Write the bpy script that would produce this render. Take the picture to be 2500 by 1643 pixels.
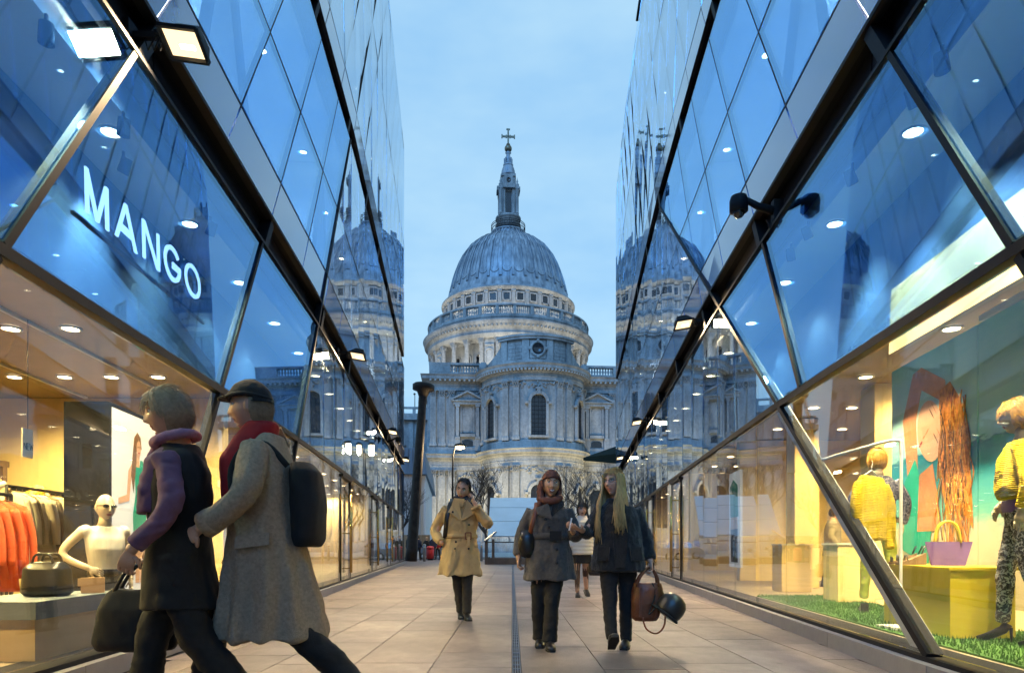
import bpy, bmesh, math, random
from mathutils import Vector, Matrix, noise, Quaternion
V = Vector
R = math.radians
PI = math.pi
rng = random.Random(11)
for o_ in list(bpy.data.objects):
    bpy.data.objects.remove(o_)
scene = bpy.context.scene
C = scene.collection

# ------------------------------------------------------------------ camera
CAMZ = 0.92
FPX = 1667.0
HOR = 1335.0
cam_d = bpy.data.cameras.new('camera')
cam = bpy.data.objects.new('camera', cam_d)
C.objects.link(cam)
cam.location = (0, 0, CAMZ)
cam.rotation_euler = (R(90), 0, 0)
cam_d.sensor_width = 36.0
cam_d.lens = 24.0
cam_d.shift_y = (HOR - 821.5) / 2500.0
cam_d.clip_start = 0.05
cam_d.clip_end = 3000
scene.camera = cam

def at(u, v, Y):
    """photograph pixel + depth -> point in the place (used to read off real positions)"""
    return V(((u - 1250) / FPX * Y, Y, CAMZ + (HOR - v) / FPX * Y))

# ------------------------------------------------------------------ sky (dusk under thin even cloud) and low soft sun
SUN_EL, SUN_ROT = 9.0, 205.0
world = bpy.data.worlds.new('World')
scene.world = world
world.use_nodes = True
wn = world.node_tree.nodes
wl = world.node_tree.links
wn.clear()
w_out = wn.new('ShaderNodeOutputWorld')
w_bg = wn.new('ShaderNodeBackground')
w_sky = wn.new('ShaderNodeTexSky')
w_sky.sky_type = 'NISHITA'
w_sky.sun_disc = False
w_sky.sun_elevation = R(SUN_EL)
w_sky.sun_rotation = R(SUN_ROT)
w_sky.air_density = 1.0
w_sky.dust_density = 0.6
w_sky.ozone_density = 4.0
w_tc = wn.new('ShaderNodeTexCoord')
w_map = wn.new('ShaderNodeMapping')
w_map.inputs['Scale'].default_value = (1.0, 1.0, 2.6)
w_no = wn.new('ShaderNodeTexNoise')
w_no.inputs['Scale'].default_value = 2.3
w_no.inputs['Detail'].default_value = 5.0
w_no.inputs['Roughness'].default_value = 0.55
w_ra = wn.new('ShaderNodeValToRGB')
w_ra.color_ramp.elements[0].position = 0.32
w_ra.color_ramp.elements[0].color = (2.4, 5.0, 8.1, 1)
w_ra.color_ramp.elements[1].position = 0.68
w_ra.color_ramp.elements[1].color = (4.5, 6.9, 8.6, 1)
w_mix = wn.new('ShaderNodeMixRGB')
w_mix.inputs['Fac'].default_value = 0.82
wl.new(w_tc.outputs['Generated'], w_map.inputs['Vector'])
wl.new(w_map.outputs['Vector'], w_no.inputs['Vector'])
wl.new(w_no.outputs['Fac'], w_ra.inputs['Fac'])
wl.new(w_sky.outputs['Color'], w_mix.inputs['Color1'])
wl.new(w_ra.outputs['Color'], w_mix.inputs['Color2'])
wl.new(w_mix.outputs['Color'], w_bg.inputs['Color'])
w_bg.inputs['Strength'].default_value = 0.1
wl.new(w_bg.outputs['Background'], w_out.inputs['Surface'])

sun_d = bpy.data.lights.new('sun', 'SUN')
sun_d.energy = 1.7
sun_d.angle = R(35)
sun_d.color = (0.10, 0.42, 1.0)
sun = bpy.data.objects.new('sun', sun_d)
C.objects.link(sun)
sun.rotation_euler = (R(52), 0, R(-18))

scene.view_settings.view_transform = 'Standard'
scene.view_settings.look = 'None'
scene.view_settings.gamma = 1.0
scene.view_settings.use_curve_mapping = False
scene.view_settings.exposure = 0.4
scene.render.engine = 'CYCLES'
cy = scene.cycles
cy.use_denoising = True
cy.max_bounces = 9
cy.diffuse_bounces = 3
cy.glossy_bounces = 4
cy.transmission_bounces = 4
cy.transparent_max_bounces = 24
cy.caustics_reflective = False
cy.caustics_refractive = False
cy.sample_clamp_indirect = 6.0

# ------------------------------------------------------------------ helpers
WM = {}

def _link(o, parent=None, m=None):
    C.objects.link(o)
    m = m or Matrix.Identity(4)
    if parent is not None:
        o.parent = parent
        o.matrix_parent_inverse = WM[parent.name].inverted()
    o.matrix_basis = m
    WM[o.name] = m.copy()
    return o

def tag(o, label=None, cat=None, group=None, kind=None):
    if label: o['label'] = label
    if cat: o['category'] = cat
    if group: o['group'] = group
    if kind: o['kind'] = kind
    return o

def thing(name, label, cat, loc=(0, 0, 0), group=None):
    o = bpy.data.objects.new(name, None)
    o.empty_display_size = 0.2
    _link(o, None, Matrix.Translation(V(loc)))
    return tag(o, label, cat, group)

class MB:
    def __init__(s):
        s.v = []; s.f = []; s.m = []; s.sm = []
    def add(s, vs, fs, mi=0, smooth=False, M=None):
        b = len(s.v)
        if M is not None:
            vs = [M @ V(p) for p in vs]
        s.v.extend([tuple(p) for p in vs])
        for f in fs:
            s.f.append([i + b for i in f]); s.m.append(mi); s.sm.append(smooth)
        return s
    def box(s, c, d, M=None, mi=0, rz=0.0):
        x, y, z = d[0] / 2, d[1] / 2, d[2] / 2
        vs = [V((a * x, b * y, e * z)) for e in (-1, 1) for a, b in ((-1, -1), (1, -1), (1, 1), (-1, 1))]
        if rz:
            q = Matrix.Rotation(rz, 3, 'Z'); vs = [q @ p for p in vs]
        vs = [p + V(c) for p in vs]
        return s.add(vs, [(3, 2, 1, 0), (4, 5, 6, 7), (0, 1, 5, 4), (1, 2, 6, 5), (2, 3, 7, 6), (3, 0, 4, 7)], mi, False, M)
    def box2(s, lo, hi, M=None, mi=0):
        return s.box([(a + b) / 2 for a, b in zip(lo, hi)], [abs(b - a) for a, b in zip(lo, hi)], M, mi)
    def prism(s, A, B, mi=0, smooth=False, M=None):
        """A, B: matching loops of points"""
        n = len(A)
        fs = [tuple(range(n))[::-1], tuple(range(n, 2 * n))] + [(i, (i + 1) % n, n + (i + 1) % n, n + i) for i in range(n)]
        return s.add(list(A) + list(B), fs, mi, smooth, M)
    def bar(s, a, b, w, h=None, up=None, mi=0, M=None):
        a = V(a); b = V(b); h = h or w
        d = (b - a).normalized()
        up = V(up) if up is not None else (V((0, 0, 1)) if abs(d.z) < .95 else V((0, 1, 0)))
        x = d.cross(up).normalized(); y = x.cross(d).normalized()
        A = [a + x * sx * w / 2 + y * sy * h / 2 for sx, sy in ((-1, -1), (1, -1), (1, 1), (-1, 1))]
        B = [p + (b - a) for p in A]
        return s.prism(A, B, mi, False, M)
    def lathe(s, prof, n=24, c=(0, 0, 0), a0=0.0, a1=2 * PI, mi=0, smooth=True, M=None, caps=True):
        """prof: (r, z) list from bottom to top; partial turn possible"""
        full = abs(a1 - a0 - 2 * PI) < 1e-6
        k = n if full else n + 1
        vs = []
        for r, z in prof:
            for i in range(k):
                a = a0 + (a1 - a0) * i / n
                vs.append((c[0] + r * math.cos(a), c[1] + r * math.sin(a), c[2] + z))
        fs = []
        for j in range(len(prof) - 1):
            for i in range(n):
                i2 = (i + 1) % k
                fs.append((j * k + i, j * k + i2, (j + 1) * k + i2, (j + 1) * k + i))
        if full and caps:
            fs.append(tuple(range(k))[::-1]); fs.append(tuple(range((len(prof) - 1) * k, len(prof) * k)))
        return s.add(vs, fs, mi, smooth, M)
    def tube(s, pts, rad, n=8, mi=0, smooth=True, caps=True, M=None, flat=None):
        """pts polyline, rad float or list (float or (rx, ry)); parallel-transport frame; flat = reference x axis"""
        pts = [V(p) for p in pts]
        if not isinstance(rad, (list, tuple)): rad = [rad] * len(pts)
        vs = []; x = None
        for i, p in enumerate(pts):
            d = (pts[min(i + 1, len(pts) - 1)] - pts[max(i - 1, 0)]).normalized()
            if x is None:
                ref = V(flat) if flat is not None else (V((1, 0, 0)) if abs(d.x) < .9 else V((0, 1, 0)))
                x = (ref - d * ref.dot(d)).normalized()
            else:
                x = (x - d * x.dot(d)).normalized()
            y = d.cross(x)
            r = rad[i]; rx, ry = r if isinstance(r, (tuple, list)) else (r, r)
            for k in range(n):
                a = 2 * PI * k / n
                vs.append(p + x * rx * math.cos(a) + y * ry * math.sin(a))
        fs = []
        for j in range(len(pts) - 1):
            for k in range(n):
                fs.append((j * n + k, j * n + (k + 1) % n, (j + 1) * n + (k + 1) % n, (j + 1) * n + k))
        if caps:
            fs.append(tuple(range(n))[::-1]); fs.append(tuple(range((len(pts) - 1) * n, len(pts) * n)))
        return s.add(vs, fs, mi, smooth, M)
    def ball(s, c, r, n=12, m=8, mi=0, M=None, T=None):
        """ellipsoid; r float or triple; T optional 3x3 rotation"""
        rr = r if isinstance(r, (tuple, list)) else (r, r, r)
        vs = [V((0, 0, -1))]
        for j in range(1, m):
            b = -PI / 2 + PI * j / m
            for i in range(n):
                a = 2 * PI * i / n
                vs.append(V((math.cos(b) * math.cos(a), math.cos(b) * math.sin(a), math.sin(b))))
        vs.append(V((0, 0, 1)))
        vs = [V((p.x * rr[0], p.y * rr[1], p.z * rr[2])) for p in vs]
        if T is not None: vs = [T @ p for p in vs]
        vs = [p + V(c) for p in vs]
        fs = [(0, 1 + (i + 1) % n, 1 + i) for i in range(n)]
        for j in range(m - 2):
            for i in range(n):
                a = 1 + j * n
                fs.append((a + i, a + (i + 1) % n, a + n + (i + 1) % n, a + n + i))
        a = 1 + (m - 2) * n
        fs += [(a + i, a + (i + 1) % n, a + n) for i in range(n)]
        return s.add(vs, fs, mi, True, M)
    def mesh(s, name, mats):
        me = bpy.data.meshes.new(name)
        me.from_pydata(s.v, [], s.f)
        for m in (mats if isinstance(mats, (list, tuple)) else [mats]):
            me.materials.append(MAT[m] if isinstance(m, str) else m)
        me.polygons.foreach_set('material_index', s.m)
        me.polygons.foreach_set('use_smooth', s.sm)
        me.update()
        return me
    def build(s, name, mats, parent=None, m=None):
        o = bpy.data.objects.new(name, s.mesh(name, mats))
        return _link(o, parent, m)

def inst(me, name, parent, m):
    return _link(bpy.data.objects.new(name, me), parent, m)

def T(x, y, z, rz=0.0, s=1.0):
    return Matrix.Translation((x, y, z)) @ Matrix.Rotation(rz, 4, 'Z') @ Matrix.Scale(s, 4)

# ------------------------------------------------------------------ materials
MAT = {}

def nodes_of(name):
    m = bpy.data.materials.new(name)
    m.use_nodes = True
    MAT[name] = m
    nt = m.node_tree
    b = nt.nodes.get('Principled BSDF')
    return m, nt, b

def pm(name, col, rough=0.6, metal=0.0, var=0.0, scale=4.0, bump=0.0, bscale=None, stretch=(1, 1, 1), spec=0.5, rnd=0.0, col2=None, emit=None, es=0.0, detail=6, coat=0.0, sheen=0.0):
    """principled with noise colour variation, per-object random tint and a fine bump"""
    m, nt, b = nodes_of(name)
    N = nt.nodes; L = nt.links
    b.inputs['Roughness'].default_value = rough
    b.inputs['Metallic'].default_value = metal
    b.inputs['Specular IOR Level'].default_value = spec
    b.inputs['Coat Weight'].default_value = coat
    b.inputs['Sheen Weight'].default_value = sheen
    c = (*col, 1)
    b.inputs['Base Color'].default_value = c
    tc = N.new('ShaderNodeTexCoord'); mp = N.new('ShaderNodeMapping')
    mp.inputs['Scale'].default_value = stretch
    L.new(tc.outputs['Object'], mp.inputs['Vector'])
    last = None
    if var > 0 or col2:
        no = N.new('ShaderNodeTexNoise'); no.inputs['Scale'].default_value = scale; no.inputs['Detail'].default_value = detail
        no.inputs['Roughness'].default_value = 0.62
        L.new(mp.outputs['Vector'], no.inputs['Vector'])
        ra = N.new('ShaderNodeValToRGB')
        ra.color_ramp.elements[0].position = 0.3; ra.color_ramp.elements[1].position = 0.72
        lo = [max(0, x * (1 - var)) for x in col]; hi = [min(1, x * (1 + var)) for x in col]
        if col2: lo, hi = col, col2
        ra.color_ramp.elements[0].color = (*lo, 1); ra.color_ramp.elements[1].color = (*hi, 1)
        L.new(no.outputs['Fac'], ra.inputs['Fac'])
        last = ra.outputs['Color']
    if rnd > 0:
        oi = N.new('ShaderNodeObjectInfo'); mr = N.new('ShaderNodeMapRange')
        mr.inputs['To Min'].default_value = 1 - rnd; mr.inputs['To Max'].default_value = 1 + rnd
        L.new(oi.outputs['Random'], mr.inputs['Value'])
        mx = N.new('ShaderNodeMixRGB'); mx.blend_type = 'MULTIPLY'; mx.inputs['Fac'].default_value = 1
        if last: L.new(last, mx.inputs['Color1'])
        else: mx.inputs['Color1'].default_value = c
        L.new(mr.outputs['Result'], mx.inputs['Color2'])
        last = mx.outputs['Color']
    if last: L.new(last, b.inputs['Base Color'])
    if bump > 0:
        n2 = N.new('ShaderNodeTexNoise'); n2.inputs['Scale'].default_value = bscale or scale * 4; n2.inputs['Detail'].default_value = 5
        L.new(mp.outputs['Vector'], n2.inputs['Vector'])
        bp = N.new('ShaderNodeBump'); bp.inputs['Strength'].default_value = bump; bp.inputs['Distance'].default_value = 0.03
        L.new(n2.outputs['Fac'], bp.inputs['Height']); L.new(bp.outputs['Normal'], b.inputs['Normal'])
    if emit:
        b.inputs['Emission Color'].default_value = (*emit, 1); b.inputs['Emission Strength'].default_value = es
    return m

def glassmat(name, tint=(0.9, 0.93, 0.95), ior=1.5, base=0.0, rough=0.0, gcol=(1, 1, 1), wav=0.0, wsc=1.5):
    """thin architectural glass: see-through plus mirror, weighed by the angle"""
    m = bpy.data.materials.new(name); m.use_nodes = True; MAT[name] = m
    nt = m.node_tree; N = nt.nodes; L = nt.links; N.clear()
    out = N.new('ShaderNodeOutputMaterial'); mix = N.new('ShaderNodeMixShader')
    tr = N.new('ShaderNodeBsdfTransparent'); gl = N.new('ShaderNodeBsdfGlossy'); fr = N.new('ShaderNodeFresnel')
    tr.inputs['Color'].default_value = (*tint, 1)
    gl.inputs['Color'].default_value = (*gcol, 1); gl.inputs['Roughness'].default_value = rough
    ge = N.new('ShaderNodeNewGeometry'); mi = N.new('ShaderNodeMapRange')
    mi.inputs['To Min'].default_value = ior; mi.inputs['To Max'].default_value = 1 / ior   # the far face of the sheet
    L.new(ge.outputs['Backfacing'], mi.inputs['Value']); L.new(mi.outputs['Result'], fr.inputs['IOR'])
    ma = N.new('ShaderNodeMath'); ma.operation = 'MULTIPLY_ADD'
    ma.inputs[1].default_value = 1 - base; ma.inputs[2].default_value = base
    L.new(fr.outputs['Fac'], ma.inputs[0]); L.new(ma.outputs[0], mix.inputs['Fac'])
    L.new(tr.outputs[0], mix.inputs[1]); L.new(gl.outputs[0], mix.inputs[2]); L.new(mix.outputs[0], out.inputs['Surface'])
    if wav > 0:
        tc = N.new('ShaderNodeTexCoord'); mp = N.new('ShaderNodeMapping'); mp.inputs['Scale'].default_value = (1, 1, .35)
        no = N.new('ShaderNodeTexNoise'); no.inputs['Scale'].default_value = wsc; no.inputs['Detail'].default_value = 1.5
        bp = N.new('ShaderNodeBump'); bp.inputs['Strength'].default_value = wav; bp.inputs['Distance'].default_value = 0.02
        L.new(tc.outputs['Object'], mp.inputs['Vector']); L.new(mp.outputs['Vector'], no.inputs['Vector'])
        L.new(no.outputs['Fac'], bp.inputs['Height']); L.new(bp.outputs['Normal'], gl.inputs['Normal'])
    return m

def emat(name, col, s):
    m = bpy.data.materials.new(name); m.use_nodes = True; MAT[name] = m
    nt = m.node_tree; nt.nodes.clear()
    o = nt.nodes.new('ShaderNodeOutputMaterial'); e = nt.nodes.new('ShaderNodeEmission')
    e.inputs['Color'].default_value = (*col, 1); e.inputs['Strength'].default_value = s
    nt.links.new(e.outputs[0], o.inputs['Surface'])
    return m

pm('slab', (0.19, 0.157, 0.155), 0.42, var=0.3, scale=3.5, bump=0.25, bscale=60, rnd=0.26, stretch=(1, 1, 1), detail=12)
def spots(name):
    m = MAT[name]; nt = m.node_tree; N = nt.nodes; L = nt.links; b = N.get('Principled BSDF')
    src = b.inputs['Base Color'].links[0].from_socket
    ge = N.new('ShaderNodeNewGeometry'); vo = N.new('ShaderNodeTexVoronoi'); vo.inputs['Scale'].default_value = 3.1; vo.inputs['Randomness'].default_value = 1.0
    L.new(ge.outputs['Position'], vo.inputs['Vector'])
    ra = N.new('ShaderNodeValToRGB'); ra.color_ramp.elements[0].position = .05; ra.color_ramp.elements[0].color = (.5, .5, .5, 1); ra.color_ramp.elements[1].position = .075
    no = N.new('ShaderNodeTexNoise'); no.inputs['Scale'].default_value = .7; no.inputs['Detail'].default_value = 7; L.new(ge.outputs['Position'], no.inputs['Vector'])
    r2 = N.new('ShaderNodeValToRGB'); r2.color_ramp.elements[0].position = .38; r2.color_ramp.elements[0].color = (.66, .66, .68, 1); r2.color_ramp.elements[1].position = .6; r2.color_ramp.elements[1].color = (1.08, 1.06, 1.04, 1)
    L.new(vo.outputs['Distance'], ra.inputs['Fac']); L.new(no.outputs['Fac'], r2.inputs['Fac'])
    for r_ in (ra, r2):
        mx = N.new('ShaderNodeMixRGB'); mx.blend_type = 'MULTIPLY'; mx.inputs['Fac'].default_value = 1
        L.new(src, mx.inputs['Color1']); L.new(r_.outputs['Color'], mx.inputs['Color2']); src = mx.outputs['Color']
    L.new(src, b.inputs['Base Color'])
spots('slab')
pm('slab_far', (0.20, 0.165, 0.165), 0.42, var=0.3, scale=0.9, bump=0.2, bscale=60)
pm('mortar', (0.10, 0.085, 0.075), 0.8, var=0.2)
pm('asphalt', (0.05, 0.05, 0.053), 0.8, var=0.3, scale=2, bump=0.4, bscale=120)
pm('kerb', (0.35, 0.34, 0.32), 0.7, var=0.15, scale=3)
pm('plinth', (0.30, 0.30, 0.31), 0.45, metal=0.2, var=0.08, scale=6, bump=0.05, rnd=0.05)
pm('steel_dark', (0.012, 0.013, 0.016), 0.6, metal=0.1, var=0.2, scale=8, spec=.15)
pm('fascia', (0.004, 0.004, 0.006), 0.7, spec=0.1)
pm('drain_steel', (0.30, 0.34, 0.42), 0.35, metal=0.9, var=0.2, scale=20)
pm('black', (0.006, 0.006, 0.007), 0.5)
pm('brass', (0.62, 0.42, 0.13), 0.22, metal=1.0, var=0.12, scale=10)
pm('chrome', (0.7, 0.7, 0.72), 0.15, metal=1.0)
glassmat('glass', (0.93, 0.95, 0.96), 1.52, 0.0, wav=0.02, wsc=0.8)
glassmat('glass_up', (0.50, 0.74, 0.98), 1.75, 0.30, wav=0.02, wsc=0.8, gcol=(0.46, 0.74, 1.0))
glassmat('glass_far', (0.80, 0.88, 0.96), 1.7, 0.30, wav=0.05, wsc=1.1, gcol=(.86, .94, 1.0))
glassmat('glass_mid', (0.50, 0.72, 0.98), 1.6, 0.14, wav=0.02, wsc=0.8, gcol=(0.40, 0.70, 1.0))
pm('spandrel', (0.025, 0.11, 0.36), 0.08, var=0.15, scale=1.5, spec=0.9, coat=0.6)
pm('bulkhead', (0.035, 0.08, 0.17), 0.5, var=0.15, scale=2)
pm('white_in', (0.78, 0.77, 0.74), 0.7, var=0.03)
pm('cream', (0.80, 0.62, 0.30), 0.7, var=0.05, scale=2)
pm('sand_panel', (0.36, 0.30, 0.19), 0.6, var=0.05)
pm('ceil_dark', (0.24, 0.18, 0.11), 0.6, var=0.1)
pm('blue_in', (0.42, 0.5, 0.62), 0.7, var=0.08)
pm('shop_floor', (0.45, 0.36, 0.25), 0.35, var=0.1, scale=3)
pm('mdf', (0.52, 0.37, 0.19), 0.5, var=0.08, scale=6)
emat('lamp_warm', (1.0, 0.72, 0.38), 28.0)
emat('lamp_soft', (1.0, 0.74, 0.40), 1.5)
emat('lamp_white', (1.0, 0.93, 0.8), 10.0)
emat('sign_white', (1.0, 0.97, 0.93), 2.7)
# ================================================================== the setting
XL, XR, KW = 2.36, 2.41, 0.096
YEND = {-1: 38.0, 1: 43.0}
def wall_x(side, Y):
    return (XL if side < 0 else XR) + KW * Y

mb = MB(); mb.box2((-900, -300, -0.5), (900, 1500, -0.16))
tag(mb.build('ground', 'asphalt'), kind='structure')
mb = MB(); mb.box2((-120, 51.0, -0.15), (120, 63.0, -0.125))
road = tag(mb.build('road', 'asphalt'), kind='structure')
for y in (51.6, 62.4):
    mb = MB(); mb.box2((-110, y - .06, -0.121), (110, y + .06, -0.1195)); mb.build('painted_line', 'kerb', road)
mb = MB(); mb.box2((-60, -12, -0.14), (60, 50.7, -0.014))
pave = tag(mb.build('pavement', 'mortar'), kind='structure')
mb = MB()
for i in range(100):
    mb.box2((-50 + i, 50.71, -0.15), (-50 + i + .985, 50.98, 0.004))
mb.build('kerb', 'kerb', pave)['kind'] = 'stuff'
mb = MB(); mb.box2((-120, 63.2, -0.14), (120, 120, 0.0))
tag(mb.build('churchyard_pavement', 'kerb'), kind='structure')

# paving slabs, laid in strips along the passage
mb = MB(); mb.box((0, 0, -0.025), (1, 1, 0.05)); slab_me = mb.mesh('paving_slab', 'slab')
near, far = [], MB()
DRX = 0.035
edges = []
x = DRX + 0.034
while x < 9: edges.append((x, x + .62)); x += .62
x = DRX - 0.034
while x > -9: edges.append((x - .62, x)); x -= .62
for x0, x1 in edges:
    y = 2.6 + rng.uniform(0, 0.9)
    while y < 50:
        ln = rng.choice((0.75, 0.9, 0.9, 1.05, 1.2))
        y1 = min(y + ln, 50.65)
        lim = max(wall_x(-1 if x0 < 0 else 1, min(y1, 43)) - .12, 0)
        a, b = x0, x1
        if y < 43.2:
            if x0 < 0: a = max(a, -lim if y < 38 else a)
            else: b = min(b, lim)
        if b - a > 0.08:
            near.append(((y + y1) / 2, a, b, y, y1))
        y = y1
near.sort()
for k, (_, a, b, y, y1) in enumerate(near):
    g = 0.004
    dz = rng.uniform(-.0012, .0012)
    if k < 300:
        o = inst(slab_me, 'paving_slab', pave, Matrix.Translation(((a + b) / 2, (y + y1) / 2, dz)) @ Matrix.Diagonal((b - a - 2 * g, y1 - y - 2 * g, 1, 1)))
    else:
        far.box(((a + b) / 2, (y + y1) / 2, dz - .02), (b - a - 2 * g, y1 - y - 2 * g, .04))
# forecourt beyond the ends of the two buildings
for i in range(40):
    for s in (-1, 1):
        for j in range(8 if s > 0 else 12):
            yy = 50.6 - (j + 1) * .9
            xx = s * (8.6 + i * .9)
            far.box((xx, yy + .45, -.02), (.885, .885, .04))
far.build('paving_slab_mass', 'slab_far', pave)['kind'] = 'stuff'

# slot drain down the middle of the passage
dr = thing('drain_channel', 'narrow slotted steel drain running down the middle of the paving', 'drain', (DRX, 4, 0))
mb = MB(); mb.box2((DRX - .031, 2.6, -.06), (DRX + .031, 36.0, -.03)); mb.build('channel', 'black', dr)
gm = MB()
for dx in (-.028, -.0093, .0093, .028):
    gm.box((dx, .5, -.012), (.006, .996, .024))
for j in range(5):
    gm.box((0, .1 + .2 * j, -.014), (.062, .02, .02))
gme = gm.mesh('grate', 'drain_steel')
for i in range(33):
    inst(gme, 'grate', dr, Matrix.Translation((DRX, 2.7 + i, 0.0)))
# ================================================================== the two glass buildings
FOLD = {1: ((8.3, 2.7), (0.82, 0.573), 0.045), -1: ((10.9, 2.76), (0.584, 0.812), 0.036)}
SL = 1.4
def fold_d(side, Y, Z):
    (py, pz), (dy, dz), a = FOLD[side]
    return -(Y - py) * dz + (Z - pz) * dy
def WP(side, Y, Z, off=0.0):
    """point of the facade: off metres behind the glass line; the two facets meet along the slanting fold"""
    x = wall_x(side, Y) + FOLD[side][2] * max(0.0, fold_d(side, Y, Z)) + max(0.0, Z - 23.1) * 0.1 + off
    return V((side * x, Y, Z))
def clip(poly, n, c):
    out = []
    for i in range(len(poly)):
        p, q = poly[i], poly[(i + 1) % len(poly)]
        a = p[0] * n[0] + p[1] * n[1] - c; b = q[0] * n[0] + q[1] * n[1] - c
        if a >= 0: out.append(p)
        if (a >= 0) != (b >= 0):
            t = a / (a - b); out.append((p[0] + (q[0] - p[0]) * t, p[1] + (q[1] - p[1]) * t))
    return out
def area(poly):
    return abs(sum(poly[i][0] * poly[(i + 1) % len(poly)][1] - poly[(i + 1) % len(poly)][0] * poly[i][1] for i in range(len(poly)))) / 2
def inset(poly, g):
    cy_ = sum(p[0] for p in poly) / len(poly); cz_ = sum(p[1] for p in poly) / len(poly)
    out = list(poly)
    for i in range(len(poly)):
        p, q = poly[i], poly[(i + 1) % len(poly)]
        dx, dz = q[0] - p[0], q[1] - p[1]; l = math.hypot(dx, dz)
        if l < 1e-5: continue
        n = (-dz / l, dx / l)
        if (cy_ - p[0]) * n[0] + (cz_ - p[1]) * n[1] < 0: n = (-n[0], -n[1])
        out = clip(out, n, p[0] * n[0] + p[1] * n[1] + g)
        if len(out) < 3: return []
    return out

BL = {}
for side in (-1, 1):
    BL[side] = thing('glass_building',
        'glass building along the left with tilted panes and large lit white lettering' if side < 0 else 'glass building along the right with tilted panes and yellow clothes on display',
        'building', (side * 4, 20, 0), 'pair of glass buildings flanking the passage')

def pane(side, poly, mat, name='pane', off=0.0, th=0.024, g=0.012, jit=0.0035):
    poly = inset(poly, g)
    if len(poly) < 3 or area(poly) < 0.02: return None
    yc = sum(p[0] for p in poly) / len(poly); zc = sum(p[1] for p in poly) / len(poly)
    a1, a2 = rng.uniform(-jit, jit), rng.uniform(-jit, jit) * .6
    f = lambda p, o: WP(side, p[0], p[1], off + o + a1 * (p[0] - yc) + a2 * (p[1] - zc))
    mb = MB(); mb.prism([f(p, 0) for p in poly], [f(p, th) for p in poly])
    return mb.build(name, mat, BL[side])

def strip(side, y0, y1, z0, z1, o0, o1, mb=None, step=1.8):
    mb = mb or MB()
    n = max(1, int((y1 - y0) / step))
    for i in range(n):
        a, b = y0 + (y1 - y0) * i / n, y0 + (y1 - y0) * (i + 1) / n
        mb.prism([WP(side, a, z0, o0), WP(side, b, z0, o0), WP(side, b, z1, o0), WP(side, a, z1, o0)],
                 [WP(side, a, z0, o1), WP(side, b, z0, o1), WP(side, b, z1, o1), WP(side, a, z1, o1)])
    return mb

def wbar(side, p, q, w, o0=-0.02, o1=0.08, name='mullion', mat='steel_dark', n=1):
    """bar lying in the facade from p to q, (Y, Z) points"""
    dy, dz = q[0] - p[0], q[1] - p[1]; l = math.hypot(dy, dz); ny, nz = -dz / l * w / 2, dy / l * w / 2
    mb = MB()
    for i in range(n):
        a = (p[0] + dy * i / n, p[1] + dz * i / n); b = (p[0] + dy * (i + 1) / n, p[1] + dz * (i + 1) / n)
        c4 = [(a[0] + ny, a[1] + nz), (b[0] + ny, b[1] + nz), (b[0] - ny, b[1] - nz), (a[0] - ny, a[1] - nz)]
        mb.prism([WP(side, *c, o0) for c in c4], [WP(side, *c, o1) for c in c4])
    return mb.build(name, mat, BL[side])

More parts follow.
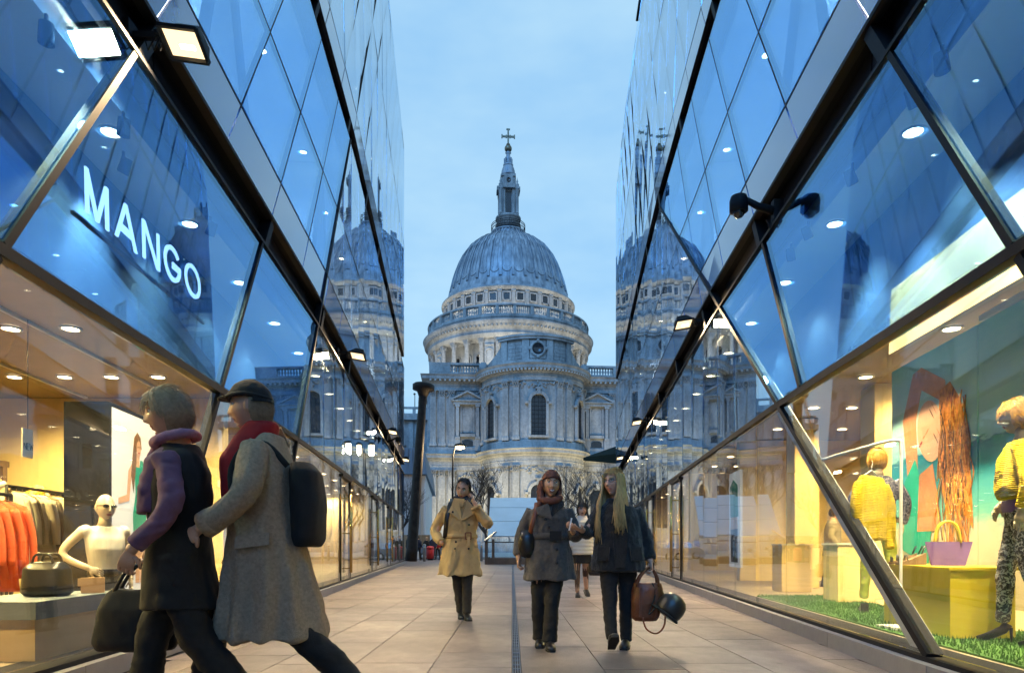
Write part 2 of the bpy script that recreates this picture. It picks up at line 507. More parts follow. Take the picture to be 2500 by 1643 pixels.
ROWS = [(0.17, 2.58, 'low'), (2.66, 4.97, 'low'), (5.56, 6.30, 'span'), (6.33, 8.24, 'up'), (8.27, 10.88, 'up'),
        (11.52, 12.28, 'span'), (12.31, 17.68, 'top'), (17.71, 23.09, 'top'), (23.12, 28.4, 'top'), (28.43, 34.0, 'top')]
CS_LOW = [-9.5, -3.66] + [2.05 + 3.5 * i for i in range(0, 14)]
CS_UP = [-16.0, -7.0] + [2.05 - 3.58 + 1.79 * i for i in range(0, 30)]
DOORS = {-1: (16.0, 22.4, 28.2), 1: (16.7, 22.6, 29.5)}
for side in (-1, 1):
    ye = YEND[side]
    (py, pz), (dy, dz), a_ = FOLD[side]
    nf = (-dz, dy); cf = nf[0] * py + nf[1] * pz
    for z0, z1, kind in ROWS:
        if kind == 'top':
            y = 0.0
            while y < ye:
                y1 = min(y + 1.8, ye)
                pane(side, [(y, z0), (y1, z0), (y1, z1), (y, z1)], 'glass_far', g=0.002, jit=0.005); y = y1
        cs = CS_LOW if kind == 'low' else CS_UP
        if kind == 'top': cs = [c - 10 for c in CS_UP[:2]] + [CS_UP[2] - 7.16 + 1.79 * i for i in range(34)]
        # near facet: slanting joints
        for c0, c1 in zip(cs[:-1], cs[1:]):
            poly = [(c0 + z0 / SL, z0), (c1 + z0 / SL, z0), (c1 + z1 / SL, z1), (c0 + z1 / SL, z1)]
            poly = clip(poly, (-1, 0), -ye)
            if kind in ('low', 'up'):
                poly = clip(poly, nf, cf) if len(poly) > 2 else poly
            elif kind == 'span':
                pass
            if len(poly) < 3 or max(p[0] for p in poly) < -6: continue
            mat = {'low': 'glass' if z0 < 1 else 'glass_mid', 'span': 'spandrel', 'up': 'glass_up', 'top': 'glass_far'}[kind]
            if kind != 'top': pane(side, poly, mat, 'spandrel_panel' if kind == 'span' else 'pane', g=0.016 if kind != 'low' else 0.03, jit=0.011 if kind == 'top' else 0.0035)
            q0 = (c1 + z0 / SL, z0); q1 = (c1 + z1 / SL, z1)
            if kind != 'span' and c1 > 0 and q1[0] < ye and (kind == 'top' or min(fold_d(side, *q0), fold_d(side, *q1)) > 0):
                wbar(side, q0, q1, 0.055 if kind == 'low' else (0.03 if kind == 'up' else 0.018), -0.02 if kind == 'low' else 0.004)
        # far facet: upright joints
        if kind in ('low', 'up'):
            y = 4.0
            while y < ye:
                y1 = min(y + 1.3, ye)
                poly = clip([(y, z0), (y1, z0), (y1, z1), (y, z1)], (-nf[0], -nf[1]), -cf)
                if len(poly) > 2:
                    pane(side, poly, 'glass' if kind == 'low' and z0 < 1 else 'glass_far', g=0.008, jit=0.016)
                y = y1
    # fold mullion, rails, fascia bands, plinth
    f0 = (py - (pz - .17) / dz * dy, .17)
    wbar(side, f0, (f0[0] + (10.9 - .17) / dz * dy, 10.9), 0.055, -0.025, 0.09, 'fold_mullion', n=3)
    for z, w in ((2.62, .075), (4.985, .04), (5.53, .045), (6.315, .03), (8.255, .03), (10.89, .03), (11.51, .03), (12.295, .03), (17.695, .03), (23.1, .03), (28.41, .03)):
        strip(side, -8, ye, z - w / 2, z + w / 2, -0.03 if z < 6 else 0.002, 0.07).build('rail', 'steel_dark', BL[side])
    for z0, z1 in ((5.509, 5.525), (11.497, 11.508)):
        strip(side, -8, ye, z0, z1, 0.0, 0.33).build('fascia_lid', 'fascia', BL[side])
    for z0, z1 in ((5.005, 5.507), (10.905, 11.495)):
        y = -8.0
        while y < ye:
            y1 = min(y + 3.58, ye)
            strip(side, y, y1 - .02, z0, z1, 0.16, 0.30).build('fascia_panel', 'fascia', BL[side])
            if y > 0 and y1 < ye - 1:
                wbar(side, (y1 - .6, z0), (y1 - .6 + (z1 - z0) / SL, z1), 0.12, 0.0, 0.17, 'fascia_bracket', 'steel_dark')
            y = y1
    y = -8.0
    while y < ye:
        y1 = min(y + 1.79, ye)
        strip(side, y, y1 - .012, 0.0, 0.135, -0.10, 0.25).build('plinth_panel', 'plinth', BL[side])
        y = y1
    strip(side, -8, ye, 0.0, 0.125, -0.08, 0.20).build('plinth_core', 'black', BL[side])
    strip(side, -8, ye, 0.13, 0.168, -0.03, 0.30).build('sill', 'steel_dark', BL[side])
    # inside: slabs, ceilings, back wall, ends
    D = 6.0
    strip(side, -8, ye, 0.02, 0.16, 0.31, D).build('shop_floor', 'shop_floor', BL[side])
    for z0, z1 in ((4.75, 5.5), (10.75, 11.4), (17.2, 17.65), (22.7, 23.05), (28.0, 28.35)):
        strip(side, -8, ye - .05, z0, z1, 0.32, D, step=4).build('ceiling', 'white_in', BL[side])
    strip(side, -8, ye - .05, .17, 4.74, D, D + .2, step=50).build('back_wall', 'cream', BL[side])
    strip(side, -8, ye - .05, 5.51, 34, D + .01, D + .2, step=50).build('back_wall', 'blue_in', BL[side])
    strip(side, -8, ye, 34.0, 34.5, -0.1, 14, step=50).build('roof', 'fascia', BL[side])
    # end wall facing the street: glass over dark storeys
    for z0, z1, kind in ROWS:
        for j in range(6):
            o0, o1 = .03 + j * 1.9, .03 + (j + 1) * 1.9 - .02
            mb = MB(); yy = ye + .01
            mb.prism([WP(side, ye, z0, o0) + V((0, .0, 0)), WP(side, ye, z0, o1), WP(side, ye, z1, o1), WP(side, ye, z1, o0)],
                     [WP(side, ye, z0, o0) + V((0, .03, 0)), WP(side, ye, z0, o1) + V((0, .03, 0)), WP(side, ye, z1, o1) + V((0, .03, 0)), WP(side, ye, z1, o0) + V((0, .03, 0))])
            mb.build('pane', 'spandrel' if kind == 'span' else 'glass_far', BL[side])
    # lowered shop ceiling with a dark bulkhead facing the glass
    strip(side, -8, ye - .05, 3.30, 3.42, 1.1, D - .01, step=4).build('shop_ceiling', 'ceil_dark', BL[side])
    strip(side, -8, ye - .05, 3.30, 4.74, 1.0, 1.09, step=4).build('bulkhead', 'bulkhead', BL[side])
    strip(side, 3.6 if side > 0 else -6, 7.4 if side > 0 else 2.0, 3.0, 3.7, .93, .995, step=2).build('cream_header', 'sand_panel', BL[side])
    # partitions inside the shops
    for y in ((10.9, 14.4, 31.0) if side < 0 else (15.2, 22.0, 34.0)):
        mb = MB()
        a = WP(side, y, .17, 1.2); b = WP(side, y, .17, D)
        mb.prism([a, b, b + V((0, .18, 0)), a + V((0, .18, 0))], [p + V((0, 0, 3.12)) for p in (a, b, b + V((0, .18, 0)), a + V((0, .18, 0)))])
        mb.build('partition_wall', 'cream', BL[side])
    # raking white columns behind the upper glass
    for i in range(9):
        yb = 3.0 + i * 3.58
        for z0, z1 in ((5.52, 10.74), (11.42, 17.18)):
            if yb + 2 > ye: continue
            d = 1.9 if i % 2 else -1.5
            mb = MB(); mb.bar(WP(side, yb + 2, z0, 1.3), WP(side, yb + 2 + d, z1, 1.3), .8, .4, up=(0, 0, 1)); mb.build('raking_column', 'white_in', BL[side])
    # downlights
    dl = MB(); dl.lathe([(.02, -.012), (.085, -.012), (.085, 0)], 12, mi=0); dl.lathe([(.086, -.02), (.11, -.02), (.11, 0.0), (.086, 0.0)], 12, mi=1, caps=False)
    dme = dl.mesh('downlight', ['lamp_warm', 'white_in'])
    for z, offs, y0, y1, st in ((4.745, (.55,), 2.7, 34, 1.79), (3.295, (1.6, 2.25, 2.9, 3.6, 4.4), 3.2, 34, 2.1), (10.745, (1.2, 3.4), 4, 34, 3.2), (17.195, (1.2, 3.4), 6, 34, 4.5)):
        y = y0
        while y < min(y1, ye - 1):
            for o_ in offs:
                p = WP(side, y + (rng.uniform(-.2, .2) if z > 5 else 0), z, o_); inst(dme, 'downlight', BL[side], Matrix.Translation(p))
            y += st
    # the lamps those fixtures carry
    def area_lamp(p, e, sx, sy, col, parent, cone=160):
        l = bpy.data.lights.new('ceiling_lamp', 'SPOT'); l.spot_size = R(cone); l.spot_blend = .5; l.shadow_soft_size = sx; l.energy = e * 8.0; l.color = col
        o = bpy.data.objects.new('ceiling_lamp', l); _link(o, parent, Matrix.Translation(p)); return o
    for y in [3.2 + 2.1 * k for k in (0, 1, 2, 3, 4, 6, 9, 11, 13)]:
        if y < ye - 2: area_lamp(WP(side, y, 3.27, 2.9), 125, .07, 1.8, (1.0, .72, .25), BL[side])
    for y in [2.7 + 1.79 * k for k in range(6)]:
        area_lamp(WP(side, y, 4.72, .55), 75, .07, .9, (1.0, .76, .34), BL[side], 96)
    for y in (7, 13, 20, 28):
        area_lamp(WP(side, y, 10.70, 2.4), 170, .08, 3, (.85, .92, 1.0), BL[side])

# entrance doors in the far facet: dark framed leaf with tall brass pulls
hm = MB()
for dx in (-.09, .09):
    for oy in (-.09, .07):
        hm.tube([(oy, dx, .32), (oy, dx, 2.16)], .022, 10)
for z in (.42, 1.24, 2.06):
    hm.bar((-.09, -.09, z), (-.09, .09, z), .02); hm.bar((-.09, .09, z), (.07, .09, z), .018); hm.bar((-.09, -.09, z), (.07, -.09, z), .018)
hme = hm.mesh('door_handle', 'brass')
for side in (-1, 1):
    for y in DOORS[side]:
        d = wbar(side, (y - .75, .17), (y - .75, 2.56), .05, -0.012, .05, 'door_frame')
        wbar(side, (y + .75, .17), (y + .75, 2.56), .05, -0.012, .05, 'door_frame')
        wbar(side, (y - .75, 2.53), (y + .75, 2.53), .06, -0.05, .05, 'door_closer')
        p = WP(side, y, 0.0, -.03)
        inst(hme, 'door_handle', BL[side], Matrix.Translation(p) @ Matrix.Rotation(-side * math.atan(KW), 4, 'Z') @ Matrix.Scale(-1 if side < 0 else 1, 4, (1, 0, 0)))
# ================================================================== the cathedral
def stonemat():
    m, nt, b = nodes_of('stone')
    N = nt.nodes; L = nt.links
    tc = N.new('ShaderNodeTexCoord')
    mp = N.new('ShaderNodeMapping'); mp.inputs['Scale'].default_value = (1, 1, .3)
    n1 = N.new('ShaderNodeTexNoise'); n1.inputs['Scale'].default_value = .35; n1.inputs['Detail'].default_value = 8; n1.inputs['Roughness'].default_value = .7
    n2 = N.new('ShaderNodeTexNoise'); n2.inputs['Scale'].default_value = 3.2; n2.inputs['Detail'].default_value = 4
    L.new(tc.outputs['Object'], mp.inputs['Vector']); L.new(mp.outputs['Vector'], n1.inputs['Vector']); L.new(tc.outputs['Object'], n2.inputs['Vector'])
    ra = N.new('ShaderNodeValToRGB'); e = ra.color_ramp.elements
    e[0].position = .33; e[0].color = (.115, .125, .135, 1); e[1].position = .62; e[1].color = (.31, .325, .335, 1)
    L.new(n1.outputs['Fac'], ra.inputs['Fac'])
    mx = N.new('ShaderNodeMixRGB'); mx.blend_type = 'OVERLAY'; mx.inputs['Fac'].default_value = .4
    L.new(ra.outputs['Color'], mx.inputs['Color1']); L.new(n2.outputs['Fac'], mx.inputs['Color2'])
    L.new(mx.outputs['Color'], b.inputs['Base Color'])
    bp = N.new('ShaderNodeBump'); bp.inputs['Strength'].default_value = .5; bp.inputs['Distance'].default_value = .08
    L.new(n2.outputs['Fac'], bp.inputs['Height']); L.new(bp.outputs['Normal'], b.inputs['Normal'])
    b.inputs['Roughness'].default_value = .85
stonemat()
def leadmat():
    m, nt, b = nodes_of('lead')
    N = nt.nodes; L = nt.links
    tc = N.new('ShaderNodeTexCoord')
    # streaks run down the dome: noise in (angle, height) space round the dome's own axis
    mp = N.new('ShaderNodeMapping'); mp.inputs['Scale'].default_value = (1, 1, .09)
    n1 = N.new('ShaderNodeTexNoise'); n1.inputs['Scale'].default_value = 1.1; n1.inputs['Detail'].default_value = 6
    L.new(tc.outputs['Object'], mp.inputs['Vector']); L.new(mp.outputs['Vector'], n1.inputs['Vector'])
    ra = N.new('ShaderNodeValToRGB'); e = ra.color_ramp.elements
    e[0].position = .3; e[0].color = (.12, .145, .18, 1); e[1].position = .7; e[1].color = (.34, .39, .45, 1)
    L.new(n1.outputs['Fac'], ra.inputs['Fac']); L.new(ra.outputs['Color'], b.inputs['Base Color'])
    b.inputs['Roughness'].default_value = .5; b.inputs['Metallic'].default_value = .35
leadmat()
pm('stained', (.012, .014, .02), .25, var=.5, scale=1.5, spec=.6)
pm('gilt', (.16, .14, .10), .35, metal=.8, var=.4, scale=2)
DOME = V((-1.0, 180.0, 0))
PHI = R(4.6)
MC = Matrix.Translation(DOME) @ Matrix.Rotation(PHI, 4, 'Z')
cath = thing('cathedral', 'pale stone domed cathedral closing the view at the end of the passage', 'cathedral', DOME)
def cb(mb, name, mat, parent=None):
    mb.v = [tuple(MC @ V(p)) for p in mb.v]
    return mb.build(name, mat, parent or cath)
def ci(me, name, M, parent=None):
    return inst(me, name, parent or cath, MC @ M)

# ---- lantern, ball and cross
mb = MB(); mb.box((0, 0, 109.1), (3.3, .34, .42)); mb.box((0, 0, 109.0), (.42, .34, 4.2))
for x, z, w, h in ((-1.65, 109.1, .3, .95), (1.65, 109.1, .3, .95), (0, 111.0, .95, .3)): mb.box((x, 0, z), (w, .36, h))
for x in (-.5, .5): mb.box((x, 0, 109.1), (.3, .3, .8))
cb(mb, 'cross', 'gilt')
mb = MB(); mb.ball((0, 0, 105.9), .98, 20, 14); mb.lathe([(.3, 106.8), (.55, 107.0), (.2, 107.4)], 12); cb(mb, 'ball', 'gilt')
mb = MB(); mb.lathe([(1.3, 101.6), (1.35, 102), (.9, 102.3), (.75, 103), (.95, 103.4), (.6, 103.9), (.5, 104.5), (.8, 104.8), (.45, 105.1)], 16)
for i in range(8):
    a = i * PI / 4; mb.box((1.0 * math.cos(a), 1.0 * math.sin(a), 102.8), (.3, .3, 1.3), rz=a)
cb(mb, 'finial', 'lead')
mb = MB(); mb.lathe([(2.35, 99.4), (2.35, 99.8), (2.15, 100.0), (2.05, 100.6), (1.75, 101.3), (1.2, 101.75), (.9, 101.9)], 24); cb(mb, 'cupola', 'lead')
mb = MB()
for z0, z1, w in ((96.3, 98.8, 3.7), (98.8, 99.4, 4.3), (95.4, 96.3, 6.2)): mb.box((0, 0, (z0 + z1) / 2), (w, w, z1 - z0))
for s in range(4):
    M = Matrix.Rotation(s * PI / 2, 4, 'Z')
    mb.add([M @ V((x, -1.87, z)) for x, z in ((-1.2, 96.3), (1.2, 96.3), (1.2, 99), (-1.2, 99))], [(0, 1, 2, 3)])
    mb.box((0, -2.0, 97.6), (2.6, .5, 2.5), M)
    mb.box((0, -3.2, 95.9), (3.6, .7, .95), M)
cb(mb, 'lantern_top', 'stone')
for s in range(4):
    M = Matrix.Rotation(s * PI / 2, 4, 'Z')
    mb = MB(); mb.lathe([(.0, 0), (.62, 0), (.62, .06)], 20, caps=False, M=M @ Matrix.Translation((0, -2.26, 97.75)) @ Matrix.Rotation(R(90), 4, 'X')); cb(mb, 'round_window', 'stained')
mb = MB()
mb.box((0, 0, 92.6), (4.2, 4.2, 5.8)); mb.lathe([(3.5, 87.2), (3.5, 89.2), (3.9, 89.3), (3.9, 89.7)], 24)
mb.box((0, 0, 89.75), (6.0, 6.0, .3))
for s in range(4):
    M = Matrix.Rotation(s * PI / 2 + PI / 4, 4, 'Z')
    mb.box((0, -2.75, 92.6), (1.6, 1.4, 5.6), M)
    mb.lathe([(.55, 96.3), (.55, 96.6), (.2, 96.8), (.35, 97.2), (.12, 97.7), (.05, 98.2)], 10, c=M @ V((0, -3.6, 0)))
cb(mb, 'lantern_body', 'stone')
colm = MB(); colm.lathe([(.36, 0), (.36, .2), (.28, .3), (.25, 4.6), (.36, 5.1), (.4, 5.4)], 10); lcol = colm.mesh('lantern_column', 'stone')
for s in range(4):
    for x in (-1.35, 1.35):
        for y in (-2.55,):
            p = Matrix.Rotation(s * PI / 2, 4, 'Z') @ V((x, y, 89.95)); ci(lcol, 'lantern_column', Matrix.Translation(p))
    for x in (-2.45, 2.45):
        p = Matrix.Rotation(s * PI / 2, 4, 'Z') @ V((x, -2.7, 89.95)); ci(lcol, 'lantern_column', Matrix.Translation(p))
    mb = MB(); mb.box((0, -2.13, 92.6), (1.5, .1, 4.8), Matrix.Rotation(s * PI / 2, 4, 'Z')); cb(mb, 'lantern_window', 'stained')
# golden gallery
mb = MB(); mb.lathe([(4.1, 84.3), (4.75, 84.6), (4.75, 85.2), (4.4, 85.3), (4.4, 85.9), (4.65, 86.0), (4.65, 86.3), (3.6, 86.4)], 48, caps=False)
for i in range(32):
    a = 2 * PI * i / 32; mb.box((4.5 * math.cos(a), 4.5 * math.sin(a), 85.6), (.3, .22, .6), rz=a)
cb(mb, 'gallery_ring', 'lead')
mb = MB()
for z in (87.0, 87.6, 88.0): mb.lathe([(4.42, z), (4.5, z), (4.5, z + .09), (4.42, z + .09)], 48, caps=False)
for i in range(48):
    a = 2 * PI * i / 48; mb.box((4.46 * math.cos(a), 4.46 * math.sin(a), 87.15), (.08, .08, 1.7))
cb(mb, 'gallery_railing', 'steel_dark')
# ---- outer dome with ribs and seams
prof = [(16.9, 66.6), (16.9, 67.0), (16.35, 67.3), (16.3, 67.9), (15.9, 68.1), (15.75, 68.9), (15.5, 69.2), (15.45, 69.5), (15.15, 70.8), (14.65, 72.9), (13.95, 75.0), (13.1, 77.2), (12.0, 79.3), (10.4, 81.5), (8.3, 83.2), (6.2, 84.3), (4.2, 85.0)]
DP = prof[7:]
fine = []
for i in range(len(DP) - 1):
    for t in (0, .5): fine.append((DP[i][0] + (DP[i + 1][0] - DP[i][0]) * t, DP[i][1] + (DP[i + 1][1] - DP[i][1]) * t))
fine.append(DP[-1])
mb = MB(); mb.lathe(prof[:8] + fine[1:], 128, caps=False); cb(mb, 'dome', 'lead'); dome_o = bpy.data.objects['dome']
def dome_strip(a, w0, w1, t, j0, j1):
    m = MB()
    A = []; Bp = []
    pts = fine[j0:j1]
    for k, (r, z) in enumerate(pts):
        f = k / (len(pts) - 1); w = (w0 + (w1 - w0) * f) / 2
        for s in (-1, 1):
            A.append((s * w, -(r - .1), z)); Bp.append((s * w, -(r + t), z + t * .3))
    n = len(pts); vs = A + Bp; o = len(A); fs = []
    for k in range(n - 1):
        i = 2 * k
        fs += [(o + i, o + i + 1, o + i + 3, o + i + 2), (i, o + i, o + i + 2, i + 2), (i + 1, i + 3, o + i + 3, o + i + 1)]
    fs += [(0, 1, o + 1, o)]
    m.add(vs, fs)
    return m
rib = dome_strip(0, .7, .22, .26, 0, len(fine)).mesh('rib', 'lead')
bat = dome_strip(0, .13, .06, .12, 3, len(fine) - 3).mesh('batten', 'lead')
for i in range(32):
    a = 2 * PI * i / 32
    ci(rib, 'rib', Matrix.Rotation(a, 4, 'Z'), dome_o)
    for d in (-1.1, 1.1):
        ci(bat, 'batten', Matrix.Rotation(a + PI / 32 + d * PI / 96, 4, 'Z'), dome_o)
arc = MB()
pts = []
for k in range(9):
    t = -PI / 2 + PI * (k / 8 - .5); x = 1.05 * math.cos(PI * k / 8); z = 71.6 - 1.1 * math.sin(PI * k / 8)
    r = 15.42 - (z - 69.6) * .22
    pts.append((x, -math.sqrt(r * r - x * x) - .05, z))
arc.tube(pts, .11, 6); arcm = arc.mesh('panel_roll', 'lead')
for i in range(32): ci(arcm, 'panel_roll', Matrix.Rotation(2 * PI * (i + .5) / 32, 4, 'Z'), dome_o)
# ---- attic drum with 32 square windows
mb = MB(); mb.lathe([(16.6, 58.0), (16.6, 62.2), (16.75, 62.3), (16.6, 62.4), (16.6, 65.7), (17.2, 65.8), (17.3, 66.2), (17.5, 66.3), (17.5, 66.65), (16.5, 66.7)], 96, caps=False); cb(mb, 'attic_drum', 'stone')
wn_ = MB(); wn_.box((0, -16.62, 64.15), (1.5, .1, 1.7)); wnm = wn_.mesh('attic_window', 'stained')
wf = MB()
for x, z, w, h in ((-.9, 64.15, .3, 2.3), (.9, 64.15, .3, 2.3), (0, 65.15, 1.6, .3), (0, 63.15, 2.1, .3)): wf.box((x, -16.68, z), (w, .3, h))
wfm = wf.mesh('window_frame', 'stone')
pl = MB(); pl.box((0, -16.75, 64.0), (.85, .5, 3.4)); pl.box((0, -16.85, 65.5), (1.05, .6, .5)); plm = pl.mesh('attic_pilaster', 'stone')
for i in range(32):
    a = 2 * PI * (i + .5) / 32; M = Matrix.Rotation(a, 4, 'Z')
    w = ci(wnm, 'attic_window', M); ci(wfm, 'window_frame', M, w); ci(plm, 'attic_pilaster', Matrix.Rotation(a + PI / 32, 4, 'Z'))
# ---- stone gallery balustrade, entablature, peristyle
mb = MB(); mb.lathe([(20.3, 58.2), (20.95, 58.2), (20.95, 59.2), (20.7, 59.3), (20.3, 59.3)], 96, caps=False); mb.lathe([(20.35, 60.9), (21.0, 60.9), (21.1, 61.15), (21.0, 61.45), (20.3, 61.45)], 96, caps=False); cb(mb, 'gallery_parapet', 'stone')
bl = MB()
for k in range(7):
    a = -PI / 2 + (k - 3) * R(1.28)
    bl.lathe([(.16, 59.25), (.16, 59.4), (.1, 59.5), (.2, 59.9), (.1, 60.5), (.17, 60.8), (.17, 60.95)], 6, c=(20.65 * math.cos(a), 20.65 * math.sin(a), 0))
blm = bl.mesh('baluster_row', 'stone')
pd = MB(); pd.box((0, -20.65, 60.1), (.75, .75, 2.0)); pdm = pd.mesh('parapet_pedestal', 'stone')
for i in range(32):
    o = ci(blm, 'baluster_row', Matrix.Rotation(2 * PI * (i + .5) / 32, 4, 'Z')); o['kind'] = 'stuff'
    ci(pdm, 'parapet_pedestal', Matrix.Rotation(2 * PI * i / 32, 4, 'Z'))
mb = MB(); mb.lathe([(16.6, 53.3), (20.95, 53.3), (20.95, 54.3), (21.1, 54.4), (20.95, 54.5), (20.95, 55.7), (21.3, 55.8), (21.3, 56.2), (22.0, 56.5), (22.05, 57.2), (22.3, 57.5), (20.9, 58.2), (16.6, 58.25)], 128, caps=False); cb(mb, 'peristyle_entablature', 'stone')
mo = MB(); mo.box((0, -21.55, 56.1), (.4, .7, .45)); mom = mo.mesh('modillion', 'stone')
for i in range(128): ci(mom, 'modillion', Matrix.Rotation(2 * PI * i / 128, 4, 'Z'))
mb = MB(); mb.lathe([(17.0, 33), (17.0, 53.4)], 96, caps=False); cb(mb, 'drum_wall', 'stone')
mb = MB(); mb.lathe([(22.2, 30), (22.2, 40.6), (21.9, 40.8), (21.9, 42.2), (16.9, 42.3)], 96, caps=False); cb(mb, 'drum_base', 'stone')
cm = MB(); cm.box((0, 0, .15), (1.7, 1.7, .3)); cm.lathe([(.82, .3), (.84, .55), (.7, .7), (.62, .9), (.6, 4.5), (.53, 9.3), (.6, 9.45)], 18)
cm.lathe([(.56, 9.4), (.66, 9.8), (.6, 9.95), (.76, 10.3), (.72, 10.45), (.9, 10.8)], 12); cm.box((0, 0, 10.95), (1.7, 1.7, .3))
for k in range(8):
    a = k * PI / 4; cm.box((.72 * math.cos(a), .72 * math.sin(a), 10.1), (.22, .3, .3), rz=a); cm.box((.84 * math.cos(a), .84 * math.sin(a), 10.6), (.22, .26, .3), rz=a)
pcol = cm.mesh('peristyle_column', 'stone')
for i in range(32):
    a = 2 * PI * i / 32
    ci(pcol, 'peristyle_column', Matrix.Rotation(a, 4, 'Z') @ Matrix.Translation((0, -20.0, 42.2)))
niche = MB(); niche.box((0, -18.7, 47.8), (2.35, 3.0, 11.0))
niche.box((0, -20.3, 44.2), (2.1, .3, .35)); niche.box((0, -20.3, 51.5), (2.2, .3, .3))
for x in (-.98, .98): niche.box((x, -20.3, 47), (.26, .3, 5.6))
for k in range(8):
    a0, a1 = PI * k / 8, PI * (k + 1) / 8
    niche.bar((.9 * math.cos(a0), -20.3, 49.6 + .9 * math.sin(a0)), (.9 * math.cos(a1), -20.3, 49.6 + .9 * math.sin(a1)), .26, .3, up=(0, 1, 0))
nichem = niche.mesh('niche_bay', 'stone')
dw = MB(); dw.box((0, -17.02, 46.6), (1.5, .12, 5.6)); dw.lathe([(0, 0), (.75, 0), (.75, .1)], 16, caps=False, M=Matrix.Translation((0, -17.08, 49.4)) @ Matrix.Rotation(R(90), 4, 'X')); dwm = dw.mesh('drum_window', 'stained')
dwf = MB()
for x in (-.95, .95): dwf.box((x, -17.1, 46.8), (.3, .35, 6.0))
for k in range(8):
    a0, a1 = PI * k / 8, PI * (k + 1) / 8
    dwf.bar((.95 * math.cos(a0), -17.1, 49.5 + .95 * math.sin(a0)), (.95 * math.cos(a1), -17.1, 49.5 + .95 * math.sin(a1)), .3, .35, up=(0, 1, 0))
dwf.box((0, -17.1, 43.6), (2.3, .4, .35)); dwfm = dwf.mesh('window_frame', 'stone')
for i in range(32):
    M = Matrix.Rotation(2 * PI * (i + .5) / 32, 4, 'Z')
    if i % 4 == 2: ci(nichem, 'niche_bay', M)
    else:
        w = ci(dwm, 'drum_window', M); ci(dwfm, 'window_frame', M, w)

# settle the dome's storeys at their measured heights
ZK = ((0, 0), (33, 33), (42.2, 40.2), (53.3, 50.0), (56.5, 52.9), (58.2, 54.4), (61.45, 57.7), (62.5, 59.3), (66.7, 63.5), (70, 67), (77, 74), (85, 82.1), (86.4, 83.5), (89.7, 87.4), (95.4, 94.1), (99.4, 98.4), (102, 101.5), (105, 104.9), (130, 130))
def zm(z):
    for (a, p), (b, q) in zip(ZK[:-1], ZK[1:]):
        if z <= b: return p + (q - p) * (z - a) / (b - a)
    return z
_seen = set()
for o in [x for x in C.objects if x.type == 'MESH' and WM.get(x.name) is not None and (x.parent is cath or (x.parent and x.parent.parent is cath))]:
    base = {'lantern_column': 89.95, 'peristyle_column': 42.2}.get(o.data.name.split('.')[0], 0.0)
    if o.data.name not in _seen:
        _seen.add(o.data.name)
        inst_ = WM[o.name] != Matrix.Identity(4)
        ax = V((0, 0, 0)) if inst_ else DOME
        if not base:
            for v in o.data.vertices:
                if 88.6 < v.co.z < 101.5: v.co.x = ax.x + (v.co.x - ax.x) * .86; v.co.y = ax.y + (v.co.y - ax.y) * .86
        for v in o.data.vertices: v.co.z = zm(v.co.z + base) - zm(base) if base else zm(v.co.z)
        o.data.update()
    if base:
        m = WM[o.name]; m.translation.z = zm(base)
        if base > 80: m.translation.x = DOME.x + (m.translation.x - DOME.x) * .86; m.translation.y = DOME.y + (m.translation.y - DOME.y) * .86
        o.matrix_basis = m

# ---- east end: plan path (local), outward offset sweeps
HWD, RA, YE_ = 18.3, 8.9, -58.0
PATH = [(-HWD, -16), (-HWD, YE_), (-RA - .2, YE_)]
NA = 36
for k in range(NA + 1):
    a = PI + PI * k / NA
    PATH.append((RA * math.cos(a), YE_ + RA * math.sin(a)))
PATH += [(RA + .2, YE_), (HWD, YE_), (HWD, -16)]
def offpath(path, off):
    out = []
    for i, p in enumerate(path):
        n = V((0, 0))
        ns = []
        for a, b in ((i - 1, i), (i, i + 1)):
            if a < 0 or b >= len(path): continue
            d = V((path[b][0] - path[a][0], path[b][1] - path[a][1])).normalized(); ns.append(V((d.y, -d.x)))
        n = sum(ns, V((0, 0))) / len(ns)
        l = n.length
        n = n / l / max(l, .5)
        out.append((p[0] - n.x * -off, p[1] - n.y * -off) if True else None)
    return out
def sweep(path, prof, mat, name):
    mb = MB(); k = len(path)
    for off, z in prof:
        for p in offpath(path, off): mb.v.append((p[0], p[1], z))
    for j in range(len(prof) - 1):
        for i in range(k - 1):
            mb.f.append([j * k + i, j * k + i + 1, (j + 1) * k + i + 1, (j + 1) * k + i]); mb.m.append(0); mb.sm.append(False)
    return cb(mb, name, mat)
sweep(PATH, [(.45, 0), (.45, 1.5), (.2, 1.8), (0, 1.85), (0, 14.6)], 'stone', 'lower_wall')
sweep(PATH, [(.0, 14.5), (.22, 14.5), (.22, 15.2), (.3, 15.3), (.18, 15.4), (.18, 16.1), (.5, 16.25), (.5, 16.5), (1.15, 16.6), (1.15, 17.0), (1.4, 17.25), (.4, 17.6)], 'stone', 'lower_entablature')
sweep(PATH, [(.4, 17.55), (.4, 18.5), (.2, 18.7), (0, 18.75), (0, 28.8)], 'stone', 'upper_wall')
sweep(PATH, [(0, 28.6), (.25, 28.6), (.25, 29.2), (.33, 29.3), (.2, 29.35), (.2, 29.9), (.55, 30.0), (.55, 30.35), (1.3, 30.45), (1.3, 30.9), (1.55, 31.2), (.3, 31.4), (-1.5, 31.5)], 'stone', 'upper_entablature')
mb = MB(); mb.box2((-HWD + .4, YE_ + .5, 31.0), (HWD - .4, -10, 31.45)); mb.lathe([(8.6, 31.2), (8.4, 31.5), (0.1, 31.5)], 32, c=(0, YE_, 0), a0=PI, a1=2 * PI, caps=False); cb(mb, 'roof_deck', 'lead')
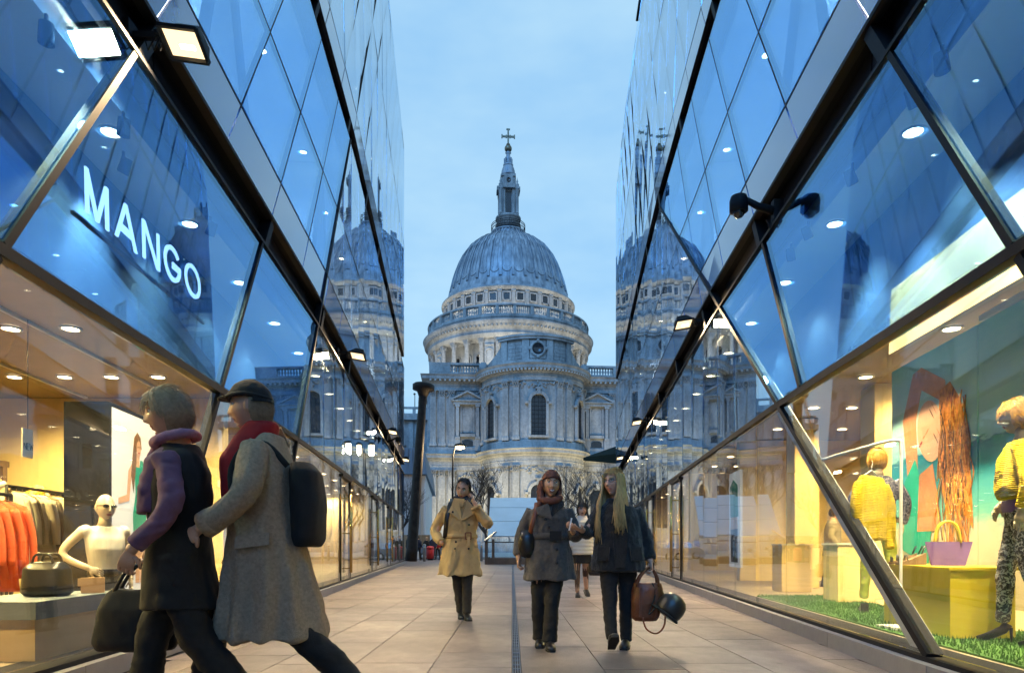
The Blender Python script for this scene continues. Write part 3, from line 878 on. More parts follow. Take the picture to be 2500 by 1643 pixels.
# choir roof, crossing blocks, transepts
mb = MB(); mb.prism([(-7, -56, 31.4), (7, -56, 31.4), (7, -56, 33), (0, -56, 36), (-7, -56, 33)], [(-7, -16, 31.4), (7, -16, 31.4), (7, -16, 33), (0, -16, 36), (-7, -16, 33)]); cb(mb, 'choir_roof', 'lead')
for s in (-1, 1):
    mb = MB(); mb.box2((s * 16, -20, 0), (s * 38, 18, 31)); mb.box2((s * 15.6, -21.2, 30.2), (s * 38.8, 18.8, 31.3)); mb.box2((s * 15.8, -20.5, 14.5), (s * 38.5, 18.5, 15.6))
    mb.box2((s * 16, -20.4, 31.3), (s * 38.3, -19.8, 31.8)); mb.box2((s * 16, -20.5, 32.9), (s * 38.3, -19.7, 33.3))
    for k in range(8): mb.box2((s * (17 + k * 3), -20.4, 31.8), (s * (17.7 + k * 3), -19.8, 33))
    for k in range(5): mb.box2((s * (19.5 + k * 4), -20.35, 16), (s * (20.6 + k * 4), -20, 30))
    cb(mb, 'transept', 'stone')
    for k in range(4):
        mb = MB(); mb.box((s * (22 + k * 4), -20.05, 22), (1.6, .2, 5)); cb(mb, 'transept_window', 'stained')

# masks: (s along path from the apse middle, half width, z0, z1) where the plain ashlar stops
def apse_pt(deg, r):
    a = R(-90 + deg); return V((r * math.cos(a), YE_ + r * math.sin(a), 0))
def apse_M(deg):
    return Matrix.Translation(apse_pt(deg, RA)) @ Matrix.Rotation(R(deg), 4, 'Z')
def flat_M(x):
    return Matrix.Translation((x, YE_, 0))
skip_a, skip_f = [], []        # (deg, half deg, z0, z1), (x, half, z0, z1)
def arched_window(M, w, zb, zs, tag_, keyed=True):
    """w width, zb sill, zs springing: dark lights inside a raised stone surround"""
    h = w / 2
    mb = MB()
    prof = [(-h, zb), (h, zb)] + [(h * math.cos(PI * k / 12), zs + h * math.sin(PI * k / 12)) for k in range(13)]
    mb.prism([(x, -.02, z) for x, z in prof], [(x, -.05, z) for x, z in prof], M=M)
    o = cb(mb, tag_, 'stained')
    fr = MB()
    for s in (-1, 1): fr.box2((s * h, -.5, zb), (s * (h + .42), 0, zs), M)
    n = 14
    for k in range(n):
        a0, a1 = PI * k / n, PI * (k + 1) / n
        A = []; B = []
        for a, r in ((a0, h), (a1, h), (a1, h + .5), (a0, h + .5)): A.append((r * math.cos(a), 0, zs + r * math.sin(a))); B.append((r * math.cos(a), -.55, zs + r * math.sin(a)))
        fr.prism(A, B, M=M)
    if keyed: fr.box2((-.28, -.85, zs + h - .1), (.28, 0, zs + h + 1.0), M); fr.box2((-.5, -.7, zs + h + .8), (.5, 0, zs + h + 1.1), M)
    for s in (-1, 1): fr.box2((s * (h + .1), -.5, zs - .35), (s * (h + 1.0), 0, zs), M)
    cb(fr, 'surround', 'stone', o)
    si = MB(); si.box2((-h - .5, -.6, zb - .35), (h + .5, 0, zb), M); cb(si, 'sill', 'stone', o)
    gl = MB()
    for k in range(1, 4): gl.box2((-h + w * k / 4 - .03, -.09, zb), (-h + w * k / 4 + .03, -.05, zs + h * .7), M)
    z = zb + .7
    while z < zs + h * .6: gl.box2((-h, -.088, z - .03), (h, -.05, z + .03), M); z += .7
    cb(gl, 'glazing_bars', 'steel_dark', o)
for d in (-57, 0, 57):
    arched_window(apse_M(d), 2.5 if d == 0 else 2.3, 19.4, 25.0, 'arched_window'); skip_a.append((d, 16, 18.9, 28.6))
    arched_window(apse_M(d), 2.6, 4.0, 10.0, 'arched_window'); skip_a.append((d, 14, 3.4, 13.6))
# aedicule windows on the flat flanks
for x in (-11.6, 11.6):
    M = flat_M(x)
    mb = MB(); mb.box2((-.95, -.12, 21.2), (.95, -.02, 25.0), M); mb.prism([(.95 * math.cos(PI * k / 8), -.12, 25 + .95 * math.sin(PI * k / 8)) for k in range(9)], [(.95 * math.cos(PI * k / 8), -.02, 25 + .95 * math.sin(PI * k / 8)) for k in range(9)], M=M)
    o = cb(mb, 'aedicule', 'stone')
    fr = MB()
    for s in (-1, 1): fr.box2((s * 1.5, -.7, 20.3), (s * 2.05, 0, 26.0), M); fr.box2((s * 1.35, -.8, 20.0), (s * 2.2, 0, 20.4), M); fr.box2((s * 1.35, -.8, 25.7), (s * 2.2, 0, 26.1), M); fr.box2((s * 1.0, -.3, 21), (s * 1.25, 0, 26), M); fr.box2((s * 1.3, -.7, 17.9), (s * 2.3, 0, 20.0), M)
    fr.box2((-2.5, -.85, 26.1), (2.5, 0, 26.6), M); fr.box2((-2.8, -1.1, 26.6), (2.8, 0, 26.8), M); fr.box2((-1.3, -.35, 25.95), (1.3, 0, 26.1), M)
    fr.prism([(-2.8, 0, 26.8), (2.8, 0, 26.8), (0, 0, 28.2)], [(-2.8, -.7, 26.8), (2.8, -.7, 26.8), (0, -.7, 28.2)], M=M)
    for s in (-1, 1): fr.bar(M @ V((s * 2.9, -.6, 26.85)), M @ V((0, -.6, 28.35)), 1.1, .28, up=(0, 0, 1))
    fr.box2((-1.3, -.6, 20.4), (1.3, 0, 20.9), M)
    cb(fr, 'pediment_frame', 'stone', o)
    mb = MB(); mb.box2((-.95, -.13, 18.2), (.95, -.03, 19.6), M); mb.prism([(.95 * math.cos(PI * k / 8), -.13, 19.6 + .35 * math.sin(PI * k / 8)) for k in range(9)], [(.95 * math.cos(PI * k / 8), -.03, 19.6 + .35 * math.sin(PI * k / 8)) for k in range(9)], M=M); cb(mb, 'low_window', 'stained', o)
    skip_f.append((x, 2.6, 17.8, 28.4))
    arched_window(flat_M(x), 2.4, 4.0, 10.0, 'arched_window'); skip_f.append((x, 2.3, 3.4, 13.6))
# pilasters with leafy capitals
def pil(h, w=1.05):
    p = MB(); p.box2((-w / 2, -.42, 0), (w / 2, 0.1, h - 1.1)); p.box2((-w / 2 - .15, -.55, 0), (w / 2 + .15, 0.1, .45)); p.box2((-w / 2 - .07, -.48, .45), (w / 2 + .07, .1, .65))
    p.box2((-w / 2 - .05, -.46, h - 1.2), (w / 2 + .05, 0.1, h - 1.08)); p.box2((-w / 2 - .22, -.7, h - .16), (w / 2 + .22, .1, h))
    p.box2((-w / 2, -.4, h - 1.1), (w / 2, .1, h - .1))
    for r_, zz, n in ((.47, h - .9, 4), (.56, h - .58, 3), (.62, h - .32, 4)):
        for k in range(n):
            x = (-.5 + (k + .5) / n) * (w + .15)
            p.ball((x, -r_, zz), (.14, .12, .2), 6, 5)
    return p
pu = pil(9.9).mesh('pilaster', 'stone'); plw = pil(12.7, 1.15).mesh('pilaster', 'stone')
for d in (-79, -35.6, -23.5, 23.5, 35.6, 79):
    ci(pu, 'pilaster', apse_M(d) @ Matrix.Translation((0, 0, 18.72))); skip_a.append((d, 4.2, 18.7, 28.7))
    ci(plw, 'pilaster', apse_M(d) @ Matrix.Translation((0, 0, 1.82))); skip_a.append((d, 4.4, 1.8, 14.5))
for x in (-17.7, -16.1, -14.4, 14.4, 16.1, 17.7):
    ci(pu, 'pilaster', flat_M(x) @ Matrix.Translation((0, 0, 18.72))); skip_f.append((x, .65, 18.7, 28.7))
    ci(plw, 'pilaster', flat_M(x) @ Matrix.Translation((0, 0, 1.82))); skip_f.append((x, .7, 1.8, 14.5))
for s in (-1, 1):
    for k in range(9):
        for me, z in ((pu, 18.72), (plw, 1.82)):
            ci(me, 'pilaster', Matrix.Translation((s * HWD, YE_ + 1.5 + k * 4.4, z)) @ Matrix.Rotation(s * R(90), 4, 'Z'))
    for k in range(8):
        M = Matrix.Translation((s * HWD, YE_ + 3.7 + k * 4.4, 0)) @ Matrix.Rotation(s * R(90), 4, 'Z')
        mb = MB(); mb.box2((-.9, -.08, 20), (.9, -.02, 25.5), M); mb.box2((-.9, -.08, 4), (.9, -.02, 11), M); cb(mb, 'side_window', 'stained')
# carved swags between the capitals
rs = random.Random(5)
mb = MB()
for z in (27.9, 13.7):
    for k in range(150):
        d = rs.uniform(-88, 88); p = apse_M(d) @ V((0, -rs.uniform(.05, .2), z + rs.uniform(-.45, .5))); mb.ball(p, (rs.uniform(.12, .3), rs.uniform(.1, .2), rs.uniform(.12, .25)), 6, 4)
    for k in range(90):
        x = rs.choice((-1, 1)) * rs.uniform(9.4, 18); mb.ball((x, YE_ - rs.uniform(.05, .2), z + rs.uniform(-.45, .5)), (rs.uniform(.12, .3), rs.uniform(.1, .2), rs.uniform(.12, .25)), 6, 4)
o = cb(mb, 'carved_swags', 'stone'); o['kind'] = 'stuff'
# ashlar blocks, each with its own edges
mb = MB()
rs = random.Random(9)
def hit(lst, c, hw, z0, z1):
    return any(abs(c - a) < b + hw and z1 > q0 and z0 < q1 for a, b, q0, q1 in lst)
for za, zb, hc in ((1.95, 13.4, .57), (18.8, 28.4, .6)):
    nz = int((zb - za) / hc)
    for j in range(nz):
        z0 = za + j * hc; z1 = z0 + hc - .085
        d = -88 + (j % 2) * 4.5
        while d < 86:
            dd = rs.uniform(7, 10); c = d + dd / 2
            if not hit(skip_a, c, dd / 2 - .6, z0, z1):
                o_ = rs.uniform(.10, .16)
                P = [apse_pt(e, RA + q) for q in (-.02, o_) for e in (d + .22, d + dd - .22)]
                q4 = (P[0], P[1], P[3], P[2])
                mb.prism([V((p.x, p.y, z0)) for p in q4], [V((p.x, p.y, z1)) for p in q4])
            d += dd
        for s in (-1, 1):
            x = 9.2 + (j % 2) * .7
            while x < 18.2:
                w = rs.uniform(1.1, 1.7)
                if not hit(skip_f, s * (x + w / 2), w / 2 - .05, z0, z1) and x + w < 18.4:
                    mb.box2((s * (x + .025), YE_ - rs.uniform(.10, .16), z0), (s * (x + w - .025), YE_ + .02, z1))
                x += w
o = cb(mb, 'ashlar_stones', 'stone'); o['kind'] = 'stuff'
# modillions under the two cornices
md = MB(); md.box((0, -.85, 0), (.35, .75, .3)); mdm = md.mesh('cornice_bracket', 'stone')
for k in range(48):
    d = -86 + 172 * k / 47; ci(mdm, 'cornice_bracket', apse_M(d) @ Matrix.Translation((0, 0, 30.25)))
for s in (-1, 1):
    for k in range(11): ci(mdm, 'cornice_bracket', flat_M(s * (9.6 + k * .85)) @ Matrix.Translation((0, 0, 30.25)))
# balustrades over the flanks, pedestals
bal = MB(); bal.lathe([(.2, 0), (.2, .12), (.11, .25), (.24, .6), (.11, 1.05), (.2, 1.2), (.2, 1.3)], 8); balm = bal.mesh('baluster', 'stone')
for s in (-1, 1):
    mb = MB(); mb.box2((s * 9.0, YE_ - .3, 31.4), (s * 18.3, YE_ + .5, 31.85)); mb.box2((s * 9.0, YE_ - .35, 33.1), (s * 18.4, YE_ + .5, 33.5))
    mb.box2((s * 14.6, YE_ - .33, 31.85), (s * 18.35, YE_ + .5, 33.1)); mb.box2((s * 8.9, YE_ - .3, 31.85), (s * 9.5, YE_ + .5, 33.1))
    mb.box2((s * 17.5, YE_ + .5, 31.4), (s * 18.4, -16, 31.85)); mb.box2((s * 17.5, YE_ + .5, 33.1), (s * 18.4, -16, 33.5))
    cb(mb, 'parapet', 'stone')
    for k in range(10): ci(balm, 'baluster', Matrix.Translation((s * (9.8 + k * .5), YE_ + .1, 31.82)))
    for k in range(40):
        if k % 8 > 1: ci(balm, 'baluster', Matrix.Translation((s * 17.95, YE_ + 1.5 + k * 1.0, 31.82)))
# curved attic with the oculus and side scrolls
def arcblock(mb, r0, r1, z0, z1, d0, d1, n=20):
    A = [apse_pt(d0 + (d1 - d0) * k / n, r1) for k in range(n + 1)]; B = [apse_pt(d0 + (d1 - d0) * k / n, r0) for k in range(n + 1)]
    for k in range(n):
        q = (A[k], A[k + 1], B[k + 1], B[k]); mb.prism([V((p.x, p.y, z0)) for p in q], [V((p.x, p.y, z1)) for p in q])
mb = MB(); arcblock(mb, 3, 8.2, 31.35, 35.6, -46, 46); arcblock(mb, 3, 8.55, 31.3, 32.2, -47, 47); arcblock(mb, 3, 8.8, 35.6, 36.0, -48, 48); arcblock(mb, 3, 9.0, 36.0, 36.35, -49, 49)
for d in (-41, -14, 14, 41): arcblock(mb, 7, 8.5, 32.2, 35.6, d - 4, d + 4, 3)
arcblock(mb, 7, 8.4, 32.4, 35.4, -9, 9, 6)
cb(mb, 'attic_block', 'stone')
mb = MB()
j = 0
for z in (32.35, 32.95, 33.55, 34.15, 34.75):
    for d0, d1 in ((-36, -27), (-27, -19), (19, 27), (27, 36)): arcblock(mb, 8.1, 8.27, z, z + .55, d0 + .2 + (j % 2), d1 - .2 + (j % 2), 2)
    j += 1
cb(mb, 'attic_stones', 'stone')['kind'] = 'stuff'
mb = MB(); mb.lathe([(0, 0), (.95, 0), (.95, .1)], 24, caps=False, M=apse_M(0) @ Matrix.Translation((0, .44, 33.95)) @ Matrix.Rotation(R(90), 4, 'X')); ocu = cb(mb, 'oculus', 'stained')
mb = MB(); mb.lathe([(.95, 0), (1.0, .25), (1.3, .25), (1.4, 0)], 24, caps=False, M=apse_M(0) @ Matrix.Translation((0, .48, 33.95)) @ Matrix.Rotation(R(90), 4, 'X'))
for k in range(4):
    a = k * PI / 2; mb.ball(apse_M(0) @ V((1.35 * math.cos(a), .3, 33.95 + 1.35 * math.sin(a))), (.3, .2, .3), 8, 6)
cb(mb, 'oculus_frame', 'stone', ocu)
for s in (-1, 1):
    mb = MB(); P = []
    for k in range(13):
        t = k / 12; P.append((s * (9.3 - 3.4 * t), 32.3 + 2.9 * t ** 2.0))
    A = [(s * 5.6, YE_ - 5.4, 31.4)] + [(x, YE_ - 5.4 + (abs(x) - 5.9) * 1.2, z) for x, z in P] + [(s * 5.6, YE_ - 5.4, 34.8)]
    mb.prism(A, [(x, y + 1.2, z) for x, y, z in A]); mb.lathe([(0, -.6), (.75, -.6), (.75, .6), (0, .6)], 16, M=Matrix.Translation((s * 8.9, YE_ - 2.2, 32.3)) @ Matrix.Rotation(R(90), 4, 'X'))
    cb(mb, 'scroll', 'stone')
# statues and chimneys hidden behind are left out; floodlights on roof and ground
def flood(p, target, e, size, col, spread=140):
    l = bpy.data.lights.new('flood_lamp', 'AREA'); l.shape = 'DISK'; l.size = size; l.energy = e; l.color = col; l.spread = R(spread)
    p = MC @ V(p); t = MC @ V(target)
    q = (t - p).to_track_quat('-Z', 'Y')
    m = MB(); m.box((0, 0, .14), (.5, .35, .25)); m.box((0, 0, .3), (.12, .12, .3))
    o = m.build('floodlight', 'steel_dark', cath, Matrix.Translation(p) @ q.to_matrix().to_4x4())
    lo = bpy.data.objects.new('flood_lamp', l); _link(lo, o, Matrix.Translation(p) @ q.to_matrix().to_4x4())
for dg in (-57, -37, -22, -7, 7, 22, 37, 57):
    a = R(-90 + dg)
    fx, fy = 28.0 * math.cos(a), 28.0 * math.sin(a)
    flood((fx, fy, 37.5), (19 * math.cos(a), 19 * math.sin(a), 48), 760 if abs(dg) > 50 else 620, .8, (1, .88, .66))
    mb = MB(); mb.lathe([(.12, 31.2), (.08, 37.3)], 8, c=(fx, fy, 0)); cb(mb, 'floodlight_mast', 'steel_dark')
for k in range(9):
    a = R(-90 + (k - 4) * 20)
    flood((20.0 * math.cos(a), 20.0 * math.sin(a), 55.4), (16.4 * math.cos(a), 16.4 * math.sin(a), 62.4), 230, .5, (1, .90, .72))
for d, r in ((-75, 16), (-38, 18), (0, 18), (38, 18), (75, 16)):
    p = apse_pt(d, r + 6); t = apse_pt(d, 9)
    flood((p.x, p.y, .6), (t.x, t.y, 11), 640, 1.0, (1, .76, .36), 80)
for x in (-16, 16): flood((x, YE_ - 15, .6), (x, YE_, 11), 440, 1.0, (1, .76, .36), 80)
# ================================================================== street furniture and things beyond the passage
pm('bronze', (.055, .045, .04), .6, metal=.5, var=.35, scale=3, bump=.3, bscale=14)
pm('bark', (.035, .03, .028), .9, var=.3, scale=10)
pm('lead_clad', (.13, .17, .22), .55, metal=.2, var=.2, scale=1.5, stretch=(1, 1, .2))
pm('pale_stone', (.50, .46, .44), .8, var=.12, scale=2.5, bump=.3, bscale=12)
pm('timber', (.30, .19, .10), .6, var=.2, scale=3)
pm('red', (.45, .02, .02), .4)
pm('steel_post', (.42, .43, .44), .4, metal=.6)
pm('white_plastic', (.8, .8, .8), .4)
pm('car_paint', (.20, .26, .34), .25, metal=.4, coat=.6)
pm('rubber', (.012, .012, .012), .8)
pm('frame_brown', (.16, .11, .08), .5, metal=.3, var=.2)
pm('milk_glass', (.66, .80, .92), .12, spec=.8, coat=.8, var=.06, scale=1)
pm('canopy_green', (.008, .02, .021), .9, spec=.1)
glassmat('glass_clear', (.9, .95, .97), 1.5)

def floodlight(side, Y, Z, label, power):
    p = WP(side, Y, Z, -.02)
    t = thing('floodlight', label, 'floodlight', p, 'floodlights along the fascias')
    ix = -side
    mb = MB(); mb.bar(p + V((-ix * .16, 0, .02)), p + V((ix * .16, 0, .02)), .05); mb.box(p + V((-ix * .12, 0, .02)), (.06, .16, .2)); mb.bar(p + V((ix * .12, -.06, .02)), p + V((ix * .12, .06, .02)), .03)
    for k in range(3): mb.tube([p + V((ix * .05 * k, .03 * k, .0)), p + V((ix * (.05 * k + .03), 0, -.10)), p + V((ix * (.1 + .04 * k), -.02, .0))], .008, 6)
    mb.build('bracket', 'steel_dark', t)
    M = Matrix.Translation(p + V((ix * .36, -.0, .0))) @ Matrix.Rotation(R(-24), 4, 'X') @ Matrix.Rotation(R(ix * 12), 4, 'Y')
    # housing: wedge box with sloping back, opening downwards
    lo = [(-.17, -.13, -.07), (.17, -.13, -.07), (.17, .13, -.07), (-.17, .13, -.07)]
    hi = [(-.09, -.05, .10), (.09, -.05, .10), (.12, .11, .08), (-.12, .11, .08)]
    mb = MB(); mb.prism(lo, hi, M=M); mb.build('housing', 'steel_dark', t)
    mb = MB()
    for a, b in ((0, 1), (1, 2), (2, 3), (3, 0)): mb.bar(M @ V(V(lo[a]) + V((0, 0, -.012))), M @ V(V(lo[b]) + V((0, 0, -.012))), .03, .03)
    mb.build('rim', 'steel_dark', t)
    mb = MB(); mb.prism([(x * .86, y * .82, -.078) for x, y, z in lo], [(x * .86, y * .82, -.072) for x, y, z in lo], M=M); lens = mb.build('lens', 'lamp_soft', t)
    mb = MB(); mb.box((.03, .02, -.084), (.13, .035, .01), M); mb.build('bulb', 'lamp_warm', lens)
    l = bpy.data.lights.new('flood_lamp', 'AREA'); l.shape = 'RECTANGLE'; l.size = .28; l.size_y = .2; l.energy = power; l.color = (1, .70, .38); l.spread = R(150)
    o = bpy.data.objects.new('flood_lamp', l); _link(o, t, M @ Matrix.Translation((0, 0, -.10)))
floodlight(-1, 5.75, 5.2, 'large bright floodlight above the big white lettering', 150)
floodlight(-1, 15.4, 5.28, 'floodlight on the left fascia midway to the street', 150)
floodlight(-1, 25.4, 5.25, 'small far floodlight on the left fascia behind the camera dome', 110)
floodlight(-1, 33.5, 5.25, 'last floodlight on the left fascia before the nail sculpture', 70)
floodlight(1, 13.2, 5.28, 'nearest floodlight on the right fascia beyond the camera dome', 170)
floodlight(1, 23.6, 5.28, 'second floodlight along the right fascia', 120)
floodlight(1, 33.0, 5.28, 'farthest floodlight on the right fascia above the blonde woman', 70)

def cctv(side, Y, Z, label):
    p = WP(side, Y, Z, 0.0); ix = -side
    t = thing('security_camera', label, 'security camera', p, 'security cameras on the fascias')
    mb = MB(); mb.box(p + V((-ix * .05, 0, -.1)), (.12, .10, .3)); mb.tube([p + V((0, 0, -.08)), p + V((ix * .2, 0, -.02)), p + V((ix * .42, 0, .1))], [.055, .045, .035], 10); mb.build('arm', 'steel_dark', t)
    c = p + V((ix * .44, 0, 0)); mb = MB(); mb.lathe([(.03, .12), (.10, .10), (.115, .05), (.115, -.09), (.09, -.10)][::-1], 20, c=c); mb.build('camera_body', 'steel_dark', t)
    mb = MB(); mb.ball(c + V((0, 0, -.10)), .075, 16, 10); mb.build('dome_lens', 'black_gloss', t)
    mb = MB(); mb.tube([p + V((ix * .02, -.03, -.2)), p + V((ix * .06, -.05, -.32)), p + V((ix * .1, -.04, -.22))], .012, 6); mb.build('cable', 'rubber', t)
pm('black_gloss', (.01, .008, .006), .08, coat=1)
cctv(1, 8.7, 5.28, 'black dome security camera on a bracket over the right fascia')
cctv(-1, 27.2, 5.2, 'small black dome camera at the far end of the left fascia')

# lettering behind the glass
sg = thing('shop_sign', 'large glowing white capital letters hung behind the left glass', 'sign', WP(-1, 6, 3.5, .16))
def letter(ch, y0, y1, zb, h):
    st = .042
    w = y1 - y0
    mb = MB()
    def quad(pts, d=0.0):
        f = lambda p, o: WP(-1, y0 + p[0] * w, zb + p[1] * h, .16 + o)
        mb.prism([f(p, d) for p in pts], [f(p, .014 + d) for p in pts])
    s = st / w; 
    def stroke(a, b, ww, d=0.0):
        # slanted stroke with level ends
        quad([(a[0] - ww / 2, a[1]), (a[0] + ww / 2, a[1]), (b[0] + ww / 2, b[1]), (b[0] - ww / 2, b[1])], d)
    if ch == 'M':
        stroke((s / 2, 0), (s / 2, 1), s); stroke((1 - s / 2, 0), (1 - s / 2, 1), s, .001)
        stroke((.5, 0), (s / 2, 1), s, .002); stroke((.5, 0), (1 - s / 2, 1), s, .003)
    elif ch == 'A':
        stroke((s / 2, 0), (.5, 1), s); stroke((1 - s / 2, 0), (.5, 1), s, .001); quad([(.24, .24), (.76, .24), (.7, .42), (.3, .42)], .002)
    elif ch == 'N':
        stroke((s / 2, 0), (s / 2, 1), s); stroke((1 - s / 2, 0), (1 - s / 2, 1), s, .001); stroke((1 - s / 2 - .03, 0), (s / 2 + .03, 1), s * 1.1, .002)
    else:
        n = 40; a0, a1 = (0, 2 * PI) if ch == 'O' else (R(38), R(360))
        for k in range(n):
            q = []
            for t, r in ((k, 1.0), (k + 1, 1.0), (k + 1, 0), (k, 0)):
                a = a0 + (a1 - a0) * t / n
                rx = .5 - (0 if r else s); rz = .5 - (0 if r else st / h); q.append((.5 + rx * math.cos(a), .5 + rz * math.sin(a)))
            quad(q)
        if ch == 'G': quad([(.5, .38), (1.0, .38), (1.0, .56), (.5, .56)], .001)
    mb.build('letter', 'sign_white', sg)
for ch, a, b in (('M', 5.10, 5.49), ('A', 5.53, 5.96), ('N', 6.01, 6.40), ('G', 6.44, 6.87), ('O', 6.92, 7.38)):
    letter(ch, a + .03, b - .03, 3.44 + (a - 5.1) * .05, .34)
mb = MB(); strip(-1, 5.0, 7.5, 3.36, 3.385, .18, .21, mb); mb.build('sign_rail', 'steel_dark', sg)

# dark triangular canopy at the street end of the right building
mb = MB(); P = [at(1424, 1124, 47.0), at(1552, 1136, 43.1), at(1552, 1108, 43.1), at(1504, 1096, 46.0)]
mb.prism(P, [p + V((.0, .05, .2)) for p in P]); mb.build('canopy', 'canopy_green', BL[1])

# the giant nail
nb, nt_ = V((-6.5, 44, 0)), V((-5.72, 44.2, 11.35))
nail = thing('nail_sculpture', 'giant dark bronze nail sculpture leaning slightly beside the left building', 'sculpture', nb)
d = nt_ - nb
mb = MB(); mb.tube([nb + d * (k / 14) for k in range(15)], [.36 - .008 * k + (.012 if k % 2 else 0) for k in range(15)], 14)
for k in range(6): mb.tube([nb + d * (.90 + .012 * k), nb + d * (.904 + .012 * k)], .285, 14)
mb.build('shaft', 'bronze', nail)
mb = MB(); dn = d.normalized(); mb.tube([nt_ - dn * .75, nt_ - dn * .35, nt_ - dn * .28, nt_ + dn * .02, nt_ + dn * .12], [.26, .42, .70, .72, .60], 22); mb.build('head', 'bronze', nail)

# modern block with lead upper storey left of the cathedral
bk = thing('stone_block', 'low modern stone block with dark lead upper storey behind the nail', 'building', (-12, 66, 0))
mb = MB(); F0 = [(-22, 62, 0), (-8.3, 62, 0), (-10.6, 88, 0), (-22, 88, 0)]
mb.prism([V(p) for p in F0], [V((p[0], p[1], 7.5)) for p in F0]); mb.build('wall', 'pale_stone', bk)
mb = MB(); F1 = [(-22.5, 61.6, 7.5), (-7.7, 61.6, 7.5), (-9.9, 88.4, 7.5), (-22.5, 88.4, 7.5)]
mb.prism([V(p) for p in F1], [V((p[0] - (.3 if p[0] > -15 else -.3), p[1] + .2, 9.9)) for p in F1])
mb.build('lead_storey', 'lead_clad', bk)
for k in range(36): 
    mb = MB(); mb.box((-22.2 + k * .4, 61.66, 8.7), (.05, .1, 2.25)); mb.build('seam', 'lead_clad', bk)
for k in range(18):
    t = k / 18; mb = MB(); mb.box((-8.15 - 2.2 * t, 62.6 + 24 * t, 4.6), (.45, .2, 5.7)); mb.build('fin', 'white_plastic', bk)
rs = random.Random(4)
for j in range(10):
    x = -15.0
    while x < -8.4:
        w = rs.uniform(.5, .9); w = min(w, -8.35 - x)
        if w > .15:
            mb = MB(); mb.box((x + w / 2, 61.98, .37 + j * .74), (w - .02, .06, .72)); mb.build('cladding_stone', 'pale_stone', bk)
        x += w
hd = thing('hoarding', 'brown timber hoarding along the far side of the street', 'hoarding', (-12, 60.5, 0))
for k in range(12):
    mb = MB(); mb.box((-16.5 + k * .8, 64.2 - 3.4, 1.0), (.78, .06, 2.0)); mb.build('board', 'timber', hd)

# street lamp
lp = at(1105, 1335, 46.0); sl = thing('street_lamp', 'tall slim street lamp with one glowing head before the cathedral', 'street lamp', (lp.x, 46, 0))
mb = MB(); mb.tube([(lp.x, 46, 0), (lp.x, 46, 5.5), (lp.x + .02, 46, 7.0), (lp.x + .12, 46, 7.5), (lp.x + .4, 46, 7.75)], [.08, .06, .05, .045, .04], 10); mb.lathe([(.13, 0), (.13, .9), (.08, 1.0)], 12, c=(lp.x, 46, 0)); mb.build('post', 'steel_dark', sl)
mb = MB(); mb.lathe([(.10, .22), (.34, .16), (.42, .02), (.38, .0)][::-1], 18, c=(lp.x + .5, 46, 7.68)); mb.build('lamp_hood', 'steel_dark', sl)
mb = MB(); mb.ball((lp.x + .5, 46, 7.62), (.30, .30, .12), 16, 8); mb.build('lamp_glass', 'lamp_warm', sl)
l = bpy.data.lights.new('street_lamp_light', 'POINT'); l.energy = 900; l.color = (1, .72, .36); l.shadow_soft_size = .3
_link(bpy.data.objects.new('street_lamp_light', l), sl, Matrix.Translation((lp.x + .5, 46, 7.3)))

# bare trees
def bare_tree(u, Y, h, seed, label):
    rs = random.Random(seed); b = V(((u - 1250) / FPX * Y, Y, 0))
    t = thing('bare_tree', label, 'tree', b, 'bare winter trees before the cathedral')
    tr = MB(); br = MB()
    def grow(p, d, ln, r, lev):
        pts = [p]; q = p.copy(); dd = d.copy()
        for k in range(4):
            dd = (dd + V((rs.uniform(-1, 1), rs.uniform(-1, 1), rs.uniform(-.5, .8))) * .16).normalized(); q = q + dd * ln / 4; pts.append(q.copy())
        (tr if lev == 0 else br).tube(pts, [r * (1 - .13 * k) for k in range(5)], 6 if lev < 2 else 4, caps=False)
        if lev >= 6 or r < .0035: return
        n = 3 if lev else 5
        for k in range(n):
            i = rs.choice((2, 3, 4, 4)) if lev else rs.choice((3, 4, 4))
            nd = (dd * .75 + V((rs.uniform(-1, 1), rs.uniform(-1, 1), rs.uniform(-.15, .8))) * .75).normalized()
            grow(pts[i], nd, ln * rs.uniform(.6, .82), r * .58, lev + 1)
    grow(b, V((0, 0, 1)), h * .32, .15, 0)
    tr.build('trunk', 'bark', t); br.build('crown', 'bark', t)
bare_tree(1192, 56, 8.6, 3, 'bare dark tree between the man in the trench coat and the glass shelter')
bare_tree(1440, 57, 8.8, 8, 'bare dark tree behind the two women on the right')
bare_tree(975, 57, 7.5, 12, 'bare dark tree beside the nail sculpture')
bare_tree(1385, 66, 8.5, 21, 'thin bare tree close to the apse windows')

# glazed stair shelter
x0, x1 = -1.30, 2.15
sh = thing('glass_shelter', 'sloping milky glass stair shelter in the middle of the square', 'shelter', (.4, 38, 0))
A, B = V((0, 36.6, 1.45)), V((0, 41.2, 3.85))
for k, (t0, t1) in enumerate(((0, .36), (.36, .72), (.72, 1.0))):
    mb = MB(); p, q = A.lerp(B, t0 + .006), A.lerp(B, t1 - .006)
    e0, e1 = x0 + .12 * (1 - t0), x0 + .12 * (1 - t1)
    e0, e1 = x0, x0
    lo = [V((e0, p.y, p.z)), V((x1, p.y, p.z)), V((x1, q.y, q.z)), V((e1, q.y, q.z))]
    mb.prism(lo, [v + V((0, -.03, .05)) for v in lo]); mb.build('roof_pane', 'milk_glass', sh)
for x in (x0 + .05, (x0 + x1) / 2, x1 - .05):
    mb = MB(); mb.bar(V((x, A.y, A.z - .08)), V((x, B.y, B.z - .08)), .07, .1); mb.build('rafter', 'steel_post', sh)
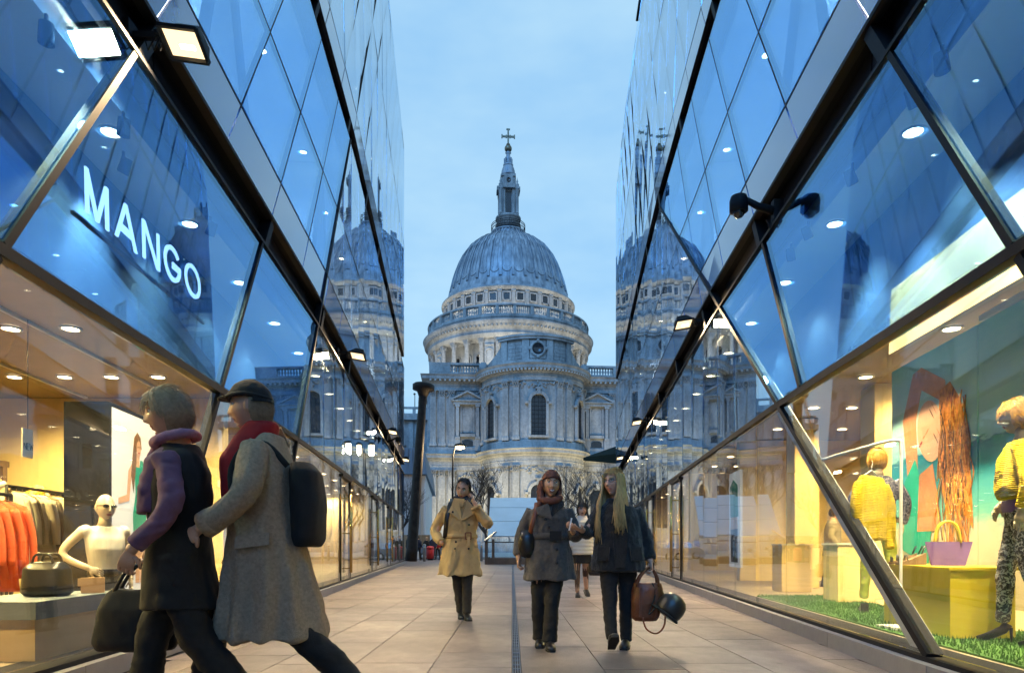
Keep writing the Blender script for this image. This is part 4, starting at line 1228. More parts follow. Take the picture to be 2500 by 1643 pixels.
for x in (x0, x1):
    mb = MB(); mb.prism([(x - .01, 36.7, .36), (x - .01, 41.2, .36), (x - .01, 41.2, 3.75), (x - .01, 36.7, 1.4)], [(x + .01, 36.7, .36), (x + .01, 41.2, .36), (x + .01, 41.2, 3.75), (x + .01, 36.7, 1.4)]); mb.build('side_pane', 'glass_clear', sh)
for k in range(3):
    w = (x1 - x0) / 3; mb = MB(); mb.box((x0 + (k + .5) * w, 36.5, .86), (w - .03, .02, 1.0)); mb.build('front_pane', 'glass_clear', sh)
mb = MB(); mb.box(((x0 + x1) / 2, 36.5, .17), (x1 - x0 + .1, .3, .34)); mb.build('base', 'frame_brown', sh)
for x in (x0 - .08, x0 + .3):
    mb = MB(); mb.bar((x, 36.3, 0), (x, 36.3, 1.35), .14, .1); mb.build('post', 'frame_brown', sh)
mb = MB(); mb.bar((x0 - .15, 36.1, 1.25), (x0 + .42, 36.9, 1.75), .12, .06); mb.build('handrail', 'steel_post', sh)
mb = MB(); mb.box((x0 + 1.6, 36.46, 1.18), (3.3, .04, .05)); mb.build('handrail', 'steel_dark', sh)

# bollards, bin, cars
def bollard(x, y, label):
    t = thing('bollard', label, 'bollard', (x, y, 0), 'steel bollards at the kerb')
    mb = MB(); mb.lathe([(.10, 0), (.10, 1.05), (.085, 1.1), (.03, 1.12)], 16, c=(x, y, 0)); mb.build('post', 'steel_post', t)
    mb = MB(); mb.lathe([(.104, .9), (.104, .96)], 16, c=(x, y, 0), caps=False); mb.build('band', 'chrome', t)
bollard(at(1036, 1335, 44).x, 44.0, 'steel bollard standing right of the nail sculpture')
bollard(at(1175, 1335, 45).x, 45.0, 'steel bollard between the trench coat man and the shelter')
bx_ = at(1050, 1335, 48).x
t = thing('litter_bin', 'small red litter bin at the kerb beyond the bollard', 'bin', (bx_, 48, 0))
mb = MB(); mb.lathe([(.22, .1), (.26, .15), (.28, .75), (.24, .8)], 14, c=(bx_, 48, 0)); mb.build('drum', 'red', t)
mb = MB(); mb.lathe([(.29, .8), (.29, .86), (.2, .98), (.05, 1.0)], 14, c=(bx_, 48, 0)); mb.build('lid', 'red', t)
mb = MB(); mb.lathe([(.2, 0), (.2, .1)], 14, c=(bx_, 48, 0)); mb.build('foot', 'steel_dark', t)
def car(x, y, mat, label, flip=1):
    t = thing('car', label, 'car', (x, y, -.12), 'cars on the street')
    M = Matrix.Translation((x, y, -.12)) @ Matrix.Scale(flip, 4, (1, 0, 0))
    side = [(-2.1, .35), (2.1, .35), (2.15, .6), (2.05, .82), (1.2, .95), (.55, 1.42), (-.9, 1.45), (-1.75, .98), (-2.12, .9), (-2.18, .6)]
    mb = MB(); mb.prism([(px, -.86 + (.14 if pz > 1 else 0), pz) for px, pz in side], [(px, .86 - (.14 if pz > 1 else 0), pz) for px, pz in side], M=M); mb.build('body', mat, t)
    for pts in ([(1.05, .98), (.5, 1.36), (-.1, 1.38), (-.1, .98)], [(-.2, .98), (-.2, 1.38), (-.85, 1.39), (-1.5, 1.0)]):
        for s in (-1, 1):
            mb = MB(); mb.prism([(px, s * (.868 - (.12 if pz > 1.2 else -.0)), pz) for px, pz in pts], [(px, s * (.85 - (.12 if pz > 1.2 else 0)), pz) for px, pz in pts], M=M); mb.build('window', 'black_gloss', t)
    for wx in (-1.35, 1.35):
        for s in (-1, 1):
            mb = MB(); mb.lathe([(.0, -.1), (.31, -.1), (.33, 0), (.31, .1), (.0, .1)], 18, M=M @ Matrix.Translation((wx, s * .8, .32)) @ Matrix.Rotation(R(90), 4, 'X')); w = mb.build('wheel', 'rubber', t)
            mb = MB(); mb.lathe([(.0, -.11), (.19, -.11), (.19, .11), (.0, .11)], 14, M=M @ Matrix.Translation((wx, s * .8, .32)) @ Matrix.Rotation(R(90), 4, 'X')); mb.build('rim', 'steel_post', w)
    for s in (-.6, .6):
        mb = MB(); mb.ball(M @ V((2.08, s, .68)), (.08, .16, .08), 8, 6); mb.build('headlight', 'white_plastic', t)
car(-5.4, 53.2, 'car_paint', 'blue grey car passing behind the man in the trench coat')
car(2.6, 55.5, 'steel_post', 'silver car passing behind the glass shelter', -1)
# ================================================================== figures
pm('skin', (.56, .34, .25), .5, var=.06, scale=30)
pm('skin_tan', (.50, .29, .19), .5, var=.06, scale=30)
pm('lips', (.30, .09, .08), .45)
pm('eye_white', (.7, .7, .68), .3)
pm('iris', (.02, .015, .012), .2)
pm('hair_brown', (.03, .02, .015), .55, var=.3, scale=40, stretch=(1, 1, .2))
pm('hair_blonde', (.50, .33, .13), .5, var=.35, scale=60, stretch=(1, 1, .15))
pm('hair_grey', (.36, .27, .18), .6, var=.3, scale=50)
pm('trench', (.52, .37, .18), .75, var=.12, scale=6, bump=.25, bscale=220)
pm('wool_grey', (.085, .078, .072), .95, var=.25, scale=40, bump=.4, bscale=260, sheen=.2)
pm('wool_black', (.012, .012, .013), .95, var=.5, scale=30, bump=.6, bscale=160, sheen=.25)
pm('black_cloth', (.008, .008, .009), .85, var=.3, scale=12, bump=.2, bscale=200)
pm('charcoal', (.022, .020, .019), .85, var=.3, scale=12, bump=.2, bscale=200)
pm('puffer', (.62, .56, .47), .55, var=.06, scale=8)
pm('tweed', (.34, .27, .205), .95, var=.25, scale=60, bump=.4, bscale=240)
pm('scarf_red', (.30, .008, .015), .85, var=.2, scale=20)
pm('scarf_brown', (.13, .045, .03), .8, var=.25, scale=14, stretch=(1, 1, 3))
pm('scarf_pink', (.30, .16, .27), .85, var=.2, scale=20)
pm('purple', (.14, .075, .15), .85, var=.2, scale=14)
pm('leather_black', (.008, .007, .007), .35)
pm('leather_brown', (.16, .045, .015), .45, var=.3, scale=9, bump=.15, bscale=60)
pm('helmet_black', (.012, .012, .012), .38)
pm('navy', (.012, .02, .05), .85)
pm('skin_mannequin', (.62, .50, .33), .4)

def catmull(pts, n=4):
    P = [V(p) for p in pts]; out = []
    for i in range(len(P) - 1):
        p0 = P[max(i - 1, 0)]; p1 = P[i]; p2 = P[i + 1]; p3 = P[min(i + 2, len(P) - 1)]
        for k in range(n):
            t = k / n
            out.append(.5 * ((2 * p1) + (p2 - p0) * t + (2 * p0 - 5 * p1 + 4 * p2 - p3) * t * t + (3 * p1 - p0 - 3 * p2 + p3) * t ** 3))
    out.append(P[-1]); return out
def lerp_list(vals, n):
    out = []
    for i in range(len(vals) - 1):
        for k in range(n):
            t = k / n; a, b = vals[i], vals[i + 1]
            if isinstance(a, (tuple, list)): out.append(tuple(x + (y - x) * t for x, y in zip(a, b)))
            else: out.append(a + (b - a) * t)
    out.append(vals[-1]); return out
def limb(mb, pts, rad, n=14, sub=5, mi=0):
    mb.tube(catmull(pts, sub), lerp_list(rad, sub), n, mi=mi)
def remesh(mb, voxel, smooth=3, wr=0.0, wsc=(9, 9, 5), seed=0, fold=None):
    """fuse overlapping closed shapes into one skin, relax it, then crease it"""
    me = bpy.data.meshes.new('tmp'); me.from_pydata(mb.v, [], mb.f); me.update()
    bm = bmesh.new(); bm.from_mesh(me); bmesh.ops.recalc_face_normals(bm, faces=bm.faces); bm.to_mesh(me); bm.free()
    ob = bpy.data.objects.new('tmp', me); C.objects.link(ob)
    md = ob.modifiers.new('r', 'REMESH'); md.mode = 'VOXEL'; md.voxel_size = voxel
    bpy.context.view_layer.update()
    dg = bpy.context.evaluated_depsgraph_get()
    m2 = bpy.data.meshes.new_from_object(ob.evaluated_get(dg))
    bpy.data.objects.remove(ob); bpy.data.meshes.remove(me)
    bm = bmesh.new(); bm.from_mesh(m2)
    for _ in range(smooth): bmesh.ops.smooth_vert(bm, verts=bm.verts, factor=.5, use_axis_x=True, use_axis_y=True, use_axis_z=True)
    bm.normal_update()
    if wr or fold:
        sd = V((seed * 7.3, seed * 3.1, seed * 1.7))
        for v in bm.verts:
            p = v.co; q = V((p.x * wsc[0], p.y * wsc[1], p.z * wsc[2])) + sd
            d = noise.noise(q) * .7 + (abs(noise.noise(q * 2.1)) - .25) * .8
            dd = wr * d
            if fold: dd += fold(p)
            v.co = p + v.normal * dd
        bm.normal_update()
    for f in bm.faces: f.smooth = True
    bm.to_mesh(m2); bm.free()
    return m2
def place(me, name, mat, parent, M):
    me.materials.clear(); me.materials.append(MAT[mat])
    me.transform(M)
    o = bpy.data.objects.new(name, me); return _link(o, parent)
def fabric(mb, name, mat, parent, M, voxel=.014, smooth=3, wr=.006, wsc=(9, 9, 5), seed=0, fold=None):
    return place(remesh(mb, voxel, smooth, wr, wsc, seed, fold), name, mat, parent, M)

def head_surface(s=1.0, fem=0.0, n=88, m=72, smile=0.0):
    """skull and face as one displaced surface, facing -Y, centre between the ears; returns verts, faces, material ids"""
    vs = []
    g = lambda x, c, w: math.exp(-((x - c) / w) ** 2)
    for j in range(m + 1):
        b = -PI / 2 + PI * j / m
        for i in range(n):
            a = 2 * PI * i / n
            x = .0755 * math.cos(b) * math.sin(a); y = -.096 * math.cos(b) * math.cos(a); z = .118 * math.sin(b)
            if z < -.015:
                t = min(1, (-.015 - z) / .1)
                x *= 1 - (.30 + .08 * fem) * t ** 1.3
                if y > 0: y *= 1 - .45 * t
                else: y *= 1 + .04 * t
            if z < -.09 and y < 0: y -= .010 * g(x, 0, .03)
            if y < .02:
                f = min(1, max(0, (.02 - y) / .05))
                y += f * .004 * (1 - g(x, 0, .05))
                nz = 0
                if -.042 < z < .028: nz = .003 + .021 * max(0, min(1, (.028 - z) / .058)) ** 1.2
                if z <= -.030: nz *= max(0, (z + .045) / .015)
                y -= f * nz * g(x, 0, .0085 + .006 * max(0, -z / .03))
                for sx in (-1, 1):
                    y += f * .011 * g(x, sx * .031, .017) * g(z, .012, .011)
                    y -= f * .0045 * g(x, sx * .030, .022) * g(z, .034, .008)
                    y -= f * (.004 + .004 * smile) * g(x, sx * .042, .02) * g(z, -.024 + .004 * smile, .02)
                    y += f * .003 * g(x, sx * .027, .008) * g(z, -.05, .018)
                y -= f * .0055 * g(x, 0, .020 + .006 * smile) * (g(z, -.057, .005) + g(z, -.069, .006))
                y += f * .004 * g(x, 0, .02 + .006 * smile) * g(z, -.0630, .003)
                y += f * .003 * g(x, 0, .02) * g(z, -.082, .008)
            vs.append(V((x * s, y * s, z * s)))
    fs = []; mi = []
    for j in range(m):
        for i in range(n):
            q = (j * n + i, j * n + (i + 1) % n, (j + 1) * n + (i + 1) % n, (j + 1) * n + i)
            fs.append(q)
            c = (vs[q[0]] + vs[q[1]] + vs[q[2]] + vs[q[3]]) / 4 / s
            k = 0
            if c.y < -.03:
                zc = c.z - smile * .25 * abs(c.x)
                if (c.x / (.023 + .006 * smile)) ** 2 + ((zc + .063) / (.0105 + .003 * smile)) ** 2 < 1:
                    k = 1
                    if smile and (c.x / .019) ** 2 + ((zc + .0625) / .0048) ** 2 < 1: k = 2
                if abs(abs(c.x) - .031) < .018 and abs(c.z - .034 + (abs(c.x) - .031) ** 2 * 12) < (.0045 if fem else .0055): k = 4
            mi.append(k)
    return vs, fs, mi

def hand_tubes(mb, wrist, d, palm, curl, s=1.0, mi=0, side=1, thumb_in=False):
    """hand growing from the wrist along d, palm normal palm; four unequal bent fingers and a thumb from the side of the palm"""
    d = V(d).normalized(); nrm = (V(palm) - d * V(palm).dot(d)).normalized(); x = d.cross(nrm).normalized() * side
    w = V(wrist)
    mb.tube([w - d * .03 * s, w, w + d * .04 * s, w + d * .085 * s], [(.026 * s, .020 * s), (.027 * s, .019 * s), (.041 * s, .016 * s), (.040 * s, .013 * s)], 12, mi=mi, flat=x)
    for k, (off, ln) in enumerate(((-.031, .060), (-.0105, .074), (.0105, .080), (.031, .072))):
        p = w + d * .078 * s + x * off * s; pts = [p]; dd = d.copy()
        for seg, f in enumerate((.45, .32, .26)):
            dd = (Quaternion(x, -curl * (0.55 + .35 * seg) * (1 if side > 0 else -1)) @ dd).normalized() if False else (dd * math.cos(curl * .6) + nrm * math.sin(curl * .6) if seg == 0 else (dd * math.cos(curl * .8) + (nrm * math.cos(curl * .8 * seg) - d * math.sin(curl * .8 * seg)) * math.sin(curl * .8))).normalized()
            p = p + dd * ln * s * f; pts.append(p)
        mb.tube(pts, [.0095 * s, .009 * s, .008 * s, .006 * s], 7, mi=mi)
    p = w + d * .025 * s + x * .034 * s; pts = [p - x * .012 * s, p]
    td = (d * .7 + x * .55 + nrm * (.45 if not thumb_in else .9)).normalized(); p = p + td * .036 * s; pts.append(p)
    td = (td + d * .4 + nrm * curl * .3 - x * .3).normalized(); p = p + td * .030 * s; pts.append(p)
    mb.tube(pts, [.014 * s, .013 * s, .010 * s, .007 * s], 7, mi=mi)

SKINM = lambda sk, hair: [sk, 'lips', 'white_plastic', 'iris', hair, 'eye_white']
def figure(X, Y, rz, label, H, J, skin='skin', hair='hair_brown', fem=0.0, smile=0.0, hyaw=0.0, hpitch=0.0, hroll=0.0, name='person', cat='person', z0=0.0, hands=True, scale_head=1.0, eyes=True, group=None, clothed=True):
    """J: joints in metres (local, facing -Y): neck, head, sh, el, wr, hip, kn, an per side (l = -x, r = +x) + hand dirs"""
    M = Matrix.Translation((X, Y, z0)) @ Matrix.Rotation(R(rz), 4, 'Z')
    root = thing(name, label, cat, (X, Y, z0), group)
    mb = MB()
    vs, fs, mi = head_surface(scale_head, fem, smile=smile)
    HM = Matrix.Translation(V(J['head'])) @ Matrix.Rotation(R(hyaw), 4, 'Z') @ Matrix.Rotation(R(hroll), 4, 'Y') @ Matrix.Rotation(R(hpitch), 4, 'X')
    b = len(mb.v); mb.v += [tuple(HM @ p) for p in vs]
    for f, k in zip(fs, mi): mb.f.append([i + b for i in f]); mb.m.append(k); mb.sm.append(True)
    s = scale_head
    if eyes:
        for sx in (-1, 1):
            mb.ball(HM @ V((sx * .031 * s, -.0725 * s, .012 * s)), .0115 * s, 10, 8, mi=5); mb.ball(HM @ V((sx * .031 * s, -.0795 * s, .012 * s)), .0060 * s, 8, 6, mi=3)
            mb.tube([HM @ V((sx * (.031 + dx) * s, (-.084 + abs(dx) * .25) * s, (.0205 - abs(dx) * .2) * s)) for dx in (-.015, -.007, 0, .007, .015)], .0022 * s, 5, mi=4)
    for sx in (-1, 1): mb.ball(HM @ V((sx * .074 * s, .008 * s, -.002)), (.010 * s, .022 * s, .032 * s), 8, 8)
    mb.tube([HM @ V((0, .012, -.06)), V(J['neck']), V(J['neck']) - V((0, 0, .06))], [.053 * (1 - .1 * fem), .055 * (1 - .1 * fem), .07], 14)
    # trunk and limbs carry on under the clothes
    nk = V(J['neck']); hp = (V(J['hip_l']) + V(J['hip_r'])) / 2
    limb(mb, [nk - V((0, 0, .04)), nk.lerp(hp, .25), nk.lerp(hp, .6), hp], [(.06, .055), (.13, .085), (.12, .08), (.13, .085)])
    for k in 'lr':
        e_, w_ = V(J['el_' + k]), V(J['wr_' + k])
        if clothed: limb(mb, [e_.lerp(w_, .3), e_.lerp(w_, .65), w_], [.022, .026, .026], 10); limb(mb, [V(J['sh_' + k]).lerp(nk, .25) - V((0, 0, .05)), V(J['sh_' + k]).lerp(e_, .5), e_.lerp(w_, .3)], [.03, .026, .022], 8)
        else: limb(mb, [J['sh_' + k], e_, w_], [.05, .036, .026], 10)
        limb(mb, [J['hip_' + k], J['kn_' + k], J['an_' + k]], [.085, .055, .036], 10)
        if hands and 'hd_' + k in J:
            d, p, c = J['hd_' + k]
            hand_tubes(mb, J['wr_' + k], d, p, c, s=.98 if not fem else .9, side=1 if k == 'r' else -1)
    mb.v = [tuple(M @ V(p)) for p in mb.v]
    mb.build('body', SKINM(skin, hair), root)
    return root, M, HM
def hair_shell(root, M, HM, mat, mask, t=.012, s=1.0, name='hair', strands=1700, slen=1.0, extra=None):
    vs, fs, mi = head_surface(s, 0)
    mb = MB(); use = {}
    base = [V((math.copysign(1, p.x) * abs(p.x), p.y, p.z)) for p in vs]
    for f in fs:
        c = sum((vs[i] for i in f), V()) / 4
        if mask(c / s):
            q = []
            for i in f:
                if i not in use:
                    p = vs[i]; n = V((p.x / .0755 ** 2, p.y / .096 ** 2, p.z / .118 ** 2)).normalized()
                    tt = t * (1 + .12 * noise.noise(p * 35))
                    use[i] = len(mb.v); mb.v.append(tuple(M @ HM @ (p + n * tt)))
                q.append(use[i])
            mb.f.append(q); mb.m.append(0); mb.sm.append(True)
    if extra: extra(mb)
    if strands:
        rs = random.Random(len(mb.v)); cand = [f for f in fs if mask(sum((vs[i] for i in f), V()) / 4 / s)]
        for k in range(strands):
            f = rs.choice(cand); p = vs[f[0]]; n = V((p.x / .0755 ** 2, p.y / .096 ** 2, p.z / .118 ** 2)).normalized()
            tg = V((p.x * .6 + rs.uniform(-.03, .03), p.y * .3 + .03, -.06)); tg = (tg - n * tg.dot(n)).normalized()
            a = p + n * t * .8; ln = rs.uniform(.025, .07) * slen
            mb.tube([M @ HM @ q for q in (a, a + tg * ln * .5 + n * rs.uniform(.001, .006), a + tg * ln + n * rs.uniform(-.004, .006))], [.0017, .0016, .0005], 3, caps=False)
    return mb.build(name, mat, root)
def torso_rings(mb, rings, n=28, p=2.4):
    """rings: (z, cx, cy, rx, ry[, ripple amp, ripple count, phase]) bottom to top -> closed loft"""
    vs = []
    for r in rings:
        z, cx, cy_, rx, ry = r[:5]; am, ct, ph = (list(r[5:]) + [0, 0, 0])[:3]
        for i in range(n):
            a = 2 * PI * i / n; c, s = math.cos(a), math.sin(a)
            k = (abs(c) ** p + abs(s) ** p) ** (-1 / p)
            k *= 1 + am * math.cos(ct * a + ph)
            vs.append((cx + rx * c * k, cy_ + ry * s * k, z))
    m = len(rings); fs = []
    for j in range(m - 1):
        for i in range(n): fs.append((j * n + i, j * n + (i + 1) % n, (j + 1) * n + (i + 1) % n, (j + 1) * n + i))
    fs += [tuple(range(n))[::-1], tuple(range((m - 1) * n, m * n))]
    return mb.add(vs, fs, 0, True)
def trousers(root, M, J, mat, rt=.095, rk=.068, ra=.058, seed=1, flare=0.0, hips=(.17, .125)):
    mb = MB()
    hp = (V(J['hip_l']) + V(J['hip_r'])) / 2
    torso_rings(mb, [(hp.z - .12, hp.x, hp.y, hips[0] * .8, hips[1] * .9), (hp.z, hp.x, hp.y, *hips), (hp.z + .12, hp.x, hp.y, hips[0] * .95, hips[1])])
    for k in 'lr':
        a, b, c = V(J['hip_' + k]), V(J['kn_' + k]), V(J['an_' + k])
        limb(mb, [a, a.lerp(b, .5), b, b.lerp(c, .5), c - V((0, 0, .01))], [rt, (rt + rk) / 2, rk, (rk + ra) / 2, ra + flare], 16)
    return fabric(mb, 'trousers', mat, root, M, .012, 2, .012, (9, 9, 13), seed)
def shoe(root, M, ank, yaw, mat, ln=.27, pitch=0.0, heel=.02, w=.047, flat=False):
    a = V(ank); Q = Matrix.Translation((a.x, a.y, a.z)) @ Matrix.Rotation(R(yaw), 4, 'Z') @ Matrix.Rotation(R(pitch), 4, 'X')
    h = a.z if not pitch else .075
    h = max(.05, min(h, .09)) if pitch else a.z
    mb = MB()
    pts = [(0, .055, -h + .045), (0, .02, -h + .05), (0, -.05, -h + .045), (0, -.12, -h + .033), (0, -ln + .085, -h + .026), (0, -ln + .06, -h + .02)]
    mb.tube(pts, [(w * .6, .035), (w * .8, .045), (w * .85, .042), (w * 1.02, .030), (w * .85, .022), (w * .3, .01)], 12, flat=(1, 0, 0))
    if not flat: mb.tube([(0, .01, -h + .03), (0, .005, .03)], [.045, .042], 10)
    for p in (): pass
    mb.v = [tuple(M @ Q @ V(p)) for p in mb.v]
    o = mb.build('shoe', mat, root)
    sb = MB(); sb.prism([M @ Q @ V((x, y, -h)) for x, y in ((-w * .7, .07), (w * .7, .07), (w * .8, 0), (w * 1.0, -.11), (w * .7, -ln + .06), (-w * .7, -ln + .06), (-w * 1.0, -.11), (-w * .8, 0))], [M @ Q @ V((x, y, -h + .018)) for x, y in ((-w * .7, .07), (w * .7, .07), (w * .8, 0), (w * 1.0, -.11), (w * .7, -ln + .06), (-w * .7, -ln + .06), (-w * 1.0, -.11), (-w * .8, 0))])
    sb.build('sole', 'rubber', o)
    return o
def disc(parent, M, p, nrm, r, mat, name='button', t=.006):
    q = V(nrm).to_track_quat('Z', 'Y').to_matrix().to_4x4()
    mb = MB(); mb.lathe([(r * .9, 0), (r, t * .5), (r * .8, t)], 12, M=M @ Matrix.Translation(V(p)) @ q); return mb.build(name, mat, parent)
def sheet(parent, M, pts, t, mat, name):
    """small shaped flap (lapel, collar, strap): outline with thickness along its normal"""
    P = [V(p) for p in pts]; n = (P[1] - P[0]).cross(P[-1] - P[0]).normalized()
    mb = MB(); mb.prism([M @ p for p in P], [M @ (p + n * t) for p in P]); return mb.build(name, mat, parent)

# ---------------------------------------------------------------- man in the trench coat, on the phone
J = dict(neck=(.0, .01, 1.50), head=(.03, -.05, 1.655), sh_l=(-.20, .02, 1.43), sh_r=(.20, .02, 1.43), el_l=(-.335, .09, 1.14), wr_l=(-.235, -.10, .96),
         el_r=(.34, -.16, 1.22), wr_r=(.165, -.17, 1.49), hip_l=(-.09, .01, .93), hip_r=(.09, .01, .93), kn_l=(-.045, .02, .50), kn_r=(.085, -.05, .50), an_l=(.0, .12, .085), an_r=(.075, -.08, .085),
         hd_r=((-.18, .45, 1), (-1, .2, .2), 1.0))
root, M, HM = figure(-.655, 8.76, 3, 'balding man in a belted beige trench coat talking on a phone', 1.79, J, hyaw=-14, hpitch=16, hroll=12, scale_head=1.1)
hair_shell(root, M, HM, 'hair_brown', lambda c: (c.y > .0 and c.z > -.055) or (c.z > .088 and c.y > -.045) or (abs(c.x) > .06 and c.y > -.03 and c.z > .0), .008, 1.1)
mb = MB()
torso_rings(mb, [(.56, -.02, .03, .275, .20, .07, 7, 1), (.66, -.02, .02, .26, .19, .06, 7, 1), (.85, -.01, .01, .235, .175, .04, 7, 1.2), (1.0, 0, .0, .205, .155), (1.08, 0, .0, .195, .15), (1.2, 0, .005, .215, .16), (1.34, 0, .01, .215, .15), (1.42, 0, .02, .19, .12), (1.47, 0, .02, .12, .09), (1.50, 0, .01, .085, .08)])
limb(mb, [(-.17, .02, 1.42), J['el_l'], (-.245, -.07, .98)], [.072, .066, .056], 16)
limb(mb, [(.165, .02, 1.42), J['el_r'], (.185, -.18, 1.43)], [.074, .068, .054], 16)
coat = fabric(mb, 'trench_coat', 'trench', root, M, .010, 2, .017, (8, 8, 7), 1, fold=lambda p: .014 * math.sin(p.x * 34 + 2 * noise.noise(p * 4)) * max(0, min(1, (1.0 - p.z) / .4)))
trousers(root, M, J, 'charcoal', seed=2, hips=(.15, .12))
for k, y in (('l', 4), ('r', 10)): shoe(root, M, J['an_' + k], y, 'leather_black', .29)
mb = MB(); torso_rings(mb, [(1.035, 0, 0, .214, .168), (1.06, 0, 0, .212, .167), (1.085, 0, 0, .212, .168)]); mb.v = [tuple(M @ V(p)) for p in mb.v]; belt = mb.build('belt', 'trench', coat)
mb = MB()
for a, b in (((.06, 1.02), (.06, 1.10)), ((.13, 1.02), (.13, 1.10)), ((.06, 1.10), (.13, 1.10)), ((.06, 1.02), (.13, 1.02))): mb.bar(M @ V((a[0], -.185, a[1])), M @ V((b[0], -.185, b[1])), .014, .014)
mb.build('buckle', 'leather_brown', belt)
sheet(coat, M, [(.08, -.19, 1.055), (.115, -.195, 1.05), (.125, -.20, .93), (.085, -.20, .94)], .008, 'trench', 'belt_tail')
for x, z in ((-.06, .985), (.10, .90), (-.07, .90), (.105, 1.20), (-.10, 1.36)): disc(coat, M, (x, -.178 if z > 1 else -.186, z), (0, -1, .1), .014, 'leather_black')
sheet(coat, M, [(-.02, -.15, 1.50), (-.10, -.14, 1.47), (-.155, -.155, 1.36), (-.10, -.172, 1.33), (.02, -.172, 1.24)], .012, 'trench', 'lapel')
sheet(coat, M, [(.08, -.12, 1.52), (.15, -.13, 1.44), (.17, -.15, 1.34), (.05, -.176, 1.27), (.0, -.172, 1.25), (.03, -.16, 1.40)], .012, 'trench', 'lapel')
sheet(coat, M, [(-.11, -.08, 1.46), (.03, -.14, 1.43), (.05, -.13, 1.53), (-.08, -.09, 1.54)], .014, 'trench', 'collar')
sheet(coat, M, [(.12, -.04, 1.50), (.19, -.03, 1.47), (.20, .05, 1.48), (.13, .05, 1.52)], .02, 'trench', 'epaulette')
mb = MB(); mb.tube([M @ V(p) for p in ((.20, -.265, 1.395), (.185, -.262, 1.425))], .066, 14); mb.build('cuff_strap', 'trench', coat)
disc(coat, M, (.195, -.268, 1.41), (0, -1, .1), .018, 'leather_brown', 'cuff_buckle')
mb = MB(); mb.tube([M @ V(p) for p in ((-.07, -.06, 1.545), (0, -.085, 1.53), (.07, -.06, 1.55), (.06, .05, 1.56), (-.06, .05, 1.56), (-.07, -.06, 1.545))], .03, 8); mb.build('scarf', 'navy', root)
mb = MB(); mb.tube([M @ V(p) for p in ((-.12, .14, 1.44), (-.125, .02, 1.535), (-.14, -.10, 1.45), (-.175, -.155, 1.28), (-.20, -.11, 1.06), (-.22, .05, .98))], [(.028, .008)] * 6, 8, flat=(1, 0, 0)); 
bagm = mb.build('bag_strap', 'leather_black', None); tag(bagm, 'dark shoulder strap across the trench coat man', 'bag')
pq = M @ Matrix.Translation((.125, -.07, 1.635)) @ Matrix.Rotation(R(-20), 4, 'Y') @ Matrix.Rotation(R(20), 4, 'X')
ph = thing('mobile_phone', 'black mobile phone at the ear of the trench coat man', 'phone', pq.translation)
mb = MB(); mb.box((0, 0, 0), (.012, .058, .12), pq); mb.build('case', 'black_gloss', ph)
mb = MB(); mb.box((-.0065, 0, .004), (.001, .05, .1), pq); mb.build('screen', 'black', ph)

# ---------------------------------------------------------------- woman in a brown headscarf and grey coat
J = dict(neck=(.0, .0, 1.345), head=(.012, -.02, 1.49), sh_l=(-.18, .01, 1.26), sh_r=(.175, .01, 1.27), el_l=(-.265, .06, 1.02), wr_l=(-.285, -.03, .81), el_r=(.235, .0, 1.03), wr_r=(.20, -.20, 1.06),
         hip_l=(-.085, 0, .82), hip_r=(.085, 0, .82), kn_l=(-.10, .0, .44), kn_r=(.02, -.09, .44), an_l=(-.085, .11, .075), an_r=(.0, -.10, .075),
         hd_l=((.0, -.2, -1), (1, 0, 0), 1.2), hd_r=((-.12, -.5, .65), (-1, -.2, 0), 1.25))
root, M, HM = figure(.345, 6.26, -2, 'smiling woman in a brown headscarf and belted grey wool coat', 1.6, J, skin='skin_tan', fem=1, smile=1, hyaw=8, hroll=4, hpitch=-2, scale_head=1.05)
def drape(mb):
    for pts, r in ((((-.075, .03, .03), (-.092, .03, -.06), (-.085, .0, -.14), (-.10, -.02, -.22)), ((.03, .05), (.032, .055), (.03, .05), (.02, .05))), (((.072, .03, .03), (.085, .03, -.05), (.075, .0, -.12), (.03, -.05, -.16)), ((.022, .05), (.024, .052), (.028, .045), (.03, .04)))):
        mb.tube([M @ HM @ V(p) for p in catmull(pts, 4)], lerp_list(r, 4), 10)
    for k in range(6):
        a0 = .02 * k
        zb = .058 + .010 * k; q = math.sqrt(max(.05, 1 - (zb / .118) ** 2)); mb.tube([M @ HM @ V((math.sin(t) * (.0755 * q + .012 + .002 * (k % 2)), -math.cos(t) * (.096 * q + .012), zb - .014 * abs(math.sin(t)))) for t in [(-1.6 + 3.2 * i / 14) for i in range(15)]], .008, 6)
    mb.tube([M @ V(p) for p in catmull(((-.09, -.05, 1.36), (-.03, -.10, 1.335), (.05, -.10, 1.34), (.09, -.04, 1.365), (.06, .06, 1.39), (-.06, .06, 1.39), (-.09, -.05, 1.36)), 4)], .034, 8)
hair_shell(root, M, HM, 'scarf_brown', lambda c: (c.z > .052 + .25 * max(0, abs(c.x) - .03) * -1) or c.y > -.012 or (abs(c.x) > .062 and c.y > -.04), .016, 1.05, 'headscarf', strands=0, extra=drape)
mb = MB()
torso_rings(mb, [(.62, 0, .01, .235, .185, .05, 6, 0), (.75, 0, .01, .222, .175, .04, 6, 0), (.9, 0, .0, .195, .155), (1.0, 0, -.005, .172, .135), (1.08, 0, -.005, .175, .14), (1.18, 0, -.01, .18, .142), (1.26, 0, .0, .168, .115), (1.315, 0, .005, .11, .085), (1.345, 0, 0, .08, .075)])
limb(mb, [(-.155, .01, 1.255), J['el_l'], (-.285, -.01, .84)], [.064, .060, .050], 16)
limb(mb, [(.155, .01, 1.265), J['el_r'], (.205, -.165, 1.05)], [.064, .060, .050], 16)
